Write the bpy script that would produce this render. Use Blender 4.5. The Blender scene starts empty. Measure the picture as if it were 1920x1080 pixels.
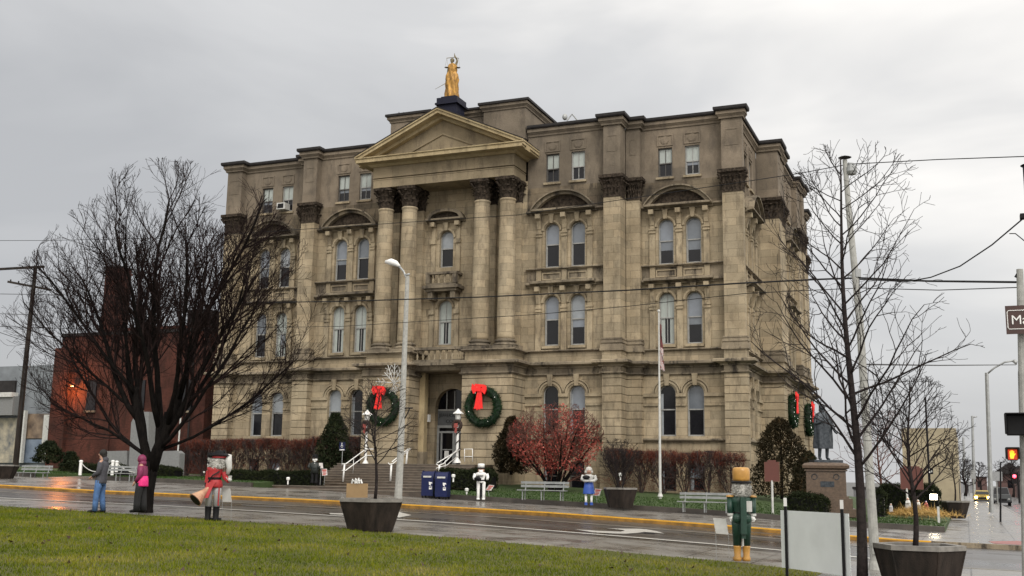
import bpy, bmesh, math, random
import numpy as np
from math import sin, cos, pi, radians, hypot, sqrt, atan2
from mathutils import Vector, Matrix, noise

# ------------------------------------------------------------------ camera
scene = bpy.context.scene
COL = scene.collection
FPX, YAW, PIT, ROL = 2050.0, radians(-22.40), radians(9.858), radians(0.879)
CAM = Vector((0, 0, 1.6))
fw = Vector((sin(YAW)*cos(PIT), cos(YAW)*cos(PIT), sin(PIT)))
rt = Vector((cos(YAW), -sin(YAW), 0)); up = rt.cross(fw)
RT = rt*cos(ROL) + up*sin(ROL); UP = -rt*sin(ROL) + up*cos(ROL)
cd = bpy.data.cameras.new('camera'); cam = bpy.data.objects.new('camera', cd); COL.objects.link(cam)
cd.sensor_width = 36; cd.lens = FPX/1920*36; cd.clip_end = 6000; cd.clip_start = .1
cam.matrix_world = Matrix(((RT.x, UP.x, -fw.x, CAM.x), (RT.y, UP.y, -fw.y, CAM.y), (RT.z, UP.z, -fw.z, CAM.z), (0, 0, 0, 1)))
scene.camera = cam

# ------------------------------------------------------------------ sky, sun, exposure
SUN_EL, SUN_AZ = radians(42), radians(140)      # soft light from front right, behind the photographer
w = bpy.data.worlds.new('World'); scene.world = w; w.use_nodes = True
nt = w.node_tree; nt.nodes.clear()
def N(nt, t, **k):
    n = nt.nodes.new(t)
    for a, b in k.items(): setattr(n, a, b)
    return n
out = N(nt, 'ShaderNodeOutputWorld'); bg = N(nt, 'ShaderNodeBackground'); bg2 = N(nt, 'ShaderNodeBackground')
sky = N(nt, 'ShaderNodeTexSky', sky_type='NISHITA', sun_disc=False); sky.sun_elevation = SUN_EL; sky.sun_rotation = SUN_AZ; sky.air_density = 1; sky.dust_density = 4
tc = N(nt, 'ShaderNodeTexCoord'); mp = N(nt, 'ShaderNodeMapping'); mp.inputs['Scale'].default_value = (1, 1, 3.2)
n1 = N(nt, 'ShaderNodeTexNoise'); n1.inputs['Scale'].default_value = 2.1; n1.inputs['Detail'].default_value = 5; n1.inputs['Roughness'].default_value = .5; n1.inputs['Distortion'].default_value = .35
cr = N(nt, 'ShaderNodeValToRGB'); e = cr.color_ramp.elements
e[0].position = .22; e[0].color = (.30, .303, .31, 1); e[1].position = .86; e[1].color = (1.0, .96, .90, 1)
m = cr.color_ramp.elements.new(.58); m.color = (.66, .64, .61, 1)
m = cr.color_ramp.elements.new(.43); m.color = (.42, .42, .42, 1)
# the cloud deck is thinner towards the east (right) and overhead: a broad gradient across the real sky
dv = N(nt, 'ShaderNodeVectorMath', operation='DOT_PRODUCT'); dv.inputs[1].default_value = (.62, -.35, .72)
add = N(nt, 'ShaderNodeMath', operation='MULTIPLY_ADD'); add.inputs[1].default_value = .62; add.inputs[2].default_value = .255
s2 = N(nt, 'ShaderNodeMath', operation='MULTIPLY_ADD'); s2.inputs[1].default_value = .62
L = nt.links.new
L(tc.outputs['Generated'], mp.inputs['Vector']); L(mp.outputs[0], n1.inputs['Vector'])
L(tc.outputs['Generated'], dv.inputs[0]); L(dv.outputs['Value'], add.inputs[0])
L(n1.outputs['Fac'], s2.inputs[0]); L(add.outputs[0], s2.inputs[2]); L(s2.outputs[0], cr.inputs['Fac'])
bg.inputs['Strength'].default_value = .06
bg2.inputs['Strength'].default_value = 1.1
L(sky.outputs[0], bg.inputs['Color']); L(cr.outputs[0], bg2.inputs['Color'])
mix = N(nt, 'ShaderNodeMixShader'); mix.inputs[0].default_value = .9
L(bg.outputs[0], mix.inputs[1]); L(bg2.outputs[0], mix.inputs[2]); L(mix.outputs[0], out.inputs['Surface'])
sd = bpy.data.lights.new('sun', 'SUN'); sd.energy = 1.2; sd.angle = radians(25); sd.color = (1, .96, .9)
sun = bpy.data.objects.new('sun', sd); COL.objects.link(sun)
sv = Vector((sin(SUN_AZ)*cos(SUN_EL), cos(SUN_AZ)*cos(SUN_EL), sin(SUN_EL)))
sun.rotation_euler = sv.to_track_quat('Z', 'Y').to_euler()
scene.view_settings.view_transform = 'Standard'; scene.view_settings.look = 'None'
scene.view_settings.exposure = 0.72; scene.view_settings.gamma = 1
scene.render.engine = 'CYCLES'
scene.cycles.max_bounces = 5; scene.cycles.use_denoising = True

# ------------------------------------------------------------------ pixel -> place helpers (photo is 1920x1080)
def ray(x, y): return RT*((x-960)/FPX) + UP*(-(y-540)/FPX) + fw
def at(x, y, Y): r = ray(x, y); return CAM + r*(Y/r.y)
def atz(x, y, z): r = ray(x, y); return CAM + r*((z-CAM.z)/r.z)
GX = [-3000, -200, -60, -47, -38.5, -32.7, -26.4, -23, -15, -9.4, -6.8, -4.2, -2, 2, 10, 3000]
GZ = [6, 3.5, 1.1, .85, .62, .53, .44, .37, .17, -.06, -.18, -.32, -.43, -.50, -.55, -.55]
WX = [-3000, -70, -51, -47, -40, -31, -28, -21, -11, -8, -4, -1, 3000]
WZ = [6, 1.7, 1.26, 1.2, 1.06, .85, .72, .48, .16, .02, -.2, -.3, -.36]
LX = [-3000, -70, -50, -44, -38, -30, -22, -16, -10, -6, -2.5, -.8, 3000]
LZ = [6, 1.9, 1.5, 1.4, 1.6, 1.6, 1.15, .9, .8, .3, 0, -.12, -.34]
def g(X): return float(np.interp(X, GX, GZ))
def walk(X, Y):
    t = min(1, max(0, (Y-41)/7.5)); t = t*t*(3-2*t)
    return (g(X)+.15)*(1-t) + float(np.interp(X, WX, WZ))*t
def lawn(X, Y):
    t = min(1, max(0, (Y-48.7)/11.3)); a = float(np.interp(X, WX, WZ))+.2
    return a*(1-t) + float(np.interp(X, LX, LZ))*t
def H(X, Y):
    if Y < 25: return g(X)+.1
    if Y < 28.9: return g(X)+.12
    if Y < 40.5: return g(X)
    if Y < 48.7: return walk(X, Y)
    if X > -1: return -.3
    return lawn(X, Y)
def on(x, y, dz=0):
    z = 0
    for _ in range(80):
        p = atz(x, y, z); z = .7*z + .3*(H(p.x, p.y)+dz)
    return p

# ------------------------------------------------------------------ materials
def mat(name, base, rough=.7, var=.18, scale=6, bump=0, bscale=40, metal=0, col2=None, stretch=None, spec=.5, emit=None, coat=0):
    m = bpy.data.materials.new(name); m.use_nodes = True; t = m.node_tree; b = t.nodes['Principled BSDF']
    b.inputs['Roughness'].default_value = rough; b.inputs['Metallic'].default_value = metal
    b.inputs['Specular IOR Level'].default_value = spec; b.inputs['Coat Weight'].default_value = coat
    if emit: b.inputs['Emission Color'].default_value = (*emit[0], 1); b.inputs['Emission Strength'].default_value = emit[1]
    tc = N(t, 'ShaderNodeTexCoord'); mp = N(t, 'ShaderNodeMapping')
    if stretch: mp.inputs['Scale'].default_value = stretch
    no = N(t, 'ShaderNodeTexNoise'); no.inputs['Scale'].default_value = scale; no.inputs['Detail'].default_value = 6; no.inputs['Roughness'].default_value = .62
    r = N(t, 'ShaderNodeValToRGB'); c2 = col2 or [c*(1+var) for c in base]; c1 = base if col2 else [c*(1-var) for c in base]
    r.color_ramp.elements[0].position = .32; r.color_ramp.elements[1].position = .68
    r.color_ramp.elements[0].color = (*c1, 1); r.color_ramp.elements[1].color = (*c2, 1)
    t.links.new(tc.outputs['Object'], mp.inputs[0]); t.links.new(mp.outputs[0], no.inputs[0]); t.links.new(no.outputs['Fac'], r.inputs[0]); t.links.new(r.outputs[0], b.inputs['Base Color'])
    if bump:
        n2 = N(t, 'ShaderNodeTexNoise'); n2.inputs['Scale'].default_value = bscale; n2.inputs['Detail'].default_value = 4
        bp = N(t, 'ShaderNodeBump'); bp.inputs['Strength'].default_value = bump; bp.inputs['Distance'].default_value = .02
        t.links.new(tc.outputs['Object'], n2.inputs[0]); t.links.new(n2.outputs['Fac'], bp.inputs['Height']); t.links.new(bp.outputs[0], b.inputs['Normal'])
    return m
def stone(name, ca, cb, dark, stain=.5, bw=1.25, bh=.46, mortar=.62, off=(0, 0)):
    """ashlar: blocks along (x+y, z), colour patches, soot streaks"""
    m = bpy.data.materials.new(name); m.use_nodes = True; t = m.node_tree; b = t.nodes['Principled BSDF']; K = t.links.new
    b.inputs['Roughness'].default_value = .9; b.inputs['Specular IOR Level'].default_value = .2
    tc = N(t, 'ShaderNodeTexCoord'); sp = N(t, 'ShaderNodeSeparateXYZ'); K(tc.outputs['Object'], sp.inputs[0])
    ad = N(t, 'ShaderNodeMath'); K(sp.outputs[0], ad.inputs[0]); K(sp.outputs[1], ad.inputs[1])
    cb_ = N(t, 'ShaderNodeCombineXYZ'); K(ad.outputs[0], cb_.inputs[0]); K(sp.outputs[2], cb_.inputs[1])
    br = N(t, 'ShaderNodeTexBrick'); br.inputs['Scale'].default_value = 1; br.inputs['Brick Width'].default_value = bw; br.inputs['Row Height'].default_value = bh
    br.inputs['Mortar Size'].default_value = .008; br.inputs['Mortar Smooth'].default_value = .3
    br.inputs['Color1'].default_value = (1, 1, 1, 1); br.inputs['Color2'].default_value = (.72, .74, .76, 1); br.inputs['Mortar'].default_value = (1-mortar,)*3+(1,)
    K(cb_.outputs[0], br.inputs['Vector'])
    n1 = N(t, 'ShaderNodeTexNoise'); n1.inputs['Scale'].default_value = .55; n1.inputs['Detail'].default_value = 7; n1.inputs['Roughness'].default_value = .6; K(tc.outputs['Object'], n1.inputs[0])
    r1 = N(t, 'ShaderNodeValToRGB'); r1.color_ramp.elements[0].position = .38; r1.color_ramp.elements[1].position = .62
    r1.color_ramp.elements[0].color = (*ca, 1); r1.color_ramp.elements[1].color = (*cb, 1); K(n1.outputs['Fac'], r1.inputs[0])
    mu = N(t, 'ShaderNodeMix', data_type='RGBA', blend_type='MULTIPLY'); mu.inputs[0].default_value = 1; K(r1.outputs[0], mu.inputs[6]); K(br.outputs['Color'], mu.inputs[7])
    mp = N(t, 'ShaderNodeMapping'); mp.inputs['Scale'].default_value = (1.6, 1.6, .5); K(tc.outputs['Object'], mp.inputs[0])
    n2 = N(t, 'ShaderNodeTexNoise'); n2.inputs['Scale'].default_value = 1.1; n2.inputs['Detail'].default_value = 9; n2.inputs['Roughness'].default_value = .72; K(mp.outputs[0], n2.inputs[0])
    r2 = N(t, 'ShaderNodeValToRGB'); r2.color_ramp.elements[0].position = .50; r2.color_ramp.elements[1].position = .64
    r2.color_ramp.elements[0].color = (0, 0, 0, 1); r2.color_ramp.elements[1].color = (stain,)*3+(1,); K(n2.outputs['Fac'], r2.inputs[0])
    mx = N(t, 'ShaderNodeMix', data_type='RGBA'); K(r2.outputs[0], mx.inputs[0]); K(mu.outputs[2], mx.inputs[6]); mx.inputs[7].default_value = (*dark, 1)
    n3 = N(t, 'ShaderNodeTexNoise'); n3.inputs['Scale'].default_value = 14; n3.inputs['Detail'].default_value = 5; K(tc.outputs['Object'], n3.inputs[0])
    r3 = N(t, 'ShaderNodeValToRGB'); r3.color_ramp.elements[0].color = (.78, .78, .78, 1); r3.color_ramp.elements[1].color = (1.12, 1.12, 1.12, 1); K(n3.outputs['Fac'], r3.inputs[0])
    m3 = N(t, 'ShaderNodeMix', data_type='RGBA', blend_type='MULTIPLY'); m3.inputs[0].default_value = 1; K(mx.outputs[2], m3.inputs[6]); K(r3.outputs[0], m3.inputs[7])
    K(m3.outputs[2], b.inputs['Base Color'])
    bp = N(t, 'ShaderNodeBump'); bp.inputs['Strength'].default_value = .5; bp.inputs['Distance'].default_value = .03
    ah = N(t, 'ShaderNodeMath', operation='MULTIPLY_ADD'); ah.inputs[1].default_value = -1.0; K(br.outputs['Fac'], ah.inputs[0]); K(n3.outputs['Fac'], ah.inputs[2])
    K(ah.outputs[0], bp.inputs['Height']); K(bp.outputs[0], b.inputs['Normal'])
    return m
M = {}
M['stone'] = stone('buff_sandstone', (.30, .24, .158), (.43, .352, .24), (.10, .08, .057), .55)
M['trim'] = stone('carved_sandstone', (.28, .225, .15), (.42, .345, .235), (.07, .058, .045), .7, bw=1.7, bh=3, mortar=.1)
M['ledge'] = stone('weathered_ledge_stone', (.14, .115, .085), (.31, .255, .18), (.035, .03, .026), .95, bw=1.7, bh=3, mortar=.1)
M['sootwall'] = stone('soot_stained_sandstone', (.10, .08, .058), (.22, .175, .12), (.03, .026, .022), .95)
M['stucco'] = stone('grey_brown_render', (.165, .134, .10), (.25, .202, .15), (.09, .075, .062), .6, bw=6, bh=5, mortar=.05)
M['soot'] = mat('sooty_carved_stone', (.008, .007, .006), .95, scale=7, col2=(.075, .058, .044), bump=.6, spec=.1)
M['cream'] = stone('cream_painted_cornice', (.36, .28, .16), (.48, .385, .23), (.14, .11, .07), .55, bw=2.4, bh=9, mortar=.25)
M['frieze'] = stone('weathered_painted_frieze', (.23, .185, .12), (.31, .25, .165), (.10, .08, .06), .6, bw=3.1, bh=9, mortar=.2)
M['coping'] = mat('dark_metal_coping', (.022, .020, .020), .7, .3, 3, spec=.2)
M['glass'] = mat('dark_window_glass', (.006, .006, .008), .1, .3, 3, spec=.3)
M['blind2'] = mat('grey_blind', (.10, .115, .135), .25, .15, 2, coat=.5)
M['blind3'] = mat('light_blind', (.22, .24, .26), .3, .15, 2, coat=.5)
M['blind'] = mat('window_blind', (.15, .17, .20), .25, .12, 2, coat=.5)
M['blindlight'] = mat('pale_curtain', (.30, .33, .31), .5, .15, 3, stretch=(9, 9, 1), coat=.4)
M['sash'] = mat('grey_sash_paint', (.25, .25, .24), .5)
M['sashd'] = mat('dark_sash_paint', (.06, .055, .05), .5)
M['gold'] = mat('gilded_metal', (.46, .25, .05), .5, scale=5, col2=(.16, .085, .03), metal=.5, bump=.3, bscale=12)
M['olddark'] = mat('tarnished_gilding', (.10, .085, .05), .6, scale=9, col2=(.22, .18, .1), metal=.3)
M['navy'] = mat('navy_paint', (.009, .010, .022), .6, spec=.2)
M['red'] = mat('red_ribbon', (.80, .015, .012), .6, .15, 8)
M['wgreen'] = mat('wreath_needles', (.006, .017, .007), .8, .5, 20)
M['bulb'] = mat('white_bulb', (.8, .8, .78), .3, emit=((1, .95, .85), 1.5))
M['white'] = mat('white_paint', (.72, .72, .70), .4, .06, 8)
M['offwhite'] = mat('dirty_white_paint', (.46, .46, .44), .5, .15, 6)
M['black'] = mat('black_paint', (.006, .006, .007), .5, .3, 9, spec=.2)
M['steel'] = mat('galvanised_steel', (.30, .31, .31), .45, .15, 4, metal=.4)
M['concpole'] = mat('pale_concrete_pole', (.30, .30, .28), .8, .2, 9, bump=.2)
M['bark'] = mat('wet_dark_bark', (.004, .0035, .0035), .9, scale=14, col2=(.012, .010, .009), bump=.8, bscale=30, stretch=(1, 1, .3), spec=.05)
M['twigb'] = mat('thin_dark_twigs', (.010, .007, .007), .9, scale=6, col2=(.024, .016, .015), spec=.05)
M['bark2'] = mat('young_tree_bark', (.010, .008, .008), .8, scale=14, col2=(.030, .023, .022), bump=.6, bscale=40, spec=.15)
M['twig'] = mat('burgundy_twigs', (.055, .018, .014), .8, scale=9, col2=(.12, .045, .03))
M['bron'] = mat('dark_bronze', (.014, .018, .024), .45, scale=8, col2=(.06, .07, .08), metal=.5, bump=.3, bscale=20)
M['granite'] = mat('brown_granite', (.085, .056, .036), .5, .3, 9, bump=.2)
M['greyst'] = mat('grey_granite_slab', (.17, .175, .175), .6, .12, 9)
M['brick'] = stone('red_brick', (.055, .022, .017), (.10, .037, .027), (.022, .013, .010), .6, bw=.22, bh=.075, mortar=.3)
M['wood'] = mat('dark_wet_planks', (.007, .006, .005), .7, scale=5, col2=(.035, .026, .021), spec=.2, stretch=(1, 1, .12), bump=.3)
M['benchw'] = mat('weathered_bench_slats', (.22, .23, .23), .35, .2, 6, coat=.3)
M['wetstep'] = mat('wet_stone_steps', (.055, .042, .032), .3, scale=2.2, col2=(.12, .09, .066), bump=.2)
M['blue'] = mat('mailbox_blue', (.005, .010, .055), .4, .1, 4, spec=.3)
M['brownsign'] = mat('brown_sign_face', (.10, .03, .022), .5, .08, 5)
def wet(name, a, b_, r0, r1, scale=.35, stretch=(1, 1, 1), bump=.12, slabs=None):
    m = bpy.data.materials.new(name); m.use_nodes = True; t = m.node_tree; p = t.nodes['Principled BSDF']; K = t.links.new
    tc = N(t, 'ShaderNodeTexCoord'); mp = N(t, 'ShaderNodeMapping'); mp.inputs['Scale'].default_value = stretch; K(tc.outputs['Object'], mp.inputs[0])
    n = N(t, 'ShaderNodeTexNoise'); n.inputs['Scale'].default_value = scale; n.inputs['Detail'].default_value = 8; n.inputs['Roughness'].default_value = .65; K(mp.outputs[0], n.inputs[0])
    n2 = N(t, 'ShaderNodeTexNoise'); n2.inputs['Scale'].default_value = 60; n2.inputs['Detail'].default_value = 3; K(tc.outputs['Object'], n2.inputs[0])
    r = N(t, 'ShaderNodeValToRGB'); r.color_ramp.elements[0].position = .35; r.color_ramp.elements[1].position = .65
    r.color_ramp.elements[0].color = (*a, 1); r.color_ramp.elements[1].color = (*b_, 1); K(n.outputs['Fac'], r.inputs[0])
    colout = r.outputs[0]
    if slabs:
        br = N(t, 'ShaderNodeTexBrick'); br.inputs['Scale'].default_value = 1; br.inputs['Brick Width'].default_value = slabs[0]; br.inputs['Row Height'].default_value = slabs[1]; br.offset = 0
        br.inputs['Mortar Size'].default_value = .02; br.inputs['Color1'].default_value = (1, 1, 1, 1); br.inputs['Color2'].default_value = (.85, .85, .86, 1); br.inputs['Mortar'].default_value = (.25, .24, .24, 1)
        K(tc.outputs['Object'], br.inputs['Vector']); mm = N(t, 'ShaderNodeMix', data_type='RGBA', blend_type='MULTIPLY'); mm.inputs[0].default_value = 1
        K(colout, mm.inputs[6]); K(br.outputs['Color'], mm.inputs[7]); colout = mm.outputs[2]
    K(colout, p.inputs['Base Color'])
    mr = N(t, 'ShaderNodeMapRange'); mr.inputs['From Min'].default_value = .35; mr.inputs['From Max'].default_value = .65; mr.inputs['To Min'].default_value = r0; mr.inputs['To Max'].default_value = r1
    K(n.outputs['Fac'], mr.inputs['Value']); K(mr.outputs[0], p.inputs['Roughness'])
    bp = N(t, 'ShaderNodeBump'); bp.inputs['Strength'].default_value = bump; bp.inputs['Distance'].default_value = .01
    K(n2.outputs['Fac'], bp.inputs['Height']); K(bp.outputs[0], p.inputs['Normal'])
    return m
M['road'] = wet('wet_asphalt', (.030, .027, .025), (.058, .052, .048), .16, .42, .5, (.25, 1, 1))
M['side'] = wet('wet_concrete_paving', (.12, .11, .10), (.20, .19, .172), .14, .45, .7, (1, 1, 1), .1, (1.5, 1.5))
M['grassbase'] = mat('lawn_soil', (.04, .043, .004), .9, scale=3, col2=(.07, .07, .006))

# ------------------------------------------------------------------ mesh kit
class MB:
    def __init__(s): s.v = []; s.f = []
    def quad(s, a, b, c, d): n = len(s.v); s.v += [a, b, c, d]; s.f.append((n, n+1, n+2, n+3))
    def poly(s, pts): n = len(s.v); s.v += list(pts); s.f.append(tuple(range(n, n+len(pts))))
    def box(s, x0, x1, y0, y1, z0, z1, T=None):
        P = [(x, y, z) for z in (z0, z1) for y in (y0, y1) for x in (x0, x1)]
        if T: P = [T(*p) for p in P]
        n = len(s.v); s.v += P
        for q in ((0, 2, 3, 1), (4, 5, 7, 6), (0, 1, 5, 4), (2, 6, 7, 3), (0, 4, 6, 2), (1, 3, 7, 5)): s.f.append(tuple(n+i for i in q))
    def tube(s, p0, p1, r0, r1=None, n=8, cap=True):
        r1 = r0 if r1 is None else r1; p0 = Vector(p0); p1 = Vector(p1); d = p1-p0
        if d.length < 1e-7: return
        d.normalize(); a = d.orthogonal().normalized(); b = d.cross(a); k = len(s.v)
        for p, r in ((p0, r0), (p1, r1)):
            for i in range(n): t = 2*pi*i/n; s.v.append(tuple(p + a*(r*cos(t)) + b*(r*sin(t))))
        for i in range(n): j = (i+1) % n; s.f.append((k+i, k+j, k+n+j, k+n+i))
        if cap: s.f.append(tuple(range(k, k+n))[::-1]); s.f.append(tuple(range(k+n, k+2*n)))
    def path(s, pts, rad, n=6):
        if not hasattr(rad, '__len__'): rad = [rad]*len(pts)
        pts = [Vector(p) for p in pts]; k = len(s.v); m_ = len(pts); a = None
        for i, p in enumerate(pts):
            d = (pts[min(i+1, m_-1)]-pts[max(i-1, 0)]).normalized()
            if a is None: a = d.orthogonal().normalized()
            else: a = (a - d*a.dot(d)).normalized()
            b = d.cross(a)
            for q in range(n): t = 2*pi*q/n; s.v.append(tuple(p + a*(rad[i]*cos(t)) + b*(rad[i]*sin(t))))
        for i in range(m_-1):
            for q in range(n): j = (q+1) % n; s.f.append((k+i*n+q, k+i*n+j, k+(i+1)*n+j, k+(i+1)*n+q))
        s.f.append(tuple(range(k, k+n))[::-1]); s.f.append(tuple(range(k+(m_-1)*n, k+m_*n)))
    def lathe(s, prof, c=(0, 0, 0), n=16, sx=1, sy=1, jit=0):
        k = len(s.v)
        for r, z in prof:
            for i in range(n):
                t = 2*pi*(i+.5)/n; rr = r*(1+jit*random.uniform(-1, 1)); s.v.append((c[0]+rr*cos(t)*sx, c[1]+rr*sin(t)*sy, c[2]+z))
        for a in range(len(prof)-1):
            for i in range(n): j = (i+1) % n; s.f.append((k+a*n+i, k+a*n+j, k+(a+1)*n+j, k+(a+1)*n+i))
        s.f.append(tuple(range(k, k+n))[::-1]); s.f.append(tuple(range(k+(len(prof)-1)*n, k+len(prof)*n)))
    def ball(s, c, r, n=10, sx=1, sy=1, sz=1):
        s.lathe([(max(.02, sin(pi*i/n))*r, -cos(pi*i/n)*r*sz) for i in range(n+1)], c, n+2, sx, sy)
    def band(s, A, B, d0, d1, T):
        """solid between two polylines A, B (u,z), from depth d0 to d1"""
        for i in range(len(A)-1):
            a, a2, b, b2 = A[i], A[i+1], B[i], B[i+1]
            s.quad(T(a[0], d1, a[1]), T(a2[0], d1, a2[1]), T(b2[0], d1, b2[1]), T(b[0], d1, b[1]))
            s.quad(T(a[0], d0, a[1]), T(a2[0], d0, a2[1]), T(a2[0], d1, a2[1]), T(a[0], d1, a[1]))
            s.quad(T(b[0], d0, b[1]), T(b2[0], d0, b2[1]), T(b2[0], d1, b2[1]), T(b[0], d1, b[1]))
        for q in (0, -1): s.quad(T(A[q][0], d0, A[q][1]), T(A[q][0], d1, A[q][1]), T(B[q][0], d1, B[q][1]), T(B[q][0], d0, B[q][1]))
    def mould(s, u0, u1, prof, T, m0=0, m1=0):
        """extrude profile (d,z) along u with mitred ends"""
        a = [T(u0-m0*d, d, z) for d, z in prof]; b = [T(u1+m1*d, d, z) for d, z in prof]
        n = len(prof)
        for i in range(n-1): s.quad(a[i], b[i], b[i+1], a[i+1])
        s.quad(a[-1], b[-1], b[0], a[0]); s.poly(a); s.poly(b)
    def build(s, name, m, parent=None, smooth=False, recalc=True, weld=False, loc=None):
        me = bpy.data.meshes.new(name); me.from_pydata([tuple(p) for p in s.v], [], s.f)
        if recalc or weld:
            bm = bmesh.new(); bm.from_mesh(me)
            if weld: bmesh.ops.remove_doubles(bm, verts=bm.verts, dist=1e-4)
            if recalc: bmesh.ops.recalc_face_normals(bm, faces=bm.faces)
            bm.to_mesh(me); bm.free()
        me.materials.append(m)
        if smooth: me.shade_smooth()
        o = bpy.data.objects.new(name, me); COL.objects.link(o)
        if parent:
            o.parent = parent
            if loc is None and parent.get('abs'): o.matrix_parent_inverse = Matrix.LocRotScale(parent.location, parent.rotation_euler, None).inverted()
        if loc is not None: o.location = loc
        return o
def tag(o, label=None, cat=None, group=None, kind=None):
    if label: o['label'] = label
    if cat: o['category'] = cat
    if group: o['group'] = group
    if kind: o['kind'] = kind
    return o
def empty(name, loc, label, cat, group=None, rz=0, absolute=False):
    o = bpy.data.objects.new(name, None); COL.objects.link(o); o.location = loc; o.rotation_euler = (0, 0, rz); o.empty_display_size = .3
    if absolute: o['abs'] = 1
    return tag(o, label, cat, group)
def copy_tree(o, parent=None):
    c = o.copy(); COL.objects.link(c); c.parent = parent
    if parent: c.matrix_parent_inverse = o.matrix_parent_inverse.copy()
    for ch in list(o.children): copy_tree(ch, c)
    return c
def arc(uc, zc, r, a0, a1, n=14, rz=None):
    rz = rz or r
    return [(uc + r*cos(a0+(a1-a0)*i/n), zc + rz*sin(a0+(a1-a0)*i/n)) for i in range(n+1)]
def prof(p, z0, z1):
    h = z1-z0
    return [(0, z0), (p*.3, z0), (p*.36, z0+h*.22), (p*.7, z0+h*.4), (p*.78, z0+h*.5), (p, z0+h*.52), (p, z0+h*.86), (p*.9, z1), (0, z1)]
def Tf(Y0): return lambda u, d, z: (u, Y0-d, z)
def Ts(X0): return lambda u, d, z: (X0+d, u, z)
def patch(name, x0, x1, y0, y1, zf, m, nx=40, ny=8, parent=None, kind='structure', skirt=0):
    b = MB(); xs = np.linspace(x0, x1, nx+1); ys = np.linspace(y0, y1, ny+1)
    b.v = [(float(x), float(y), zf(float(x), float(y))) for y in ys for x in xs]
    b.f = [(j*(nx+1)+i, j*(nx+1)+i+1, (j+1)*(nx+1)+i+1, (j+1)*(nx+1)+i) for j in range(ny) for i in range(nx)]
    if skirt:
        rim = [(j, i) for (j, i) in [(0, i) for i in range(nx+1)]+[(j, nx) for j in range(ny+1)]+[(ny, i) for i in range(nx, -1, -1)]+[(j, 0) for j in range(ny, -1, -1)]]
        k = len(b.v)
        for j, i in rim: x, y, z = b.v[j*(nx+1)+i]; b.v.append((x, y, z-skirt))
        for q in range(len(rim)-1):
            a = rim[q][0]*(nx+1)+rim[q][1]; c = rim[q+1][0]*(nx+1)+rim[q+1][1]
            if a != c: b.f.append((a, c, k+q+1, k+q))
    o = b.build(name, m, parent, recalc=False)
    if kind: o['kind'] = kind
    return o
# ================================================================== COURTHOUSE
CX = -29.1
court = empty('courthouse', (CX, 60.9, 1.3), 'large four storey buff sandstone courthouse with pedimented portico, arched windows and dark Corinthian capitals', 'building', absolute=True)
def panel_wall(b, T, u0, u1, z0, z1, ops, dep=.32):
    """one wall band with window openings: (uc, w, zb, zt, arched)"""
    us = u0
    for uc, w_, zb, zt, arch in sorted(ops):
        a, c = uc-w_/2, uc+w_/2
        b.quad(T(us, 0, z0), T(a, 0, z0), T(a, 0, z1), T(us, 0, z1))
        b.quad(T(a, 0, z0), T(c, 0, z0), T(c, 0, zb), T(a, 0, zb))
        if arch:
            zs = zt-w_/2; P = arc(uc, zs, w_/2, pi, 0, 12)
        else: zs = zt; P = [(a, zt), (c, zt)]
        for p, q in zip(P[:-1], P[1:]): b.quad(T(p[0], 0, p[1]), T(q[0], 0, q[1]), T(q[0], 0, z1), T(p[0], 0, z1))
        O = [(a, zb)] + [(a, zs)] + P + [(c, zs), (c, zb), (a, zb)]
        for p, q in zip(O[:-1], O[1:]):
            if p != q: b.quad(T(p[0], 0, p[1]), T(q[0], 0, q[1]), T(q[0], -dep, q[1]), T(p[0], -dep, p[1]))
        us = c
    b.quad(T(us, 0, z0), T(u1, 0, z0), T(u1, 0, z1), T(us, 0, z1))
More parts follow.
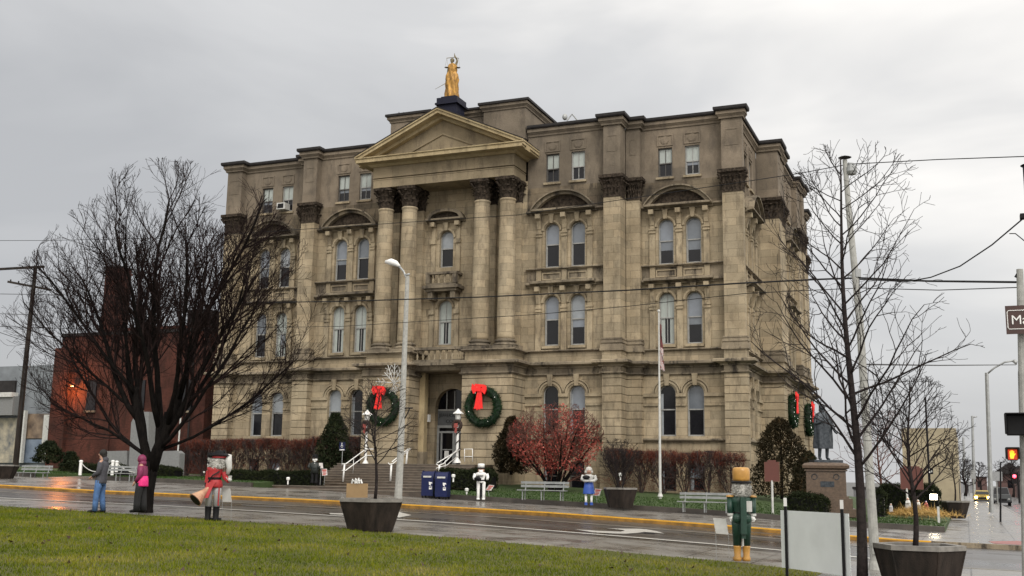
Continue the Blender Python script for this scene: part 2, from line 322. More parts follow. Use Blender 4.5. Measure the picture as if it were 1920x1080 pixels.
def window(T, uc, w_, zb, zt, arch, style=0, dark=False, curtains=False, dep=.3):
    a, c = uc-w_/2, uc+w_/2; t = .065; zs = zt-w_/2 if arch else zt
    O = [(a, zb), (a, zs)] + (arc(uc, zs, w_/2, pi, 0, 12) if arch else []) + [(c, zs), (c, zb)]
    Ii = [(a+t, zb+.09), (a+t, zs-(0 if arch else t))] + (arc(uc, zs, w_/2-t, pi, 0, 12) if arch else []) + [(c-t, zs-(0 if arch else t)), (c-t, zb+.09)]
    f = MB(); f.band(O, Ii, -dep, -dep+.08, T); f.box(a, c, -dep, -dep+.09, zb, zb+.09, T)
    zm = zb+(zt-zb)*(.52 if arch else .47)
    f.box(a+t, c-t, -dep, -dep+.1, zm-.035, zm+.035, T)
    f.box(a+t, a+t+.04, -dep, -dep+.06, zb+.09, zm, T); f.box(c-t-.04, c-t, -dep, -dep+.06, zb+.09, zm, T)
    if style == 2: f.box(uc-.02, uc+.02, -dep, -dep+.06, zb+.1, zt-.1, T)
    fr = f.build('window', M['sashd' if dark else 'sash'], court)
    b = MB(); d = -dep+.02
    b.quad(T(a, d, zb), T(c, d, zb), T(c, d, zm), T(a, d, zm)); b.build('lower_pane', M['glass'], fr)
    b = MB(); d = -dep+.025
    if arch:
        P = [(a, zm), (c, zm), (c, zs)] + arc(uc, zs, w_/2, 0, pi, 12) + [(a, zs)]
        b.poly([T(p[0], d, p[1]) for p in P])
    else: b.quad(T(a, d, zm), T(c, d, zm), T(c, d, zt), T(a, d, zt))
    b.build('upper_pane', M['glass' if style == 1 and random.random() < .7 else random.choice(['blind', 'blind', 'blind2', 'blind3']) if style in (0, 1) else 'blindlight'], fr)
    if style == 0 and random.random() < .55 or style == 2 and random.random() < .5:
        b = MB(); zz = zm-(zm-zb)*random.uniform(.15, .6); b.quad(T(a+t, d+.004, zz), T(c-t, d+.004, zz), T(c-t, d+.004, zm), T(a+t, d+.004, zm)); b.build('blind', M[random.choice(['blind', 'blind2', 'blind2'])], fr)
    if style == 1 and random.random() < .5:
        b = MB(); x_ = a+w_*random.uniform(.15, .3); b.quad(T(a+t, d+.004, zb+.1), T(x_, d+.004, zb+.1), T(x_, d+.004, zt-w_*.5), T(a+t, d+.004, zt-w_*.5)); b.build('curtain', M['blind3'], fr)
    if curtains:
        b = MB()
        for x0, x1 in ((a+t, a+t+w_*.27), (c-t-w_*.27, c-t)): b.quad(T(x0, d+.006, zb+.1), T(x1, d+.006, zb+.1), T(x1, d+.006, zm), T(x0, d+.006, zm))
        b.build('curtain', M['blindlight'], fr)
    return fr
def archivolt(b, T, uc, w_, zt, r1, d=.1, down=0):
    zs = zt-w_/2; r0 = w_/2+.015
    A = arc(uc, zs, r0, 0, pi, 14); B = arc(uc, zs, r1, 0, pi, 14)
    b.band(A, B, 0, d*.6, T); b.band(arc(uc, zs, r1-.09, 0, pi, 14), arc(uc, zs, r1+.02, 0, pi, 14), 0, d+.03, T)
def keystone(b, T, uc, z0, z1, d=.28, w0=.1, w1=.17):
    P = [T(uc-w0, 0, z0), T(uc+w0, 0, z0), T(uc+w1, 0, z1), T(uc-w1, 0, z1)]
    Q = [T(uc-w0, d*.7, z0), T(uc+w0, d*.7, z0), T(uc+w1, d, z1), T(uc-w1, d, z1)]
    for i in range(4): b.quad(P[i], P[(i+1) % 4], Q[(i+1) % 4], Q[i])
    b.poly(Q)
random.seed(4)
def bay(T, uc, u0, u1, gap=.825, seg=True, single=False, styles=None, ac=False, lower=True):
    cs = [uc] if single else [uc-gap, uc+gap]
    W, W1, W4 = .93, 1.0, .88
    b = MB()
    panel_wall(b, T, u0, u1, .3, 3.9, [(c, .95, 1.0, 2.6, False) for c in cs] if lower else [])
    panel_wall(b, T, u0, u1, 3.9, 8.2, [(c, W1, 4.1, 7.05, True) for c in cs])
    panel_wall(b, T, u0, u1, 8.2, 13.2, [(c, W, 9.42, 12.46, True) for c in cs])
    panel_wall(b, T, u0, u1, 14.05, 17.7, [(c, W, 14.18, 16.92, True) for c in cs])
    b.build('wall', M['stone'], court)
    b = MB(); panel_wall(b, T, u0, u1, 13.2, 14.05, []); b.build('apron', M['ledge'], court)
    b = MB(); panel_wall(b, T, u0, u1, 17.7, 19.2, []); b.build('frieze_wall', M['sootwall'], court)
    b = MB(); panel_wall(b, T, u0, u1, 19.2, 22.6, [(c, W4, 19.5, 21.3, False) for c in cs], .22)
    # upper panels with a disc
    for c in cs:
        A = [(c-W4/2-.06, 21.42), (c-W4/2-.06, 22.12), (c+W4/2+.06, 22.12), (c+W4/2+.06, 21.42), (c-W4/2-.06, 21.42)]
        B_ = [(c-W4/2+.02, 21.5), (c-W4/2+.02, 22.04), (c+W4/2-.02, 22.04), (c+W4/2-.02, 21.5), (c-W4/2+.02, 21.5)]
        b.band(A, B_, 0, .05, T)
        D = arc(c, 21.77, .2, 0, 2*pi, 18); b.poly([T(p[0], .05, p[1]) for p in D]); b.band(D, arc(c, 21.77, .25, 0, 2*pi, 18), 0, .035, T)
    b.build('attic_wall', M['stucco'], court)
    # windows
    k = 0
    for c in cs:
        st = (styles or {}).get
        q = cs.index(c)
        if lower: window(T, c, .95, 1.0, 2.6, False, 1, True)
        window(T, c, W1, 4.1, 7.05, True, (st(('1', q)) or 1), False)
        window(T, c, W, 9.42, 12.46, True, (st(('2', q)) or 0), False, curtains=bool(st(('2', q))))
        window(T, c, W, 14.18, 16.92, True, (st(('3', q)) or 0), False)
        window(T, c, W4, 19.5, 21.3, False, 2, q == 0, dep=.2)
    def part(nm, m, fn):
        q_ = MB(); fn(q_); return q_.build(nm, M[m], court)
    for c in cs:
        def f1(t): archivolt(t, T, c, W1, 7.05, .70, .1); t.band(arc(c, 6.55, .78, 0, pi, 14), arc(c, 6.55, .86, 0, pi, 14), 0, .13, T)
        part('window_arch', 'trim', f1); part('window_arch', 'trim', lambda t: archivolt(t, T, c, W, 12.46, .62, .07)); part('window_arch', 'trim', lambda t: archivolt(t, T, c, W, 16.92, .62, .07))
        for z0, z1, d_, a_, b_ in ((7.0, 7.68, .22, .12, .17), (12.45, 12.95, .25, .1, .17), (16.9, 17.45, .25, .1, .17)): part('keystone', 'trim', lambda t: keystone(t, T, c, z0, z1, d_, a_, b_))
        for z in (9.32, 14.08, 19.42): part('window_sill', 'trim', lambda t: t.box(c-.55, c+.55, 0, .13, z-.08, z+.05, T))
        part('window_sill', 'trim', lambda t: t.box(c-.66, c+.66, 0, .12, 3.96, 4.1, T))
        A = [(c-.6, 13.4), (c-.6, 13.85), (c+.6, 13.85), (c+.6, 13.4), (c-.6, 13.4)]; B_ = [(p[0]+(.07 if p[0] < c else -.07), p[1]+(.07 if p[1] < 13.6 else -.07)) for p in A]
        part('apron_panel', 'trim', lambda t: t.band(A, B_, 0, .07, T))
    es = [cs[0]-.8]+([uc] if not single else [])+[cs[-1]+.8]
    for e_ in es:
        for zb, zc, zt in ((9.12, 11.45, 12.95), (14.12, 16.05, 17.45)):
            t = MB()
            t.box(e_-.17, e_+.17, 0, .13, zb, zc, T); t.box(e_-.20, e_+.20, 0, .20, zc, zc+.1, T); t.box(e_-.20, e_+.20, 0, .20, zc+.19, zc+.3, T); t.box(e_-.17, e_+.17, 0, .15, zc+.1, zc+.19, T)
            t.box(e_-.14, e_+.14, 0, .12, zc+.3, zt-.3, T)
            P = [(0, zc+.45), (.16, zc+.5), (.2, zc+.75), (.3, zt-.38), (.42, zt-.3), (.42, zt), (0, zt)]
            t.mould(e_-.13, e_+.13, P, T); t.box(e_-.15, e_+.15, .05, .48, zt-.28, zt+.0, T)
            t.build('console_strip', M['trim'], court)
        part('apron_block', 'trim', lambda t: t.box(e_-.16, e_+.16, 0, .1, 13.3, 14.0, T))
    us = u0
    for c in cs+[None]:
        ue = u1 if c is None else c-W1/2-.02
        if ue > us: part('impost', 'trim', lambda t: t.box(us, ue, 0, .12, 6.36, 6.56, T)); part('impost_line', 'trim', lambda t: t.box(us, ue, 0, .09, 5.83, 5.93, T))
        if c is not None: us = c+W1/2+.02
    h0, h1 = es[0]-.42, es[-1]+.42
    for a_, b_, pf in ((u0, u1, prof(.24, 3.75, 3.97)), (h0, h1, prof(.62, 12.96, 13.28)), (u0, h0, prof(.26, 12.98, 13.24)), (h1, u1, prof(.26, 12.98, 13.24)), (u0, u1, prof(.24, 13.98, 14.13)), (u0, u1, prof(.2, 9.0, 9.14)), (u0, h0, prof(.24, 17.5, 17.72)), (h1, u1, prof(.24, 17.5, 17.72))):
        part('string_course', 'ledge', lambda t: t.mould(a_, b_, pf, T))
    l = MB(); l.mould(h0, h1, prof(.62, 17.46, 17.74), T)
    if seg:
        hw = (h1-h0)/2-.02; rise = 1.12; R = (hw*hw+rise*rise)/(2*rise); zc = 17.72+rise-R; a = math.asin(hw/R); th = .26
        A = [((h0+h1)/2+R*sin(-a+2*a*i/20), zc+R*cos(-a+2*a*i/20)) for i in range(21)]
        B_ = [((h0+h1)/2+(R-th)*sin(-a+2*a*i/20)*.985, max(17.74, zc+(R-th)*cos(-a+2*a*i/20))) for i in range(21)]
        l.band(A, B_, 0, .45, T); C_ = [(p[0], p[1]-.09) for p in A]; l.band(A, C_, .45, .66, T)
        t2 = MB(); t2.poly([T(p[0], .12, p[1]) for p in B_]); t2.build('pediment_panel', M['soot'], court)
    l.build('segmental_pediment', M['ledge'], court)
def cornices(T, u0, u1, m0=0, m1=0, top=True, low=True):
    if low:
        l = MB(); l.mould(u0, u1, prof(.55, 8.04, 8.4), T, m0, m1); l.mould(u0, u1, prof(.14, 7.58, 7.72), T, m0, m1)
        l.mould(u0, u1, [(0, 7.72), (.07, 7.72), (.07, 8.04), (0, 8.04)], T, m0, m1)
        l.build('main_cornice', M['ledge'], court)
    if top:
        l = MB(); l.mould(u0, u1, prof(.22, 22.5, 22.97), T, m0, m1); l.build('parapet_cornice', M['stucco'], court)
        l = MB(); l.mould(u0, u1, [(0, 22.97), (.3, 22.97), (.34, 23.04), (.34, 23.17), (0, 23.22), (-.5, 23.22), (-.5, 22.97)], T, m0, m1); l.build('coping', M['coping'], court)
def leaf(b, T, u, d, z, w_, h, out_, side):
    """acanthus leaf: curls outwards at the tip. side=(du,dd) outward direction"""
    du, dd = side; pu, pd = -dd, du
    prof_ = [(0, 0, 1), (out_*.15, h*.5, 1.05), (out_*.55, h*.85, .9), (out_, h, .6), (out_*1.15, h*.86, .25)]
    prev = None
    for o_, zz, ww in prof_:
        cur = [T(u+du*(o_+c)+pu*w_/2*ww*s_, d+dd*(o_+c)+pd*w_/2*ww*s_, z+zz) for s_, c in ((-1, -.02), (0, .035), (1, -.02))]
        if prev: b.quad(prev[0], prev[1], cur[1], cur[0]); b.quad(prev[1], prev[2], cur[2], cur[1])
        prev = cur
def capital(T, u0, u1, dp, z0, z1, nm='capital', parent=None, left=True, right=True, back=0):
    """square Corinthian pilaster capital; front face width u0..u1 projecting dp"""
    b = MB(); h = z1-z0; f = .24
    def ring(e): return [T(u0-e*left, back, 0)[:2]]
    lv = [(0, .03), (.08, .03), (.1, -.02), (.55, .02), (.8, .13), (.86, f)]
    for (a, e0), (c, e1) in zip(lv[:-1], lv[1:]):
        P = [[(u0-e*left, back), (u0-e*left, dp+e), (u1+e*right, dp+e), (u1+e*right, back)] for e in (e0, e1)]
        for i in range(3): b.quad(T(*P[0][i], z0+h*a), T(*P[0][i+1], z0+h*a), T(*P[1][i+1], z0+h*c), T(*P[1][i], z0+h*c))
    b.box(u0-f*left, u1+f*right, back, dp+f, z0+h*.86, z1, T)
    def row(n, ua, da, ub, db, side):
        for k, (zz, hh, oo) in enumerate(((.1, .34, .15), (.36, .36, .2), (.62, .26, .24))):
            for i in range(n+(k == 1)):
                q = (i+.5)/(n+(k == 1)); q += random.uniform(-.02, .02)
                leaf(b, T, ua+(ub-ua)*q, da+(db-da)*q, z0+h*zz, (abs(ub-ua)+abs(db-da))/n*.95, h*hh*random.uniform(.9, 1.08), oo*random.uniform(.8, 1.2), side)
    row(5, u0, dp, u1, dp, (0, 1))
    if right: row(3, u1, back, u1, dp, (1, 0))
    if left: row(3, u0, back, u0, dp, (-1, 0))
    for u_, s_ in ((u0, -1), (u1, 1)):
        if (s_ < 0 and left) or (s_ > 0 and right):
            for zz in (.72,): 
                pts = [T(u_+s_*(.05+.14*q), dp+.05+.14*q, z0+h*(.55+.25*q)) for q in (0, .4, .8, 1)]; b.path(pts, [.05, .06, .07, .09], 6)
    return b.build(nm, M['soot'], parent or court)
def pilaster(T, u0, u1, dp, back=0, left=True, right=True, upper=True, rust=True, base=True, cap=True, mm=(1, 1)):
    m0, m1 = (1 if left else 0), (1 if right else 0)
    b = MB(); b.box(u0+.06*left, u1-.06*right, back, dp-.04, 9.7, 18.12, T); p = b.build('pilaster', M['stone'], court)
    if cap: capital(T, u0+.06, u1-.06, dp-.04, 18.1, 19.45, 'capital', p, left, right, back)
    b = MB()
    for z0, z1, e in ((9.1, 9.3, .10), (9.3, 9.4, .02), (9.4, 9.52, .07), (9.52, 9.62, -.0), (9.62, 9.7, .04)):
        b.box(u0-e*left, u1+e*right, back, dp+e, z0, z1, T)
    b.box(u0-.12*left, u1+.12*right, back, dp+.12, 8.95, 9.1, T)
    b.build('base', M['ledge'], p)
    b = MB(); b.box(u0, u1, back, dp, 8.4, 8.95, T)
    if rust:
        z = 2.3
        b.box(u0+.05, u1-.05, back, dp-.05, .3, 7.6, T)
        while z < 7.5:
            b.box(u0, u1, back, dp, z+.02, min(z+.44, 7.6), T); z += .46
        b.box(u0-.1*left, u1+.1*right, back, dp+.1, .3, 2.28, T)
    b.build('rusticated_pier', M['stone'], p)
    l = MB()
    Tp = lambda u, d, z: T(u, d+dp, z)
    def wrap(pf, bb, ztop=None):
        bb.mould(u0, u1, pf, Tp, m0, m1)
        if right:
            Tr = lambda u, d, z: T(u1+d, dp+u, z); bb.mould(back-dp, 0, pf, Tr, 0, 1)
        if left:
            Tl = lambda u, d, z: T(u0-d, dp+u, z); bb.mould(back-dp, 0, pf, Tl, 0, 1)
    wrap(prof(.55, 8.04, 8.4), l); wrap(prof(.14, 7.58, 7.72), l); l.box(u0, u1, back, dp+.07, 7.72, 8.04, T); l.build('cornice', M['ledge'], p)
    if upper:
        b = MB(); b.box(u0+.05*left, u1-.05*right, back, dp-.05, 19.45, 22.6, T)
        for zz in (20.9,):
            A = [(u0+.25, zz), (u0+.25, zz+1.0), (u1-.25, zz+1.0), (u1-.25, zz), (u0+.25, zz)]; 
            B_ = [(u0+.3, zz+.05), (u0+.3, zz+.95), (u1-.3, zz+.95), (u1-.3, zz+.05), (u0+.3, zz+.05)]; b.band(A, B_, dp-.05, dp-.03, T)
        b.build('upper_pilaster', M['stucco'], p)
        l = MB(); wrap([(a, z) for a, z in prof(.2, 22.53, 22.98)], l); l.build('upper_cornice', M['stucco'], p)
        l = MB(); wrap([(0, 22.98), (.3, 22.98), (.34, 23.05), (.34, 23.2), (0, 23.25)], l); l.box(u0, u1, back-.4, dp+.02, 22.99, 23.24, T); l.build('coping', M['coping'], p)
    return p
TO, TI = Tf(62.0), Tf(60.9)
m_ = lambda u: 2*CX-u
# outer and inner bays, front
bay(TO, -14.92, -17.2, -12.2, styles={('2', 0): 2, ('4', 0): 2})
bay(TO, m_(-14.92), m_(-12.2), m_(-17.2), styles={('2', 1): 2})
bay(TI, -21.70, -24.15, -19.1)
bay(TI, m_(-21.70), m_(-19.1), m_(-24.15), styles={('2', 0): 2, ('2', 1): 2})
for a, c in ((-17.2, -12.2), (m_(-12.2), m_(-17.2))): cornices(TO, a, c)
for a, c in ((-24.15, -19.1), (m_(-19.1), m_(-24.15))): cornices(TI, a, c)
# pilasters
pilaster(TO, -12.3, -11.0, .6)
pilaster(TO, m_(-11.0), m_(-12.3), .6)
pilaster(TI, -19.15, -18.0, .6, back=-.5); pilaster(TI, m_(-18.0), m_(-19.15), .6, back=-.5)
pilaster(TO, -18.05, -17.15, .5, left=False); pilaster(TO, m_(-17.15), m_(-18.05), .5, right=False)
# return walls between planes
b = MB(); c = MB()
for x in (-18.1, m_(-18.1)): b.quad((x, 60.9, .3), (x, 62.2, .3), (x, 62.2, 19.4), (x, 60.9, 19.4)); c.quad((x, 60.9, 19.4), (x, 62.2, 19.4), (x, 62.2, 22.6), (x, 60.9, 22.6))
b.build('return_wall', M['stone'], court); c.build('upper_return_wall', M['stucco'], court)
# right-hand side elevation
TS, TS2 = Ts(-11.5), Ts(-10.6)
bay(TS, 65.9, 62.0, 68.8); cornices(TS, 62.0, 68.8)
pilaster(TS, 68.8, 70.1, 1.4); pilaster(TS2, 70.1, 72.3, .4, left=False)
bay(TS2, 75.2, 72.3, 78.1, lower=False); cornices(TS2, 72.3, 78.1)
pilaster(TS2, 78.1, 80.2, .4); pilaster(TS, 80.2, 81.5, 1.4, left=False)
bay(TS, 84.5, 81.5, 88.0, lower=False); cornices(TS, 81.5, 88.0)
pilaster(TS, 88.0, 89.3, .6)
# corner pilaster return along the side
b = MB(); b.box(-46.7, -11.6, 88.9, 89.3, .3, 22.9); b.box(-47.1, -46.7, 62.1, 89.3, .3, 22.9); b.build('rear_wall', M['stone'], court)
b = MB(); b.box(-46.9, -11.7, 62.1, 89.1, 22.2, 22.5); b.box(-39.9, -18.2, 61.1, 62.1, 22.2, 22.5); b.build('roof', M['coping'], court)
# plinth across the front
b = MB()
b.box(-12.3, -11.0, 61.4, 62.0, .3, 2.2)
b.build('plinth', M['stone'], court)

# ---------------- portico
b = MB()   # centre wall (with middle windows) and entrance recess
panel_wall(b, TI, -30.95, -27.25, 8.2, 13.2, [(-29.62, .95, 9.7, 12.5, True)])
panel_wall(b, TI, -30.95, -27.25, 13.2, 19.7, [(-29.62, .95, 14.6, 16.95, True)])
b.quad(TI(-34.05, 0, 8.2), TI(-30.95, 0, 8.2), TI(-30.95, 0, 19.7), TI(-34.05, 0, 19.7)); b.quad(TI(-27.25, 0, 8.2), TI(-24.15, 0, 8.2), TI(-24.15, 0, 19.7), TI(-27.25, 0, 19.7))
b.build('wall', M['stone'], court)
window(TI, -29.62, .95, 9.7, 12.5, True, 2, curtains=True); window(TI, -29.62, .95, 14.6, 16.95, True, 0)
t = MB(); l = MB()
for zt, zb, zc in ((12.5, 9.5, 11.6), (16.95, 14.3, 16.1)):
    archivolt(t, TI, -29.62, .95, zt, .62, .07); keystone(t, TI, -29.62, zt, zt+.5, .25)
    for s_ in (-1, 1):
        e_ = -29.62+s_*.86
        t.box(e_-.15, e_+.15, 0, .13, zb, zc, TI); t.box(e_-.18, e_+.18, 0, .22, zc, zc+.28, TI); t.box(e_-.12, e_+.12, 0, .12, zc+.28, zt+.3, TI); t.box(e_-.15, e_+.15, 0, .45, zt+.25, zt+.52, TI)
l.mould(-30.95, -28.3, prof(.5, 17.48, 17.72), TI)
A = [(-29.62+1.25*cos(pi-pi*i/16), 17.72+.62*sin(pi*i/16)) for i in range(17)]; B_ = [(-29.62+1.0*cos(pi-pi*i/16), 17.72+.42*sin(pi*i/16)) for i in range(17)]
l.band(A, B_, 0, .42, TI); t2 = MB(); t2.poly([TI(p[0], .1, p[1]) for p in B_]); t2.build('pediment_panel', M['soot'], court)
t.build('window_arch', M['trim'], court); l.build('segmental_pediment', M['ledge'], court)
for x0, x1 in ((-34.05, -30.9), (-27.35, -24.15)):
    b = MB(); z = 2.3
    b.box(x0+.05, x1-.05, 58.85, 61.8, .3, 7.6)
    while z < 7.5: b.box(x0, x1, 58.8, 61.8, z+.025, min(z+.44, 7.6)); z += .46
    b.box(x0-.1, x1+.1, 58.7, 61.8, .3, 2.28); b.box(x0+.1, x1-.1, 58.9, 60.9, 8.35, 8.98)
    p = b.build('portico_pier', M['stone'], court)
    l = MB()
    Tp = Tf(58.8)
    for pf in (prof(.55, 8.04, 8.4), prof(.14, 7.58, 7.72), [(0, 7.72), (.07, 7.72), (.07, 8.04), (0, 8.04)], prof(.2, 8.95, 9.1)):
        l.mould(x0, x1, pf, Tp, 1, 1)
        l.mould(-2.1, 0, pf, lambda u, d, z: (x1+d, 58.8-u, z), 0, 1); l.mould(-2.1, 0, pf, lambda u, d, z: (x0-d, 58.8-u, z), 0, 1)
    l.build('cornice', M['ledge'], p)
def column(x, y):
    r = .53
    b = MB(); b.lathe([(r*1.0, 9.72), (r, 9.9), (r*.995, 12.5), (r*.97, 15), (r*.90, 18.1), (r*.9, 18.16), (r*.98, 18.2), (r*.98, 18.28), (r*.9, 18.32)], (x, y, 0), 28)
    c = b.build('column', M['stone'], court, smooth=False)
    for pl in c.data.polygons: pl.use_smooth = len(pl.vertices) == 4
    b = MB(); b.box(x-.74, x+.74, y-.74, y+.74, 9.1, 9.3)
    b.lathe([(.7, 9.3), (.75, 9.36), (.7, 9.44), (.6, 9.47), (.58, 9.53), (.66, 9.57), (.66, 9.64), (.56, 9.67), (.54, 9.73)], (x, y, 0), 24); b.build('base', M['ledge'], c)
    b = MB(); b.lathe([(.46, 18.3), (.46, 18.8), (.52, 19.2), (.7, 19.42)], (x, y, 0), 20)
    Q = [(x+.78*cos(a_)*(.93 if i % 2 else 1.12), y+.78*sin(a_)*(.93 if i % 2 else 1.12)) for i, a_ in enumerate(np.linspace(pi/4, pi/4+2*pi, 9)[:-1])]
    for i in range(8): j = (i+1) % 8; b.quad((*Q[i], 19.42), (*Q[j], 19.42), (*Q[j], 19.6), (*Q[i], 19.6))
    b.poly([(*q, 19.42) for q in Q]); b.poly([(*q, 19.6) for q in Q])
    Tr = lambda u, d, z: (x+u, y+d, z)
    for k, (zz, hh, oo, n) in enumerate(((18.34, .42, .16, 8), (18.62, .46, .2, 8), (18.98, .36, .2, 8))):
        for i in range(n):
            a_ = 2*pi*(i+.5*(k % 2))/n; leaf(b, Tr, .46*cos(a_), .46*sin(a_), zz, .36, hh, oo*random.uniform(.85, 1.15), (cos(a_), sin(a_)))
    for i in range(4):
        a_ = pi/4+i*pi/2; b.path([Tr((.5+.3*q)*cos(a_), (.5+.3*q)*sin(a_), 19.0+.35*q) for q in (0, .4, .8, 1)], [.05, .07, .09, .12], 6)
        a_ = i*pi/2; b.ball((x+.66*cos(a_), y+.66*sin(a_), 19.42), .1, 5)
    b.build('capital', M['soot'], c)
for x in (-33.32, -31.63, -26.62, -24.93): column(x, 59.62)
TA = Tf(60.9)
for x in (-33.32, -31.63, -26.62, -24.93):
    b = MB(); b.box(x-.5, x+.5, 60.55, 60.9, 9.1, 18.3); p = b.build('pilaster', M['stone'], court)
    capital(TA, x-.46, x+.46, .33, 18.3, 19.6, 'capital', p)
    b = MB(); b.box(x-.6, x+.6, 60.45, 60.9, 9.1, 9.45); b.build('base', M['ledge'], p)
# entablature
x0, x1, yf = -33.95, -24.3, 58.95
b = MB(); b.box(x0, x1, yf, 60.95, 19.6, 20.1); b.box(x0-.03, x1+.03, yf-.03, 60.95, 20.1, 20.16); b.box(x0+.1, x1-.1, yf+.1, 60.95, 20.16, 20.24); b.box(x0-.02, x1+.02, yf-.02, 60.95, 20.24, 20.95)
b.build('frieze', M['frieze'], court)
b = MB(); Te = Tf(yf)
pf = [(0, 20.95), (.15, 20.95), (.3, 21.08), (.85, 21.1), (.85, 21.32), (.92, 21.36), (.92, 21.42), (0, 21.42)]
b.mould(x0, x1, pf, Te, 1, 1)
for s_, xx in ((1, x1), (-1, x0)): b.mould(-2.0, 0, pf, lambda u, d, z: (xx+s_*d, yf-u, z), 0, 1)
b.build('horizontal_cornice', M['cream'], court)
ax, az = (x0+x1)/2, 24.02
b = MB(); b.poly([(x0, yf+.05, 21.42), (x1, yf+.05, 21.42), (ax, yf+.05, 23.6)])
ins = [(ax-2.6, 21.62), (ax+2.6, 21.62), (ax, 22.75), (ax-2.6, 21.62)]
ins2 = [(ax-2.2, 21.7), (ax+2.2, 21.7), (ax, 22.64), (ax-2.2, 21.7)]
b.band(ins, ins2, -.05, .03, Te); b.build('tympanum', M['frieze'], court)
b = MB()
for s_ in (-1, 1):
    ex = (x1+.92) if s_ > 0 else (x0-.92)
    def rk(d0, d1, o0, o1):
        # raking strip between offsets below the top line
        A = [(ex, 21.42+o0), (ax, az+o0)]; B2 = [(ex, 21.42+o1), (ax, az+o1)]
        b.band(A, B2, d0, d1, Te)
    rk(-1.9, .92, 0.0, .10); rk(-1.9, .84, -.2, 0.0); rk(-.3, .3, -.42, -.2)
b.build('raking_cornice', M['cream'], court)
b = MB()
for s_ in (-1, 1):
    ex = (x1+.92) if s_ > 0 else (x0-.92)
    b.band([(ex, 21.53), (ax, az+.11)], [(ex, 21.58), (ax, az+.16)], -1.9, .95, Te)
b.build('pediment_roof', M['coping'], court)
# attic block behind the pediment
b = MB(); b.box(-33.6, -24.4, 61.0, 66.5, 22.4, 24.4)
for a, c in ((-33.75, -31.0), (-27.1, -24.25)): b.box(a, c, 60.6, 66.6, 22.4, 24.45)
q = b.build('attic_block', M['stucco'], court)
b = MB(); b.mould(-31.0, -27.1, prof(.2, 24.3, 24.72), Tf(61.0)); b2 = MB(); b2.mould(-31.0, -27.1, [(0, 24.72), (.3, 24.72), (.3, 24.85), (0, 24.9), (-5, 24.9), (-5, 24.72)], Tf(61.0))
for a, c in ((-33.75, -31.0), (-27.1, -24.25)):
    for pf, bb in ((prof(.2, 24.4, 24.8), b), ([(0, 24.8), (.3, 24.8), (.3, 24.95), (0, 25.0)], b2)):
        bb.mould(a, c, pf, Tf(60.6), 1, 1); bb.mould(-6, 0, pf, lambda u, d, z: (c+d, 60.6-u, z), 0, 1); bb.mould(-6, 0, pf, lambda u, d, z: (a-d, 60.6-u, z), 0, 1)
    b2.box(a, c, 60.6, 66.6, 24.78, 24.99)
b.build('cornice', M['stucco'], q); b2.build('coping', M['coping'], q)
# middle balcony (second floor) and the balustraded gallery over the entrance
def baluster(b, x, y, z0, z1):
    h = z1-z0; b.lathe([(.07, 0), (.07, h*.08), (.04, h*.12), (.095, h*.35), (.05, h*.55), (.035, h*.62), (.07, h*.85), (.08, h*.88), (.08, h)], (x, y, z0), 8)
b = MB(); Tm = TI
b.box(-30.6, -28.45, 60.0, 60.9, 12.95, 13.2); b.box(-30.75, -28.3, 59.85, 60.9, 13.12, 13.3)
for x in (-30.3, -28.75): b.box(x-.16, x+.16, 60.1, 60.9, 12.45, 12.95)
b.box(-30.55, -28.5, 60.05, 60.9, 13.3, 13.45); b.box(-30.6, -28.45, 60.0, 60.3, 14.02, 14.16)
b.box(-30.6, -30.35, 60.3, 60.9, 14.02, 14.16); b.box(-28.7, -28.45, 60.3, 60.9, 14.02, 14.16)
for x in (-30.45, -28.6): b.box(x-.13, x+.13, 60.02, 60.28, 13.45, 14.02)
bc = b.build('balcony', M['ledge'], court)
for i in range(4): b = MB(); baluster(b, -30.12+.4*i, 60.15, 13.45, 14.02); b.build('baluster', M['trim'], bc, smooth=True)
b = MB(); b.mould(-30.9, -27.35, [(0, 7.9), (.1, 7.95), (.3, 8.2), (.45, 8.22), (.45, 8.42), (0, 8.42), (-1.6, 8.42), (-1.6, 7.9)], Tf(59.4))
b.box(-30.9, -27.35, 59.3, 59.6, 8.42, 8.6); b.box(-30.95, -27.3, 59.25, 59.62, 9.2, 9.36)
gb = b.build('gallery', M['ledge'], court)
for i in range(9): b = MB(); baluster(b, -30.7+.395*i, 59.45, 8.6, 9.2); b.build('baluster', M['trim'], gb, smooth=True)
# entrance recess: back wall with big arch, transom lettering and door
b = MB(); TD = Tf(61.7)
panel_wall(b, TD, -30.95, -27.3, 2.3, 7.95, [(-29.35, 2.3, 2.32, 7.05, True)], .5)
b.build('entrance_wall', M['stone'], court)
for xa_, xb_ in ((-31.0, -30.55), (-27.7, -27.4)):
    b = MB(); b.box(xa_, xb_, 60.3, 60.75, 3.1, 7.9); pp = b.build('entrance_pilaster', M['cream'], court)
    b = MB(); b.box(xa_-.05, xb_+.05, 60.2, 60.8, 2.3, 3.1); b.build('plinth', M['ledge'], pp)
b = MB(); TDD = Tf(62.15)
b.poly([TDD(p[0], 0, p[1]) for p in [(-30.5, 5.75), (-28.2, 5.75)]+arc(-29.35, 5.9, 1.15, 0, pi, 14)]); fan = b.build('fanlight', M['glass'], court)
b = MB()
for x in (-29.9, -29.35, -28.8): b.box(x-.03, x+.03, 0, .06, 5.75, 6.9, TDD)
b.box(-30.5, -28.2, 0, .08, 5.68, 5.78, TDD); b.build('glazing_bar', M['sash'], fan)
b = MB(); b.box(-30.5, -28.2, 0, .05, 4.78, 5.68, TDD); tr = b.build('transom_panel', mat('grey_transom', (.09, .095, .10), .5), court)
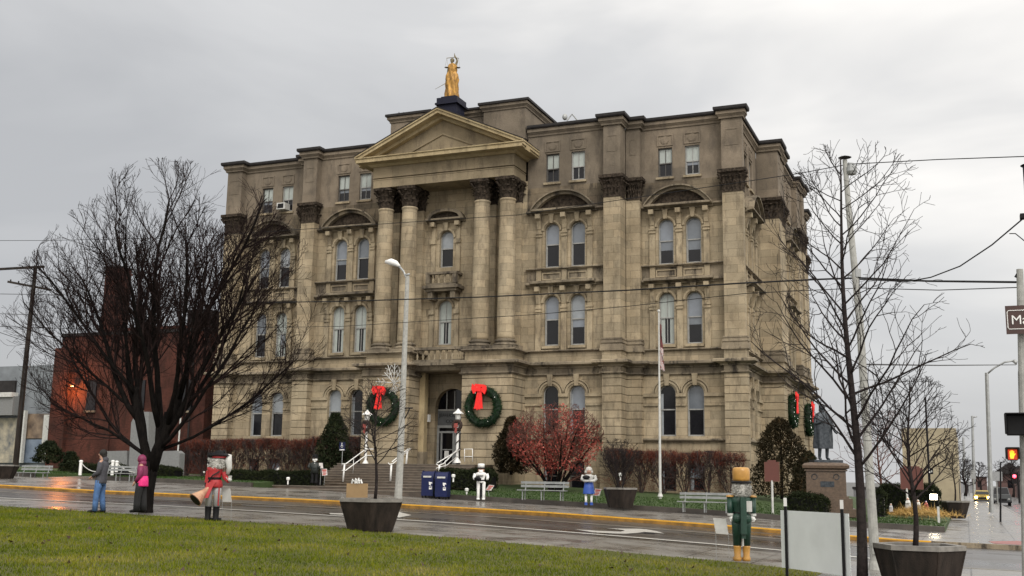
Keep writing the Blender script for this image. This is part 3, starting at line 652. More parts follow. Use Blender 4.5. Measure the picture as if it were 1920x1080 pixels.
def text(s, size, m, parent, T_, u, d, z, right, name='lettering', ext=.006, align='CENTER'):
    cu = bpy.data.curves.new(name, 'FONT'); cu.body = s; cu.size = size; cu.align_x = align; cu.extrude = ext
    tmp = bpy.data.objects.new('t', cu); COL.objects.link(tmp); dg = bpy.context.evaluated_depsgraph_get(); dg.update()
    me = bpy.data.meshes.new_from_object(tmp.evaluated_get(dg)); bpy.data.objects.remove(tmp)
    for v in me.vertices:
        p = T_(u+v.co.x, d+v.co.z, z+v.co.y); v.co = p
    me.name = name; me.materials.clear(); me.materials.append(m)
    o = bpy.data.objects.new(name, me); COL.objects.link(o)
    if parent:
        o.parent = parent
        if parent.get('abs'): o.matrix_parent_inverse = Matrix.Translation(parent.location).inverted()
    return o
text('JEFFERSON CO', .3, M['black'], tr, TDD, -29.4, .06, 5.3, 1); text('COURT', .3, M['black'], tr, TDD, -29.4, .062, 4.93, 1)
b = MB(); b.box(-30.5, -30.36, 0, .1, 2.3, 4.78, TDD); b.box(-28.34, -28.2, 0, .1, 2.3, 4.78, TDD); b.box(-30.36, -28.34, 0, .1, 4.62, 4.78, TDD)
b.box(-30.25, -30.13, 0, .09, 2.35, 4.35, TDD); b.box(-29.42, -29.3, 0, .09, 2.35, 4.35, TDD); b.box(-29.28, -29.16, 0, .09, 2.35, 4.35, TDD); b.box(-30.36, -28.34, 0, .11, 4.3, 4.42, TDD); b.box(-28.6, -28.34, 0, .09, 2.35, 4.35, TDD)
b.box(-30.13, -29.42, 0, .09, 3.25, 3.31, TDD)
dr = b.build('door_frame', M['steel'], court)
b = MB(); b.quad(TDD(-30.36, .02, 2.3), TDD(-28.34, .02, 2.3), TDD(-28.34, .02, 4.7), TDD(-30.36, .02, 4.7)); b.build('door_glass', M['glass'], dr)
b = MB(); b.box(-29.95, -29.65, .09, .1, 2.75, 3.2, TDD); nt_ = b.build('paper_notice', M['white'], dr)
b = MB(); b.box(-30.72, -30.6, 61.1, 61.3, 4.95, 5.4); b.build('wall_lantern', M['white'], court)
# AC unit in the left top window
c0 = at(535, 384, 62.0)
b = MB(); b.box(c0.x-.33, c0.x+.33, 61.45, 62.1, 19.55, 20.0); acu = b.build('air_conditioner', M['offwhite'], None); tag(acu, 'white window air conditioner sticking out of an upper left courthouse window', 'air conditioner')
b = MB(); b.box(c0.x-.22, c0.x+.22, 61.43, 61.45, 19.62, 19.93); b.build('grille', M['black'], acu)
# gold statue group on the ridge
ped = MB(); sx, sy = -28.75, 59.3
ped.box(sx-.62, sx+.62, sy-.62, sy+.62, 23.6, 24.55); ped.box(sx-.78, sx+.78, sy-.78, sy+.78, 24.5, 24.62); ped.box(sx-.7, sx+.7, sy-.7, sy+.7, 24.62, 24.95); ped.box(sx-.5, sx+.5, sy-.5, sy+.5, 24.95, 25.08)
ped.build('statue_pedestal', M['navy'], court)
b = MB()
for x, h in ((at(748, 213, 61.3).x, .45), (at(757, 211, 61.3).x, .4)): b.tube((x, 61.3, 24.9), (x, 61.3, 24.95+h), .025, n=5)
b.build('vent_pipe', M['coping'], court)
b = MB(); q = at(1057, 229, 60.5); b.ball((q.x, 60.7, 23.5), .16, 8, sz=1.3); b.path([(q.x+.1, 60.8, 23.3), (q.x+.4, 60.9, 23.7), (q.x+.7, 61, 23.3)], .05, 5); b.build('roof_floodlight', M['steel'], court)
# ================================================================== GROUND, ROADS, PAVEMENTS
def Hs(X, Y): return H(X, Y)
b = MB()
xs = sorted(set(list(np.linspace(-90, 40, 66)) + [-3000, -1500, -700, -300, -160, 80, 160, 300, 700, 1500, 3000])); ys = sorted(set(list(np.linspace(-10, 100, 45)) + [-400, -60, 130, 200, 300, 500, 900, 1600, 3500]))
nx = len(xs)
b.v = [(x, y, g(x)-.12) for y in ys for x in xs]
b.f = [(j*nx+i, j*nx+i+1, (j+1)*nx+i+1, (j+1)*nx+i) for j in range(len(ys)-1) for i in range(nx-1)]
b.build('ground', mat('wet_ground', (.05, .048, .042), .5, .3, .8), recalc=False)['kind'] = 'structure'
patch('main_road', -120, 60, 28.9, 40.5, lambda x, y: g(x)+.0, M['road'], 540, 4)
patch('side_street', 3.1, 13, 40.5, 400, lambda x, y: -.5 if y > 60 else g(x)*(1-(y-40.5)/19.5)+(-.5)*(y-40.5)/19.5, M['road'], 4, 40)
patch('near_road', 2.5, 60, -10, 28.9, lambda x, y: g(x)-.003, M['road'], 10, 10)
patch('near_sidewalk', -120, 2.5, 24.6, 28.75, lambda x, y: g(x)+.12, M['side'], 80, 4, skirt=.15)
patch('near_walkway', -2.9, 2.5, 8, 24.6, lambda x, y: g(x)+.118, M['side'], 10, 10, skirt=.1)
patch('near_kerb', -120, 2.5, 28.75, 28.9, lambda x, y: g(x)+.13, mat('grey_kerb', (.16, .15, .13), .4), 80, 1, skirt=.17)
patch('far_sidewalk', -120, 3.0, 40.66, 48.6, walk, M['side'], 90, 8)
patch('corner_sidewalk', -1.0, 3.0, 48.6, 400, lambda x, y: -.3 + (walk(x, 48.6)+.3)*max(0, 1-(y-48.6)/8), M['side'], 6, 60, skirt=.2)
M['yellow'] = mat('yellow_kerb_paint', (.52, .26, .02), .35, scale=3, col2=(.75, .40, .03), stretch=(1, 4, 4))
kz = lambda x, y: g(x)+.155
patch('yellow_kerb', -120, -1.2, 40.48, 40.64, kz, M['yellow'], 110, 1, skirt=.06)
patch('kerb_face', -120, -1.2, 40.472, 40.65, lambda x, y: g(x)+.115, mat('dirty_yellow_kerb_face', (.10, .055, .012), .4, scale=2.5, col2=(.30, .15, .02)), 110, 1, skirt=.13)
patch('grey_kerb', -1.2, 3.1, 40.46, 40.66, kz, M['ledge'], 8, 1, skirt=.17)
patch('side_kerb', 3.0, 3.14, 40.66, 400, lambda x, y: -.29 if y > 60 else walk(x, min(y, 48))*(1-(y-40.5)/19.5)-.29*(y-40.5)/19.5+.01, mat('pale_kerb', (.2, .19, .18), .5), 1, 60, skirt=.25)
# painted markings
M['paint'] = mat('road_paint_white', (.42, .41, .38), .35, .25, 2.5, stretch=(1, 3, 1)); M['paintw'] = mat('worn_road_paint', (.20, .18, .15), .3, .35, 1.5)
mk = lambda n, x0, x1, y0, y1, m, nx=400: patch(n, x0, x1, y0, y1, lambda x, y: g(x)+.012, m, nx, 1)
mk('lane_line', -70, -2.4, 31.68, 32.05, M['paint'])
mk('edge_line', -70, -2.4, 36.95, 37.3, M['paintw'])
mk('stop_line', -.75, -.25, 37.0, 40.3, M['paint'], 2)
for P in ([(1077, 993), (1125, 996.3), (1165, 997.6), (1172, 995.2), (1160, 993.4), (1137, 991.4), (1170, 992), (1200, 992.2), (1213, 993.4), (1232, 996.8), (1246, 1001.2), (1225, 999.2), (1208, 998), (1195, 1000), (1172, 1001.6), (1148, 1001), (1110, 998.6)],
          [(617, 962.6), (700, 965.2), (745, 966.8), (748, 960.5), (772, 966.6), (748, 971), (742, 969.2), (700, 967.4), (620, 965)]):
    b = MB(); V = [on(x, y) for x, y in P]; b.poly([(v.x, v.y, g(v.x)+.014) for v in V]); b.build('turn_arrow', M['paint'])['kind'] = 'structure'
# tar seams and patches in the road
b = MB(); random.seed(8)
for _ in range(26):
    x = random.uniform(-45, 1); y = random.uniform(29.5, 40); pts = [(x+i*.5, y+random.uniform(-.12, .12)) for i in range(random.randint(3, 12))]
    for p, q in zip(pts[:-1], pts[1:]): b.quad((p[0], p[1]-.03, g(p[0])+.008), (q[0], q[1]-.03, g(q[0])+.008), (q[0], q[1]+.03, g(q[0])+.008), (p[0], p[1]+.03, g(p[0])+.008))
b.build('tar_seam', M['black'])['kind'] = 'structure'
# lawns
patch('near_lawn', -90, -2.9, -5, 24.6, lambda x, y: g(x)+.125+.03*noise.noise((x*.5, y*.5, 0)), M['grassbase'], 100, 40, skirt=.1)
rw = mat('dark_wet_retaining_kerb', (.05, .042, .035), .45, .3, 3)
def lawn_piece(x0, x1, y0=48.75, y1=90):
    patch('courthouse_lawn', x0, x1, y0, y1, lawn, M['grassbase2'], max(4, int((x1-x0)*1.2)), 24, skirt=.3)
    b = MB(); n = max(2, int((x1-x0)))
    for i in range(n):
        a = x0+(x1-x0)*i/n; c = x0+(x1-x0)*(i+1)/n
        za, zc = walk(a, 48.6), walk(c, 48.6)
        P = [(a, 48.58, za-.1), (c, 48.58, zc-.1), (c, 48.58, zc+.22), (a, 48.58, za+.22)]; Q = [(p[0], 48.78, p[2]) for p in P]
        b.poly(P); b.poly([P[3], P[2], Q[2], Q[3]]); b.poly(Q)
        if i in (0, n-1): k = 0 if i == 0 else 1; b.poly([P[k], Q[k], Q[3-k], P[3-k]])
    b.build('lawn_edge_wall', rw)['kind'] = 'structure'
M['grassbase2'] = mat('wet_lawn', (.022, .045, .010), .85, scale=2.5, col2=(.045, .075, .015), bump=.8, bscale=60)
lawn_piece(-24.6, -.9); lawn_piece(-45.2, -34.6); lawn_piece(-80, -49.6)
patch('memorial_path', -49.6, -45.2, 48.6, 62, lambda x, y: walk(x, 48.6)+.0+(y-48.6)*.02, M['side'], 4, 6)
# forecourt, steps up to the entrance
b = MB(); x0, x1 = -34.6, -24.6
zb = walk(-29, 48.6)
zs = lambda x: float(np.interp(x, WX, WZ))
tops = [(48.6, .78), (50.2, .93)]
b.box(x0, x1, 48.6, 60.9, .2, zb+.12)
b.box(x0+.3, x1-.3, 50.1, 60.9, .2, zb+.27)
nst = 9; z0_ = zb+.27; zl = 2.3
for i in range(nst): b.box(x0+.6, x1-.6, 53.2+i*.36, 60.9, .2, z0_+(zl-z0_)*(i+1)/nst)
stp = b.build('entrance_steps', M['wetstep']); tag(stp, 'broad wet stone steps climbing to the courthouse entrance', 'steps')
b = MB(); b.box(x0-.02, x1+.02, 48.57, 48.8, zb+.09, zb+.127); b.box(x0+.28, x1-.28, 50.06, 50.2, zb+.24, zb+.277)

for i in range(nst): b.box(x0+.58, x1-.58, 53.17+i*.36, 53.25+i*.36, z0_+(zl-z0_)*(i+1)/nst-.03, z0_+(zl-z0_)*(i+1)/nst+.003)
b.build('step_edge', mat('pale_step_edge', (.16, .135, .105), .35, .3, 2), stp)
# ================================================================== VEGETATION
def island_mat(name, cols, rough=.7, trans=0, scale=.6):
    m = bpy.data.materials.new(name); m.use_nodes = True; t = m.node_tree; b = t.nodes['Principled BSDF']; b.inputs['Roughness'].default_value = rough; b.inputs['Specular IOR Level'].default_value = .12
    gm = N(t, 'ShaderNodeNewGeometry'); r = N(t, 'ShaderNodeValToRGB'); el = r.color_ramp.elements
    el[0].color = (*cols[0], 1); el[1].color = (*cols[-1], 1)
    for i, c in enumerate(cols[1:-1]): q = el.new((i+1)/(len(cols)-1)); q.color = (*c, 1)
    tc = N(t, 'ShaderNodeTexCoord'); no = N(t, 'ShaderNodeTexNoise'); no.inputs['Scale'].default_value = scale; no.inputs['Detail'].default_value = 3
    a = N(t, 'ShaderNodeMath', operation='MULTIPLY_ADD'); a.inputs[1].default_value = .5; s = N(t, 'ShaderNodeMath', operation='MULTIPLY_ADD'); s.inputs[1].default_value = 1.6; s.inputs[2].default_value = -.55
    t.links.new(tc.outputs['Object'], no.inputs[0]); t.links.new(no.outputs['Fac'], s.inputs[0]); t.links.new(gm.outputs['Random Per Island'], a.inputs[0]); t.links.new(s.outputs[0], a.inputs[2])
    t.links.new(a.outputs[0], r.inputs[0]); t.links.new(r.outputs[0], b.inputs['Base Color'])
    return m
M['grass'] = island_mat('short_grass', [(.030, .050, .002), (.064, .090, .003), (.105, .125, .004), (.155, .155, .010), (.26, .22, .07)], .75, scale=.5)
M['redleaf'] = island_mat('russet_leaves', [(.09, .016, .013), (.21, .038, .030), (.33, .075, .058), (.42, .17, .13)], .7, scale=1.2)
M['ever'] = island_mat('dark_evergreen', [(.006, .010, .004), (.014, .020, .008), (.030, .030, .012)], .8, scale=1.2)
M['everb'] = island_mat('browning_evergreen', [(.007, .007, .003), (.018, .014, .006), (.040, .025, .010)], .8, scale=1.2)
M['box'] = island_mat('clipped_box', [(.006, .009, .004), (.013, .018, .006), (.022, .026, .010)], .8, scale=1.2)
def tris(name, V, m, parent=None):
    """V: (n,3,3) or (n,4,3) array -> one mesh of separate leaves"""
    n, k = V.shape[:2]; me = bpy.data.meshes.new(name); me.vertices.add(n*k); me.vertices.foreach_set('co', V.reshape(-1).astype(np.float32))
    me.loops.add(n*k); me.loops.foreach_set('vertex_index', np.arange(n*k, dtype=np.int32)); me.polygons.add(n)
    me.polygons.foreach_set('loop_start', np.arange(0, n*k, k, dtype=np.int32)); me.polygons.foreach_set('loop_total', np.full(n, k, dtype=np.int32))
    me.update(calc_edges=True); me.materials.append(m); o = bpy.data.objects.new(name, me); COL.objects.link(o)
    if parent: o.parent = parent
    return o
RS = np.random.default_rng(5)
def leaves(P, size, aspect=.6, up_=.3):
    n = len(P); a = RS.normal(size=(n, 3)); a[:, 2] += up_; a /= np.linalg.norm(a, axis=1)[:, None]
    c = RS.normal(size=(n, 3)); c = np.cross(a, c); c /= np.linalg.norm(c, axis=1)[:, None]
    s = size*RS.uniform(.5, 1.3, (n, 1)); a = a*s; c = c*s*aspect
    return np.stack([P-c*.5, P-a*.1+c*.5, P+a], axis=1)
# --- foreground grass blades
def blades(n, x0, x1, y0, y1, h, zf, keep=lambda x, y: True, wd=.007):
    X = RS.uniform(x0, x1, n); Y = y1-(y1-y0)*RS.uniform(0, 1, n)**.8
    k = np.array([keep(x, y) for x, y in zip(X, Y)]); X, Y = X[k], Y[k]; n = len(X)
    Z = np.array([zf(x, y) for x, y in zip(X, Y)])
    cl = np.array([noise.noise((x*2.2, y*2.2, 0)) for x, y in zip(X, Y)])
    hh = h*RS.uniform(.5, 1.2, n)*(1+.5*cl); a = RS.uniform(0, 2*pi, n); ln = RS.uniform(-.6, .6, (n, 2))*hh[:, None]
    P = np.stack([X, Y, Z], 1); w_ = wd*RS.uniform(.7, 1.5, n); dx = np.stack([np.cos(a)*w_, np.sin(a)*w_, 0*a], 1)
    tip = P+np.stack([ln[:, 0], ln[:, 1], hh], 1)
    return np.stack([P-dx, P+dx, tip], 1)
nl = lambda x, y: g(x)+.12+.03*noise.noise((x*.5, y*.5, 0))
vis = lambda x, y: -48.5 < math.degrees(atan2(x, y)) < 4
o = tris('grass', np.concatenate([blades(250000, -31, -2.92, 9, 24.62, .055, nl, vis)]), M['grass']); tag(o, kind='stuff')
lk = lambda x, y: not (-34.7 < x < -24.5) and not (-49.6 < x < -45.2)
o = tris('grass', blades(26000, -57, -.95, 48.8, 56, .07, lambda x, y: lawn(x, y)-.01, lk, .02), island_mat('wet_grass', [(.010, .026, .004), (.022, .050, .008), (.040, .075, .012)], .6)); tag(o, kind='stuff')
# --- fallen leaves on the near lawn
P = []
for _ in range(260):
    x, y = RS.uniform(-26, -3), RS.uniform(13, 24.5)
    if vis(x, y): P.append((x, y, nl(x, y)+.05))
o = tris('fallen_leaves', leaves(np.array(P), .07, .8, .0), mat('brown_dead_leaf', (.04, .02, .01), .7)); tag(o, kind='stuff')

# --- bare trees
class Tree:
    def __init__(s, seed, inside, seg, n, ratio, ang, wob, trop, sides, taper, jitter=.3, thin=1.0, minr=.004):
        s.r = random.Random(seed); s.__dict__.update(inside=inside, seg=seg, n=n, ratio=ratio, ang=ang, wob=wob, trop=trop, sides=sides, taper=taper, jit=jitter, thin=thin, minr=minr)
        s.b = [MB() for _ in range(8)]
    def grow(s, p, d, Ln, r, lv):
        R = s.r; n = s.seg[lv]; st = Ln/n; pts = [p.copy()]; rad = [r]; rt_ = max(s.minr, r*s.taper[lv]); kids = []
        for i in range(n):
            d = d + Vector((R.gauss(0, 1), R.gauss(0, 1), R.gauss(0, 1)))*s.wob[lv]; d.z += s.trop[lv]; d.normalize()
            q = p+d*st
            if not s.inside(q): 
                if len(pts) < 2: return
                break
            p = q; f = (i+1)/n; pts.append(p.copy()); rad.append(r+(rt_-r)*f)
            if lv+1 < len(s.seg): kids.append((p.copy(), d.copy(), rad[-1], f))
        if len(pts) < 2: return
        s.b[min(lv, 7)].path(pts, rad, s.sides[lv])
        if lv+1 < len(s.seg):
            tot = s.n[lv]
            for k in range(tot):
                f = .12+.88*(k+R.random())/tot; j = min(len(kids)-1, int(f*len(kids))); 
                if j < 0: continue
                P, D, rr, ff = kids[j]
                ax = D.orthogonal().normalized(); ax.rotate(Matrix.Rotation(R.uniform(0, 2*pi), 3, D))
                a = radians(s.ang[lv]*R.uniform(.65, 1.3)); nd = D*cos(a)+ax*sin(a)
                s.grow(P, nd.normalized(), Ln*s.ratio[lv]*R.uniform(1-s.jit, 1+s.jit)*(1.12-.55*ff), max(s.minr, min(rr*.75, r*.5)*s.thin), lv+1)
def tree_obj(T_, label, loc, trunklv=1, group=None, m='bark', cat='tree', name='bare_tree'):
    root = empty(name, loc, label, cat, group)
    a = MB(); c = MB()
    for i, bb in enumerate(T_.b):
        t = a if i < trunklv else c; k = len(t.v); t.v += bb.v; t.f += [tuple(q+k for q in f) for f in bb.f]
    a.build('trunk', M[m], root, recalc=False, smooth=True); 
    if c.v: c.build('crown', M['twigb' if m == 'bark' else m], root, recalc=False)
    return root
# big tree at the kerb on the left
bp_ = on(273, 961)
def ins(q):
    x, y, z = q.x-.35, q.y, q.z
    return z < 1.5 or (abs(x/4.85)**2+abs(y/4.6)**2+abs((z-5.2)/(5.2 if z > 5.2 else 4.3))**2 < 1+.06*noise.noise((x*1.3, y*1.3, z*1.3)))
T1 = Tree(11, ins, [5, 9, 7, 5, 4], [0, 13, 9, 6], [0, .48, .50, .5], [0, 32, 32, 36], [.05, .075, .10, .13, .16], [0, .06, .085, .085, .08], [10, 8, 5, 3, 3], [.85, .3, .35, .4, .5], thin=.85, minr=.0048)
T1.b[0].path([(0, 0, -.2), (0, 0, .1), (.03, 0, .6), (.08, 0, 1.1), (.10, 0, 1.45)], [.26, .20, .175, .185, .20], 12)
LIMBS = {'l': ([(.06, 0, 1.15), (-.12, .02, 1.6), (-.33, 0, 2.2), (-.55, -.05, 2.9), (-.66, 0, 3.6)], [.15, .135, .12, .10, .075]),
         'r': ([(.10, 0, 1.2), (.28, -.02, 1.75), (.52, 0, 2.3), (.80, .05, 2.9), (1.0, 0, 3.7)], [.18, .165, .145, .12, .08]),
         'c': ([(.16, 0, 1.4), (.24, .08, 2.0), (.22, .05, 2.8), (.14, 0, 3.6)], [.13, .12, .10, .08]),
         'b': ([(.12, .05, 1.3), (.10, .35, 2.0), (.05, .55, 2.9)], [.12, .10, .07])}
for P_, R_ in LIMBS.values(): T1.b[0].path(P_, R_, 10)
for k, (dx, dy, dz, L_, r_) in enumerate([(-.30, .1, 1, 7.6, .105), (.02, -.1, 1, 8.0, .10), (.42, .0, 1, 7.8, .12), (.95, .1, .9, 6.6, .10), (-.85, -.1, .9, 6.2, .085), (.12, .5, 1, 7.4, .085), (-.1, -.5, 1, 7.4, .085), (1.6, -.2, .75, 5.6, .07), (-1.6, .1, .7, 5.6, .06), (.6, -.5, .9, 6.9, .08), (-.55, .5, .9, 6.9, .07), (1.9, .4, .42, 5.0, .05), (-1.9, -.2, .5, 5.0, .05), (1.2, -.8, .7, 5.6, .055), (-.6, .05, 1, 7.4, .07), (-1.2, .3, 1, 6.8, .06), (-1.0, -.4, 1, 6.8, .06), (1.2, .3, 1, 6.6, .06), (-1.4, -.3, .6, 6, .05)]):
    q_ = 'l' if dx < -.2 else 'r' if dx > .4 else 'b' if dy > .3 else 'c'; P_, R_ = LIMBS[q_]; f_ = (.35+.62*((k*.37) % 1)) if abs(dx) < 1.5 else .25; j_ = int(f_*(len(P_)-1)); s0 = Vector(P_[j_]).lerp(Vector(P_[j_+1]), f_*(len(P_)-1)-j_)
    T1.grow(s0, Vector((dx*.8, dy, dz)).normalized(), L_*.82 if abs(dx) < 1.5 else L_, min(r_, R_[j_]*.75), 1)
tree_obj(T1, 'big bare many-stemmed tree with a dense rounded crown at the near kerb', bp_, 2)
# young tree on the right foreground
bp2 = at(1619, 1085, 20.2)
H2 = (at(1605, 285, 20.2)-bp2).z
def ins2(q): 
    h = q.z/H2
    return h < 1.02 and (q.x/2.15)**2+(q.y/2.1)**2 < max(.02, 1-((h-.52)/.52)**2)*1.0
T2 = Tree(5, ins2, [16, 8, 6, 5], [0, 7, 4], [0, .42, .5], [0, 40, 42], [.02, .08, .12, .15], [.0, .035, .04, .03], [8, 5, 4, 3], [.16, .25, .4, .5], jitter=.35, minr=.0042)
pts = [Vector((-.02+(-.13)*t+.05*sin(t*7), .03*sin(t*9), H2*t-.1)) for t in np.linspace(0, 1, 16)]
T2.b[0].path(pts, [.10+(-.088)*t**.8 for t in np.linspace(0, 1, 16)], 10)
rr = random.Random(3)
for k in range(34):
    t = .26+.72*k/34; P = pts[0].lerp(pts[-1], t); j = min(14, int(t*15)); P = pts[j].lerp(pts[j+1], t*15-j); a = k*2.4+rr.uniform(-.4, .4); el = radians(rr.uniform(28, 52))
    T2.grow(P, Vector((cos(a)*cos(el), sin(a)*cos(el), sin(el))), (2.9-1.5*t)*rr.uniform(.75, 1.15), .034*(1.05-t*.8), 1)
tree_obj(T2, 'slender bare young tree beside the blank white board, tall and close on the right', bp2, 1, m='bark2')
def small_tree(px_, py, Y, topy, wpx, seed, label, n=26, clear=.3, m='bark2', rb=.045, group=None, dz=0):
    p = at(px_, py, Y); s_ = FPX/( (p-CAM).dot(fw)); hh = (py-topy)/s_; R_ = wpx/2/s_
    def ii(q): h = q.z/hh; return h < 1.03 and (q.x**2+q.y**2)/(R_*R_) < max(.03, 1-((h-.62)/.44)**2)
    T = Tree(seed, ii, [10, 6, 5, 4], [0, 6, 3], [0, .45, .5], [0, 38, 40], [.03, .09, .12, .15], [0, .04, .04, .02], [7, 4, 3, 3], [.2, .3, .4, .5], minr=max(.0035, .30/s_*.8))
    P_ = [Vector((rb*.8*sin(t*8), rb*.8*cos(t*6)-rb*.8, hh*t)) for t in np.linspace(0, 1, 11)]
    T.b[0].path(P_, [rb*(1-.88*t) for t in np.linspace(0, 1, 11)], 8); r_ = random.Random(seed)
    for k in range(n):
        t = clear+(.95-clear)*k/n; j = min(9, int(t*10)); Q = P_[j].lerp(P_[j+1], t*10-j); a = k*2.4+r_.uniform(-.5, .5); el = radians(r_.uniform(22, 50))
        T.grow(Q, Vector((cos(a)*cos(el), sin(a)*cos(el), sin(el))), hh*(.62-.3*t)*r_.uniform(.8, 1.15), rb*.42*(1.1-t*.8), 1)
    return tree_obj(T, label, p, 1, m=m, group=group)
small_tree(703, 940, 24.7, 716, 160, 21, 'small bare tree growing in the planter in front of the steps', rb=.045)
small_tree(1716, 1035, 20.3, 715, 250, 22, 'bare young tree growing in the big planter at the lower right', n=34, rb=.05)
small_tree(1791, 940, 67, 838, 80, 23, 'thin bare sapling in the far planter on the side street pavement', n=20, rb=.05)
# shrub in the mid planter
def bush(seed, h, R_, m, n=9, lv=3, minr=.006, spread=.55):
    def ii(q): return q.z < h*1.05 and (q.x**2+q.y**2) < R_*R_
    T = Tree(seed, ii, [5, 5, 4, 3], [6, 5, 4], [.6, .55, .5], [30, 34, 40], [.08, .1, .13, .15], [.03, .05, .05, .03], [5, 4, 3, 3], [.4, .4, .5, .5], minr=minr)
    r_ = random.Random(seed)
    for k in range(n):
        a = 2*pi*k/n+r_.uniform(-.3, .3); s_ = r_.uniform(.1, spread)
        T.grow(Vector((cos(a)*.08, sin(a)*.08, 0)), Vector((cos(a)*s_, sin(a)*s_, 1)).normalized(), h*r_.uniform(.7, .95), .028, 0)
    return T
pq = at(1163, 925, 47.6)
T = bush(31, 2.3, 1.0, 'bark2'); tree_obj(T, 'bare shrub with upright stems in the planter between bench and flagpole', pq, 1, m='bark2', cat='shrub', name='bare_shrub')
# burgundy hedges: individual clipped shrubs, bare below and thick with red twigs above
def hedge_shrub(seed):
    T = bush(seed, 2.25, .78, 'twig', n=8, minr=.009, spread=.5); root = empty('hedge_shrub', (0, 0, 0), 'x', 'shrub', 'burgundy hedge shrubs along the courthouse wall')
    a = MB()
    for bb in T.b: k = len(a.v); a.v += bb.v; a.f += [tuple(q+k for q in f) for f in bb.f]
    a.build('stems', M['twigd'], root, recalc=False)
    n = 2600; z = 1.5+.85*RS.beta(2.2, 1.6, n); P = np.stack([RS.uniform(-.8, .8, n), RS.uniform(-.5, .5, n), z+RS.normal(0, .04, n)], 1)
    L_ = leaves(P, .16, .10, 1.6); tris('twigs', L_, M['hedge'], root)
    n = 700; P = np.stack([RS.uniform(-.75, .75, n), RS.uniform(-.45, .45, n), RS.uniform(.2, 1.6, n)], 1); tris('leaves', leaves(P, .07, .5, .2), M['hedge'], root)
    return root
M['twigd'] = mat('dark_hedge_stems', (.03, .018, .016), .8, .4, 9)
M['hedge'] = island_mat('burgundy_twiglets', [(.03, .010, .008), (.07, .018, .012), (.12, .035, .022), (.16, .07, .05)], .8, scale=1.5)
ORD = 'first second third fourth fifth sixth seventh eighth ninth tenth eleventh twelfth thirteenth'.split()
protos = [hedge_shrub(41), hedge_shrub(42), hedge_shrub(43)]
spots = [(-17.9+i*1.24, 59.6) for i in range(6)] + [(-50.2+i*1.3, 59.6) for i in range(13)]
ends = {0: 'hedge shrub at the inner end of the right hand hedge, beside the red tree', 5: 'hedge shrub at the corner end of the right hand hedge, under the corner pier', 6: 'outermost hedge shrub of the left hand hedge, by the brick building', 18: 'hedge shrub of the left hand hedge nearest the entrance'}
for i, (x, y) in enumerate(spots):
    o = protos[i] if i < 3 else copy_tree(protos[i % 3])
    o.location = (x, y, lawn(x, y)-.05 if x > -46 else 1.4); o.rotation_euler = (0, 0, 0 if i % 2 else pi); o.scale = (1, 1, random.uniform(.95, 1.05))
    o['label'] = ends.get(i, '%s burgundy shrub from the wall corner in the right hand hedge' % ORD[5-i] if i < 6 else '%s burgundy shrub from the entrance side in the left hand hedge' % ORD[18-i])
    o['group'] = 'burgundy shrubs of the right hand hedge' if i < 6 else 'burgundy shrubs of the left hand hedge'
# evergreens and low box shrubs
def evergreen(x, y, z, h, R_, m, label, n=9000, name='evergreen_shrub', top=.15, size=.16, pw=.8, cat='shrub', group=None):
    root = empty(name, (x, y, z), label, cat, group)
    t = RS.uniform(0, 1, n)**.85; prof_ = np.interp(t, [0, .12, .35, .7, .9, 1], [.8, 1, 1, .72, .4, top]); a = RS.uniform(0, 2*pi, n)
    lump = 1+.22*np.sin(a*3+t*9+seed_(label))+.12*np.sin(a*7-t*21)
    r = R_*prof_*lump*RS.uniform(.35, 1, n)**.4; P = np.stack([r*np.cos(a), r*np.sin(a), h*t], 1)
    tris('crown', leaves(P, size, .45, .5), m, root)
    b = MB(); b.path([(0, 0, -.1), (.03, 0, h*.5), (0, .02, h*.9)], [.1, .06, .02], 6); b.build('trunk', M['bark'], root)
    return root
def seed_(s): return sum(map(ord, s)) % 7
p = at(625, 880, 57.3); evergreen(p.x, 57.3, p.z-.3, 3.6, .95, M['ever'], 'dark conical evergreen left of the entrance steps')
p = at(958, 880, 57.3); evergreen(p.x-.1, 57.6, p.z-.2, 3.1, .9, M['everb'], 'brownish evergreen tucked between the pier and the red tree')
p = at(1466, 925, 58.5); evergreen(p.x, 58.5, p.z-.2, 4.0, 1.45, M['everb'], 'broad browning evergreen at the corner beside the red marker')
p = at(1516, 900, 64); evergreen(p.x, 64, p.z-.9, 2.4, .9, M['ever'], 'dark evergreen behind the bronze statue')
p = at(90, 862, 57); evergreen(p.x, 57, p.z-.2, 1.4, .9, M['ever'], 'small dark evergreen mound in front of the grey mural building', 4000, top=.3)
p = at(131, 880, 56); evergreen(p.x, 56, p.z-.2, 1.3, .6, M['ever'], 'small dark evergreen beside the left bench', 3000, top=.4)
def boxhedge(xa, xb, Y, py, h, label, m='box', d=.6):
    a = at(xa, py, Y); c = at(xb, py, Y); root = MB(); L_ = c.x-a.x; n = int(2600*max(.6, L_*h))
    t = RS.uniform(0, 1, n); u = RS.uniform(-1, 1, n); v = RS.uniform(0, 1, n); side = RS.uniform(0, 1, n) < .55
    yy = np.where(side, np.sign(u)*d*(.97+.05*RS.normal(size=n)), u*d); zz = np.where(side, v*h, h*(.97+.06*RS.normal(size=n)))
    e = np.minimum(1, np.minimum(t, 1-t)*L_/.3); zz = zz*(.75+.25*e)+.05*np.sin(t*L_*3)
    P = np.stack([t*L_, yy*(.7+.3*e), zz], 1)
    e_ = empty('box_hedge', (a.x, Y, min(a.z, c.z)-.05), label, 'hedge')
    b = MB(); b.box(.12, L_-.12, -d*.75, d*.75, 0, h*.85); b.build('core', M['black'], e_)
    tris('foliage', leaves(P, .1, .5, .5), M[m], e_)
boxhedge(436, 600, 51.2, 908, .75, 'long low clipped box hedge left of the forecourt')
boxhedge(822, 928, 52.5, 912, .9, 'low dark clipped hedge behind the mailboxes')
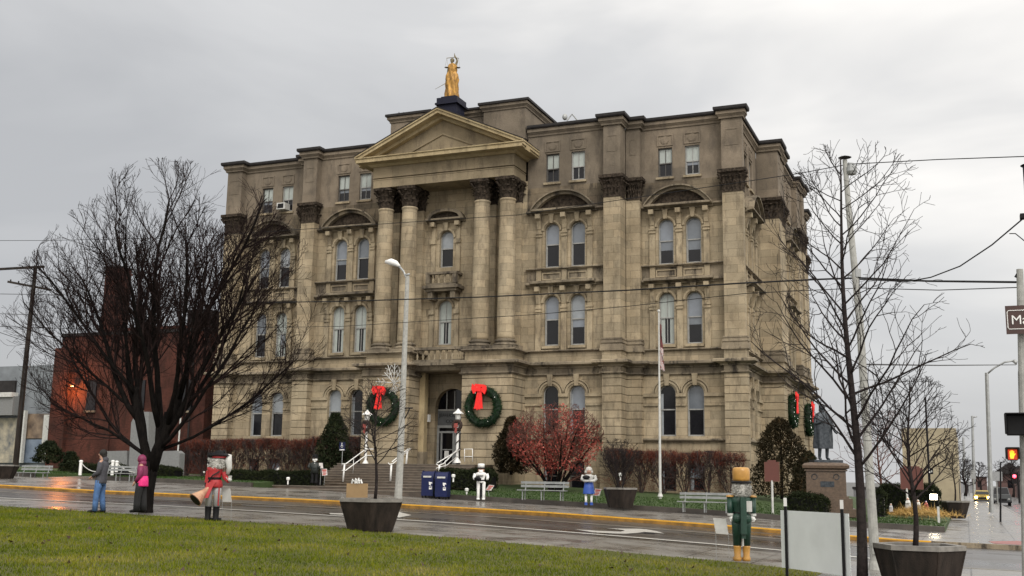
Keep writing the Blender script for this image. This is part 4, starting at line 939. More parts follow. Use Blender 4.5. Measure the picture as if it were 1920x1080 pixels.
boxhedge(285, 334, 53.5, 893, .6, 'rounded low hedge under the right memorial slab')
boxhedge(140, 235, 54, 892, .75, 'low dark hedge behind the white chain posts')
boxhedge(1476, 1556, 50.6, 966, .95, 'low dark hedge in front of the statue pedestal', d=.5)
boxhedge(1640, 1665, 50.2, 966, 1.1, 'round dark clipped ball shrub on the corner lawn', d=.4)
# red shrub tree
p = at(1040, 925, 55.6)
rroot = empty('red_leaved_tree', (p.x, 55.6, p.z-.1), 'spreading small tree with russet red leaves in front of the right wall', 'tree')
T = Tree(61, lambda q: (q.x/2.75)**2+(q.y/2.2)**2+((q.z-2.9)/2.15)**2 < 1.0 or q.z < 1.2, [5, 6, 5, 4], [7, 6, 4], [.75, .55, .5], [30, 34, 38], [.08, .1, .12, .15], [.03, .03, .03, .02], [6, 5, 3, 3], [.5, .4, .4, .5], minr=.009)
for k in range(11):
    a = 2*pi*k/11; T.grow(Vector((cos(a)*.12, sin(a)*.12, 0)), Vector((cos(a)*.6, sin(a)*.6, 1)).normalized(), 3.5, .07, 0)
a = MB(); c = MB()
for i, bb in enumerate(T.b): t = a if i < 1 else c; k = len(t.v); t.v += bb.v; t.f += [tuple(q+k for q in f) for f in bb.f]
a.build('trunk', M['bark'], rroot, recalc=False); c.build('branches', M['twig'], rroot, recalc=False)
n = 11500; U = RS.normal(size=(n, 3)); U /= np.linalg.norm(U, axis=1)[:, None]; rad = RS.uniform(0, 1, n)**.42
P = U*rad[:, None]*np.array([2.65, 2.1, 2.0])+np.array([0, 0, 2.9])
nn = np.array([noise.noise((q[0]*1.1, q[1]*1.1, q[2]*1.1)) for q in P]); hz = (P[:, 2]-1.0)/4
keep = (nn > -.25+.42*np.clip(hz, 0, 1)) & (P[:, 2] > 1.15+.25*np.sin(P[:, 0]*2.5)); P = P[keep]
tris('crown', leaves(P, .12, .6, .1), M['redleaf'], rroot)
# bare reddish tree behind the corner and distant trees
small_tree(1652, 950, 72, 775, 190, 71, 'bare reddish tree behind the statue, far side of the side lawn', n=30, clear=.2, rb=.09, m='twig')
for i, (x, yb, Y, yt, wp, lb) in enumerate([(1900, 932, 190, 858, 80, 'far bare tree at the right edge of the side street'), (1838, 928, 210, 868, 40, 'far bare tree left of the oncoming cars'), (1810, 930, 150, 862, 50, 'far bare tree behind the far planter')]):
    small_tree(x, yb, Y, yt, wp, 80+i, lb, n=22, clear=.25, rb=.22, m='bark2')
# ================================================================== STREET OBJECTS
def P3(px_, py, Y): p = at(px_, py, Y); return (p.x, p.y, p.z)
def stand(px_, py, Y, rz=-YAW):
    p = at(px_, py, Y); s = FPX/((p-CAM).dot(fw)); return p, s
def local(ox, oy, s): return lambda x, y, d=0: ((x-ox)/s, d, (oy-y)/s)
def bench(px_, py, Y, label, wpx=None):
    p, s = stand(px_, py, Y); w_ = 2.4
    r = empty('park_bench', (p.x, Y, p.z), label, 'bench', 'grey slatted benches on the courthouse lawn edge', rz=radians(-2))
    b = MB(); b.box(-w_/2, w_/2, -.28, -.13, .43, .47); b.box(-w_/2, w_/2, -.10, .05, .43, .47); b.build('seat', M['benchw'], r)
    for z in (.58, .74): b = MB(); b.box(-w_/2, w_/2, .14+z*.08, .17+z*.08, z, z+.11); b.build('backrest_slat', M['benchw'], r)
    for x in (-.95, 0, .95):
        b = MB(); b.tube((x, -.2, 0), (x, -.2, .43), .028, n=6); b.tube((x, .1, 0), (x, .1, .43), .028, n=6); b.path([(x, .08, .43), (x, .16, .5), (x, .23, .86)], .024, 6); b.box(x-.03, x+.03, -.25, .12, .40, .43); b.build('leg', M['benchw'], r)
    return r
bench(1018, 938, 48.1, 'grey slatted bench in front of the red tree')
bench(1323, 961, 48.1, 'grey slatted bench partly hidden behind the green nutcracker')
bench(62, 901, 48.1, 'grey slatted bench farthest left, in front of the mural building')
bench(222, 903, 48.1, 'grey slatted bench between the two standing people')
# planters
def planter(px_, py, Y, wtop, hgt, wbot, label, n=6, sq=False, soil=True):
    p, s = stand(px_, py, Y); r = empty('street_planter', (p.x, Y, p.z), label, 'planter', 'dark tapered street planters')
    r.rotation_euler = (0, 0, radians(22+5))
    b = MB(); c = 1/cos(pi/n); A = wtop/2*c; B_ = wbot/2*c
    b.lathe([(B_, 0), (A, hgt-.07)], n=n)
    for i in range(n):
        t = 2*pi*(i+.5)/n; b.path([(B_*cos(t), B_*sin(t), .02), ((A)*cos(t), (A)*sin(t), hgt-.08)], .018, 4)
    b.build('tub', M['wood'], r)
    b = MB(); b.lathe([(A-.12, hgt-.12), (A-.12, hgt), (A+.02, hgt), (A+.02, hgt-.08), (A-.02, hgt-.08)], n=n); b.build('rim', M['rim'], r)
    b = MB(); b.lathe([(A-.1, hgt-.1), (A-.11, hgt-.06)], n=n); b.build('soil', M['soil'], r)
    return r
M['rim'] = mat('worn_planter_rim', (.16, .15, .135), .5, .3, 7); M['soil'] = mat('dark_wet_soil', (.02, .014, .01), .8, .3, 12, bump=.6)
planter(695, 995, 24.75, 1.52, .80, 1.08, 'dark tapered planter with a small bare tree, in front of the entrance')
planter(1163, 952, 47.6, 1.35, .88, .95, 'dark tapered planter with a bare shrub between bench and flagpole')
planter(1727, 1116, 20.3, 1.27, .84, .95, 'big dark planter with a pale rim at the lower right corner')
planter(1792, 972, 66, 1.3, .95, .85, 'far dark planter on the side street pavement')
planter(2, 899, 45.5, 1.5, .8, 1.0, 'dark planter cut by the left edge of the photo')
# blank white board on two posts (seen from behind)
a, c = at(1463, 952, 22.3), at(1591, 968, 20.9)
r = empty('notice_board', ((a.x+c.x)/2, (a.y+c.y)/2, g(-3)+.1), 'blank pale grey-white board on two dark posts at the lawn corner', 'sign board', absolute=True)
def slab(b, A, C_, z0, z1, t):
    A = Vector(A); C_ = Vector(C_); n = Vector((-(C_.y-A.y), C_.x-A.x, 0)).normalized()*t
    P = [(A.x, A.y), (C_.x, C_.y), (C_.x+n.x, C_.y+n.y), (A.x+n.x, A.y+n.y)]
    for i in range(4): j = (i+1) % 4; b.quad((*P[i], z0), (*P[j], z0), (*P[j], z1), (*P[i], z1))
    b.poly([(*p, z1) for p in P]); b.poly([(*p, z0) for p in P])
zt = (a.z+c.z)/2; zlow = at(1463, 1064, 22.3).z
b = MB(); slab(b, a, c, zlow, zt, .012); b.build('board', mat('blank_pale_panel', (.62, .65, .65), .4, .07, 1.5), r)
for f in (.085, .915):
    q = Vector(a).lerp(Vector(c), f); b = MB(); b.box(q.x-.026, q.x+.026, q.y-.06, q.y-.01, zlow-.25, zt+.08); po = b.build('post', M['postg'] if 'postg' in M else M['black'], r)
    b = MB(); b.box(q.x-.028, q.x+.028, q.y-.062, q.y-.008, zt+.08, zt+.24); b.build('post_tip', M['white'], po)
# small plates hanging by the nutcrackers
def plate(pts, Y, label, legs, m='offwhite'):
    P = [at(x, y, Y) for x, y in pts]; c = sum(P, Vector())/4
    r = empty('small_sign_plate', (c.x, c.y, g(c.x)+.1), label, 'sign', absolute=True)
    b = MB(); b.poly([tuple(p) for p in P]); b.poly([(p.x, p.y+.012, p.z) for p in P])
    for i in range(4): j = (i+1) % 4; b.quad(tuple(P[i]), tuple(P[j]), (P[j].x, P[j].y+.012, P[j].z), (P[i].x, P[i].y+.012, P[i].z))
    b.build('plate', M[m], r)
    b = MB()
    for i, j in ((0, 0), (1, 1)):
        q = P[3-i]; b.tube((q.x, q.y+.01, q.z), (q.x, q.y+.02, g(q.x)+.1), .006, n=4)
    b.build('wire_leg', M['steel'], r)
plate([(416, 915), (431, 915), (434, 941), (417, 941)], 24.3, 'small grey plate beside the red nutcracker', 1)
plate([(1337, 971), (1361, 973), (1366, 1002), (1342, 1000)], 24.9, 'small grey plate on wire legs left of the green nutcracker', 1)
# tan board behind the planter
a = at(650, 906, 26.6); c = at(688, 937, 26.6); r = empty('cardboard_sign', ((a.x+c.x)/2, 26.6, g(a.x)+.12), 'tan board standing behind the centre planter with a white bow on top', 'sign board', absolute=True)
b = MB(); b.box(a.x, c.x, 26.6, 26.63, c.z, a.z); b.build('board', mat('tan_board', (.30, .20, .10), .8, .1, 3), r)
b = MB()
for x in (a.x+.1, c.x-.1): b.tube((x, 26.65, g(a.x)), (x, 26.65, a.z-.05), .015, n=5)
b.build('stake', M['wood'], r)
b = MB(); k = (c.x-a.x)
for q, hh in ((.35, .13), (.5, .16), (.62, .12)): b.path([(a.x+k*(q-.1), 26.6, a.z), (a.x+k*(q-.05), 26.58, a.z+hh*.8), (a.x+k*q, 26.6, a.z+hh*.4), (a.x+k*(q+.06), 26.6, a.z+hh*.85), (a.x+k*(q+.12), 26.6, a.z)], .025, 5)
b.build('bow', M['white'], r)
# mailboxes
def mailbox(px_, Y, label):
    p, s = stand(px_, 929, Y); z = walk(p.x, 48.2); r = empty('collection_mailbox', (p.x, Y, z), label, 'mailbox', 'blue collection mailboxes at the steps')
    r.rotation_euler = (0, 0, radians(10)); w_ = .29
    b = MB(); n = 12; prof_ = [(-.33, .12), (.33, .12), (.33, .95)]+[(.33*cos(a_), .95+.33*sin(a_)) for a_ in np.linspace(0, pi, n)][1:-1]+[(-.33, .95)]
    for s_ in (-1, 1): b.poly([(s_*w_, y, zz) for y, zz in prof_])
    for q, t in zip(prof_, prof_[1:]+prof_[:1]): b.quad((-w_, *q), (w_, *q), (w_, *t), (-w_, *t))
    b.build('body', M['blue'], r)
    b = MB()
    for s_ in (-1, 1): b.path([(s_*w_*1.01, .34*cos(a_), .95+.345*sin(a_)) for a_ in np.linspace(0, pi, 12)], .018, 4)
    b.build('top_rim', M['blue'], r)
    b = MB(); b.box(-.2, .2, -.36, -.32, .98, 1.06); b.build('pull_door', M['offwhite'], r)
    b = MB()
    for x in (-.24, .24):
        for y in (-.26, .26): b = MB(); b.box(x-.035, x+.035, y-.035, y+.035, 0, .13); b.build('leg', M['black'], r)
    # white emblem: swept eagle-like head mark over a small square label
    b = MB(); X0 = w_+.004 if False else None
    F = lambda u, v: (u, -.336, v)
    b.poly([F(.08, .78), (.24, -.336, .76), (.26, -.336, .70), (.17, -.336, .69), (.2, -.336, .6), (.1, -.336, .63)]); b.poly([F(.10, .56), F(.24, .56), F(.24, .42), F(.10, .42)]); b.build('emblem', M['white'], r)
    b = MB(); b.poly([(.12, -.338, .54), (.22, -.338, .54), (.22, -.338, .50), (.12, -.338, .50)]); b.build('label_band', M['blue'], r)
    return r
mailbox(804, 48.15, 'left one of the two blue mailboxes beside the steps'); mailbox(830, 47.95, 'right one of the two blue mailboxes, with white emblem showing')
# steps furniture: rails, candy striped lamp posts
def rail(rows, label, group='white pipe handrails on the entrance steps'):
    """rows: list of (type, [(px,py,Y)...])"""
    p0 = at(*rows[0][1][0]); r = empty('handrail', (p0.x, p0.y, p0.z), label, 'handrail', group, absolute=True)
    for kind, pts, rr_ in rows:
        b = MB(); b.path([P3(*q) for q in pts], rr_, 8); b.build(kind, M['white'], r, smooth=True)
rail([('post', [(643, 903, 53.3), (646, 871, 53.3)], .05), ('top_rail', [(641, 870, 53.2), (648, 870, 53.3), (686, 842, 56.9), (700, 842, 57)], .03), ('lower_rail', [(641, 882, 53.2), (648, 882, 53.3), (686, 854, 56.9), (700, 854, 57)], .03), ('baluster', [(662, 889, 55), (663, 861, 54.8)], .018)], 'leftmost white handrail on the steps, left of the lamp post')
rail([('post', [(732, 902, 53.3), (734, 869, 53.3)], .055), ('top_rail', [(728, 868, 53.2), (731, 871, 53.2), (737, 869, 53.3), (770, 841, 56.9), (765, 842, 57.2), (735, 866, 53.5)], .026), ('rear_post', [(761, 876, 56.9), (764, 845, 56.9)], .055), ('lower_rail', [(745, 885, 54.5), (747, 861, 54.5)], .03)], 'middle white handrail on the steps, just behind the street lamp pole')
rail([('post', [(823, 900, 53.3), (824, 872, 53.3)], .055), ('top_rail', [(818, 870, 53.2), (822, 873, 53.3), (832, 869, 53.6), (857, 843, 56.9), (862, 843, 57), (820, 868, 53.3)], .028), ('lower_rail', [(818, 878, 53.3), (838, 872, 54.3), (858, 855, 56.9)], .024), ('baluster', [(834, 885, 54.4), (835, 863, 54.4)], .018)], 'right white handrail on the steps, above the mailboxes')
rail([('top_rail', [(870, 842, 57.2), (886, 842, 57.2)], .02), ('lower_rail', [(870, 856, 57.2), (886, 856, 57.2)], .02), ('post', [(871, 842, 57.2), (871, 866, 57.2)], .022), ('rear_post', [(886, 842, 57.2), (886, 866, 57.2)], .022)], 'low white guard rail against the right pier')
def candy_post(px_, pyb, pyt, Y, label):
    p, s = stand(px_, pyb, Y); h = (pyb-pyt)/s; r = empty('lamp_post', (p.x, Y, p.z), label, 'lamp post', 'candy striped lamp posts flanking the entrance')
    b = MB(); b.tube((0, 0, 0), (0, 0, h-.55), .075, n=12); b.lathe([(.22, 0), (.2, .08), (.1, .25), (.08, .3)], n=12); b.build('post', M['white'], r, smooth=False)
    b = MB(); pts = [(.09*cos(t*2*pi*4), .09*sin(t*2*pi*4), .3+(h-1.0)*t) for t in np.linspace(0, 1, 70)]; b.path(pts, .035, 4); b.build('garland', M['garl'], r)
    b = MB(); b.lathe([(.1, h-.55), (.14, h-.5), (.17, h-.2), (.15, h-.2)], n=6); b.build('lantern_glass', M['offwhite'], r)
    b = MB(); b.lathe([(.3, h-.2), (.3, h-.16), (.1, h), (.03, h+.1)], n=6); b.build('lantern_roof', M['white'], r)
    b = MB()
    for i in range(14): a_ = 2*pi*i/14; b.ball((.24*cos(a_), -.12, h-.85+.24*sin(a_)), .11, 5)
    wr = b.build('small_wreath', M['garl'], r)
    b = MB(); b.poly([(-.14, -.27, h-1.0), (.14, -.27, h-.95), (.1, -.27, h-.72), (-.12, -.27, h-.75)]); b.poly([(-.1, -.27, h-1.25), (.05, -.27, h-1.3), (.08, -.27, h-1.0), (-.05, -.27, h-.98)]); b.build('bow', M['dred'], r)
M['garl'] = mat('dark_brown_garland', (.025, .012, .008), .8, .5, 25); M['dred'] = mat('dull_red_ribbon', (.25, .05, .04), .7)
candy_post(685, 872, 772, 56.9, 'striped lamp post with small wreath left of the steps'); candy_post(857, 868, 770, 56.9, 'striped lamp post with small wreath right of the door')
# chained posts left
cp = []
for i, (x, yb, yt, lb) in enumerate([(150, 891, 863, 'white chain post nearest the left bench'), (210, 891, 863, 'white chain post just right of the man in jeans'), (218, 885, 864, 'white chain post set back behind its pair')]):
    Y = 49.2 if i < 2 else 51; p, s = stand(x, yb, Y); b = MB(); h = (yb-yt)/s; b.lathe([(.09, 0), (.09, h-.12), (.11, h-.1), (.11, h-.04), (.05, h)], (p.x, Y, p.z), 10); o = b.build('bollard', M['white']); tag(o, lb, 'bollard', 'white chain posts by the memorial path'); cp.append((p, h))
def chain(a, c, sag, label):
    b = MB(); b.path([Vector(a).lerp(Vector(c), t)-Vector((0, 0, sag*4*t*(1-t))) for t in np.linspace(0, 1, 9)], .025, 5); tag(b.build('chain', M['offwhite']), label, 'chain', 'white chains of the memorial path')
q0, q1, q2 = [Vector((p.x, p.y, p.z+h-.15)) for p, h in cp]
chain(q0, q1, .5, 'white chain hanging between the two front posts'); chain(q2, q2+Vector((2.2, .5, -.1)), .45, 'white chain running right from the set back post')
# memorial slabs
def mslab(pts, Y, t, label, name='memorial_slab'):
    P = [at(x, y, Y) for x, y in pts]; b = MB(); A = [(p.x, Y, p.z) for p in P]; B_ = [(p.x, Y+t, p.z) for p in P]
    b.poly(A); b.poly(B_)
    for i in range(len(A)): j = (i+1) % len(A); b.quad(A[i], A[j], B_[j], B_[i])
    tag(b.build(name, M['greyst']), label, 'monument', 'grey stone memorial')
mslab([(193, 892), (193, 846), (238, 845), (238, 892)], 56.5, .5, 'low wide grey memorial slab left of the tall one')
mslab([(240, 892), (246, 792), (256, 772), (279, 772), (277, 892)], 56.2, .7, 'tall grey memorial shaft half hidden by the big tree')
mslab([(294, 890), (306, 846), (331, 845), (337, 850), (335, 890)], 56.5, .5, 'low grey memorial slab right of the big tree')
p = at(333, 846, 56.9); b = MB(); b.tube((p.x, 56.9, p.z-1.6), at(339, 779, 56.9), .05, n=6); tag(b.build('white_pole', M['offwhite']), 'slim white pole rising beside the right memorial slab', 'pole')
# flagpole
p, s = stand(1238, 931, 53.5); b = MB(); zt = at(1236, 585, 53.5).z
r = empty('flagpole', (p.x, 53.5, p.z), 'tall white flagpole with a furled flag on the right lawn', 'flagpole')
b.tube((0, 0, -.1), (0, 0, zt-p.z), .07, .035, 10); b.ball((0, 0, zt-p.z+.05), .08, 6); b.lathe([(.14, 0), (.1, .12), (.08, .14)], n=10); b.build('pole', M['offwhite'], r, smooth=False)
def flagpart(z0, z1, m, w0, w1, nm='flag'):
    b = MB(); n = 12; L0 = []
    for i in range(n+1):
        t = i/n; z = z0+(z1-z0)*t; w_ = w0+(w1-w0)*t; L0.append([(.06+.0*t, -.02, z), (.06+w_*.5, -.06*sin(t*9), z-.05), (.06+w_, .05*cos(t*7), z-.1), (.06+w_*.6, .08, z-.12)])
    for i in range(n):
        for k in range(3): b.quad(L0[i][k], L0[i][k+1], L0[i+1][k+1], L0[i+1][k])
    return b.build(nm, m, r)
zr = lambda py: at(1240, py, 53.5).z-p.z
flagpart(zr(606), zr(650), mat('dark_red_flag', (.10, .02, .02), .8), .06, .14, 'flag_canton'); fm = mat('striped_flag_cloth', (.42, .40, .39), .8)
t = fm.node_tree; wv = N(t, 'ShaderNodeTexWave'); wv.inputs['Scale'].default_value = 2.4; wv.inputs['Distortion'].default_value = 3; wv.bands_direction = 'DIAGONAL'; rp = N(t, 'ShaderNodeValToRGB'); rp.color_ramp.interpolation = 'CONSTANT'; rp.color_ramp.elements[0].color = (.22, .04, .04, 1); rp.color_ramp.elements[1].color = (.45, .43, .42, 1); rp.color_ramp.elements[1].position = .4
t.links.new(wv.outputs['Color'], rp.inputs[0]); t.links.new(rp.outputs[0], t.nodes['Principled BSDF'].inputs['Base Color'])
flagpart(zr(650), zr(692), fm, .14, .2)
# markers
def marker(px_, yb, Y, x0, x1, y0, y1, label, m='brownsign', postm='offwhite', double=False):
    p, s = stand(px_, yb, Y); r = empty('historical_marker', (p.x, Y, p.z), label, 'sign', absolute=True)
    A, C_ = at(x0, y0, Y), at(x1, y1, Y)
    b = MB(); b.box(A.x, C_.x, Y-.03, Y+.03, C_.z, A.z); b.box(A.x+.12, C_.x-.12, Y-.028, Y+.028, A.z, A.z+.08); pn = b.build('panel', M[m], r)
    b = MB(); e = .025; b.box(A.x-e, C_.x+e, Y-.04, Y+.04, C_.z-e, C_.z); b.box(A.x-e, A.x, Y-.04, Y+.04, C_.z, A.z); b.box(C_.x, C_.x+e, Y-.04, Y+.04, C_.z, A.z); b.build('rim', mat('marker_rim', (.12, .05, .03), .5), pn)
    b = MB(); b.tube((p.x, Y, p.z-.1), (p.x, Y, C_.z+.02), .05, n=8); b.build('post', M[postm], r)
marker(1449, 962, 49.5, 1434, 1461, 866, 902, 'dark red marker on a white post beside the corner evergreen')
marker(1701, 935, 58, 1688, 1731, 877, 917, 'wide brown marker on two short posts behind the planter tree')
# disabled parking style blue sign by the evergreen
A, C_ = at(637, 829, 56), at(647, 845, 56); r = empty('accessible_sign', (A.x, 56, 1.2), 'small blue and white wheelchair sign by the dark evergreen', 'sign', absolute=True)
b = MB(); b.box(A.x, C_.x, 55.98, 56, C_.z, A.z); b.build('plate', M['blue'], r)
mx, mz = (A.x+C_.x)/2, (A.z+C_.z)/2+.05
b = MB(); b.ball((mx-.02, 55.97, mz+.13), .03, 5, sy=.3); b.box(mx-.04, mx-.01, 55.965, 55.975, mz-.02, mz+.1); b.box(mx-.04, mx+.06, 55.965, 55.975, mz-.03, mz-.0); b.path([(mx+.07*cos(t_)-.01, 55.97, mz-.05+.07*sin(t_)) for t_ in np.linspace(radians(100), radians(380), 12)], .01, 4); b.box(A.x+.03, C_.x-.03, 55.965, 55.975, C_.z+.02, C_.z+.08); b.build('wheelchair_symbol', M['white'], r)
b = MB(); b.tube(((A.x+C_.x)/2, 56.03, 1.0), ((A.x+C_.x)/2, 56.03, A.z), .02, n=6); b.build('post', M['steel'], r)
# small red and white cards on wire
def card(pts, Y, label, red=True):
    P = [at(x, y, Y) for x, y in pts]; c = sum(P, Vector())/4; zb = walk(c.x, 48.6)+.15 if Y < 50 else lawn(c.x, Y)
    r = empty('small_card_sign', (c.x, Y, zb), label, 'sign', 'small paper cards beside the nutcrackers', absolute=True)
    b = MB(); b.poly([tuple(p) for p in P]); b.build('card', M['cardw'], r)
    u, v = P[1]-P[0], P[3]-P[0]; b = MB(); q = lambda a, c_: tuple(P[0]+u*a+v*c_+Vector((0, -.006, 0)))
    if red:
        for a0, a1, c0, c1 in ((.1, .9, .1, .3), (.15, .8, .38, .5), (.2, .85, .58, .7), (.1, .7, .78, .9)): b.poly([q(a0, c0), q(a1, c0), q(a1, c1), q(a0, c1)])
        b.build('red_print', M['cardr'], r)
    b = MB(); b.tube(tuple((P[2]+P[3])/2), (c.x, Y, zb-.05), .012, n=4); b.build('stake', M['steel'], r)
M['cardw'] = mat('white_card', (.62, .58, .56), .5); M['cardr'] = mat('red_print', (.50, .08, .06), .5)
card([(917, 909), (927, 910), (921, 920), (910, 919)], 49, 'tilted red and white card right of the white nutcracker')
card([(1116, 916), (1128, 917), (1124, 930), (1112, 929)], 49, 'tilted red and white card right of the blue skirted figure')
card([(603, 879), (613, 879), (614, 891), (604, 892)], 50.5, 'red and white card left of the steps handrail')
card([(598, 868), (605, 868), (606, 878), (598, 878)], 50.4, 'small white card held by the dark hatted figure', False)
card([(517, 880), (523, 876), (524, 886), (517, 889)], 55, 'small white card in front of the left hedge', False)

# ------------------------------------------------------------------ painted wooden nutcrackers
def mats(n, c, **k): M[n] = mat(n, c, **k)
mats('dgreen', (.006, .035, .022), rough=.5, var=.35, scale=9, bump=.15); mats('brass', (.42, .22, .05), rough=.35, var=.25, scale=3); mats('nred', (.30, .012, .016), rough=.6, scale=8, col2=(.34, .02, .022), bump=.15); mats('fur', (.46, .45, .42), rough=.95, var=.35, scale=30, bump=1, bscale=60)
mats('skirtblue', (.02, .07, .33), rough=.5); mats('paintgrey', (.40, .40, .41), rough=.45, var=.15)
mats('cloth_grey', (.055, .055, .065), rough=.9, var=.2, scale=8); mats('denim', (.055, .12, .26), rough=.85, var=.35, scale=7); mats('skin', (.42, .24, .17), rough=.55); mats('hair', (.012, .010, .009), rough=.8)
mats('maroon', (.16, .012, .06), rough=.6, var=.2); mats('pink', (.65, .015, .17), rough=.6); mats('blackcloth', (.008, .008, .009), rough=.85)
def fig(name, ox, oy, Y, label, cat, group=None):
    p, s = stand(ox, oy, Y); r = empty(name, (p.x, Y, p.z), label, cat, group, rz=-YAW); return r, s, local(ox, oy, s)
class Pt:
    """collect coloured pieces of one figure: pt('part', material) -> MB"""
    def __init__(s, root): s.root = root; s.d = []
    def __call__(s, name, m): b = MB(); s.d.append((name, m, b)); return b
    def done(s, smooth=()):
        out = {}
        for n, m, b in s.d: out[n] = b.build(n, M[m], s.root, smooth=n in smooth)
        return out
def fuzz(r, b_, name, c, sx, sy, sz, n, m='fur', size=.05):
    U = RS.normal(size=(n, 3)); U /= np.linalg.norm(U, axis=1)[:, None]; U = np.sign(U)*np.abs(U)**.6; P = U*np.array([sx, sy, sz])*.95+np.array(c)
    return tris(name, leaves(P, size, .5, 0), M[m], r)
# red nutcracker (back view)
r, s, q = fig('nutcracker', 396, 977, 24.05, 'tall red coated nutcracker with a horn and black boots on the near lawn edge', 'nutcracker', 'painted wooden nutcracker figures')
k = Pt(r)
for x in (389, 404): 
    b = k('boot', 'black'); c = q(x, 977); b.lathe([(.085, 0), (.09, .05), (.075, .1), (.085, .36), (.09, .38)], (c[0], 0, 0), 12); b.box(c[0]-.06, c[0]+.1, -.02, .2, 0, .08)
    b = k('trouser_leg', 'paintgrey'); b.lathe([(.085, .38), (.1, .85), (.1, .95)], (c[0], 0, 0), 12)
b = k('red_stripe', 'nred'); c = q(409, 955); b.box(c[0]-.012, c[0]+.012, -.11, -.07, .4, .92)
b = k('coat', 'nred'); b.lathe([(.20, .86), (.23, .9), (.20, 1.04), (.15, 1.1), (.2, 1.3), (.21, 1.38), (.1, 1.43)], (.02, 0, 0), 16, 1, .75)
b = k('belt', 'black'); b.lathe([(.165, 1.06), (.175, 1.07), (.175, 1.12), (.165, 1.13)], (.02, 0, 0), 16, 1, .8)
b = k('chest_strap', 'black'); b.path([q(389, 906, -.17), q(397, 893, -.2), q(409, 885, -.15)], .022, 4)
b = k('lever', 'nred'); P_ = [q(386, 905, -.18), q(404, 905, -.18), q(398, 915, -.2), q(393, 934, -.3), q(382, 934, -.3), q(385, 915, -.2)]; b.poly(P_); b.poly([(x, y+.05, z) for x, y, z in P_])
for i in range(6): j = (i+1) % 6; a_, c_ = P_[i], P_[j]; b.quad(a_, c_, (c_[0], c_[1]+.05, c_[2]), (a_[0], a_[1]+.05, a_[2]))
b = k('arm', 'nred'); b.path([q(385, 884), q(384, 895), q(383, 906)], [.06, .06, .055], 8)
b = k('arm', 'nred'); b.path([q(414, 886), q(417, 896), q(426, 903, -.1)], [.07, .07, .055], 8)
b = k('hand', 'offwhite'); b.ball(q(428, 900, -.1), .055, 8); 
for t_ in range(4): b.path([q(426+t_*1.6, 898, -.12), q(427+t_*1.7, 893, -.14)], .012, 5)
b.path([q(424, 900, -.12), q(422, 896, -.15)], .012, 5)
b = k('left_white_staff', 'offwhite'); b.path([q(385, 866, .05), q(384, 905, .05)], [.045, .04], 8); b.ball(q(386, 862, .05), .07, 8); b.ball(q(377, 887, .0), .03, 6); b.ball(q(385, 873, .05), .06, 8)
b = k('black_glove', 'black'); b.path([q(384, 905), q(383, 914)], [.06, .05], 8); b.ball(q(386, 869, .0), .045, 6)
b = k('white_fur_plume', 'offwhite'); b.path([q(424, 853, 0), q(421, 865, 0), q(424, 878, 0), q(421, 890, 0)], [.05, .1, .075, .05], 8)
b = k('head', 'fur'); b.lathe([(.14, 0), (.19, .05), (.19, .2), (.16, .27)], (.08, 0, q(0, 881)[2]), 14, 1.05, .9)
b = k('hat_band', 'nred'); c = q(404, 860); b.lathe([(.19, 0), (.18, .06)], (c[0], 0, c[2]), 14, 1, .9)
b = k('hat', 'black'); b.lathe([(.21, .05), (.26, .07), (.2, .1), (.1, .17), (.03, .2)], (c[0], 0, c[2]), 14, 1.15, .9); b.path([q(384, 859, 0), q(397, 855, 0), q(415, 849, 0)], [.02, .04, .07], 6); b.box(*[q(382, 850)[0], q(393, 850)[0], -.05, .05, q(0, 858)[2], q(0, 850)[2]])
b = k('horn_bell', 'brass2'); 
A, B_ = Vector(q(391, 915, -.15)), Vector(q(372, 938, -.42)); d_ = (B_-A); b.path([A+d_*t_ for t_ in (0, .3, .6, .85, 1)], [.04, .07, .12, .17, .20], 16)
b = k('horn_mouth', 'black'); b.path([B_-d_*.0, B_+d_.normalized()*.012], [.165, .165], 16)
mats('brass2', (.30, .13, .08), rough=.5, scale=5, col2=(.50, .32, .20))
k.done(('coat', 'boot', 'trouser_leg', 'white_fur_plume')); fuzz(r, 0, 'hair', (.08, -.0, q(0, 871)[2]), .2, .18, .14, 1800, size=.045)
# green nutcracker (back view)
r, s, q = fig('nutcracker', 1391, 1052, 24.9, 'tall green nutcracker with a gold hat and grey hair on the near lawn edge', 'nutcracker', 'painted wooden nutcracker figures')
k = Pt(r); z = lambda py: q(0, py)[2]; x_ = lambda px_: q(px_, 0)[0]
for x in (1383, 1400):
    b = k('boot', 'brass'); b.lathe([(.085, 0), (.09, .06), (.07, .12), (.085, z(1026)), (.09, z(1024))], (x_(x), 0, 0), 14); b.box(x_(x)-.06, x_(x)+.06, -.02, .22, 0, .07)
    b = k('trouser_leg', 'dgreen'); b.lathe([(.085, z(1025)), (.115, z(985)), (.12, z(978))], (x_(x), 0, 0), 14)
b = k('seat', 'dgreen'); b.ball((x_(1384), -.05, z(974)), .13, 10); b.ball((x_(1399), -.05, z(974)), .13, 10)
b = k('coat', 'dgreen'); b.lathe([(.16, z(976)), (.15, z(967)), (.21, z(945)), (.24, z(936)), (.12, z(932))], (x_(1391), 0, 0), 18, 1, .75)
b = k('lever', 'dgreen'); b.box(x_(1386), x_(1397), -.28, -.2, z(1002), z(934)); b.box(x_(1387.5), x_(1395.5), -.24, -.2, z(1010), z(1002))
b = k('belt', 'black'); b.lathe([(.165, z(968)), (.175, z(967)), (.175, z(963)), (.165, z(962))], (x_(1391), 0, 0), 16, 1, .8)
b = k('white_panel', 'offwhite'); b.box(x_(1398), x_(1409), -.185, -.12, z(961), z(941))
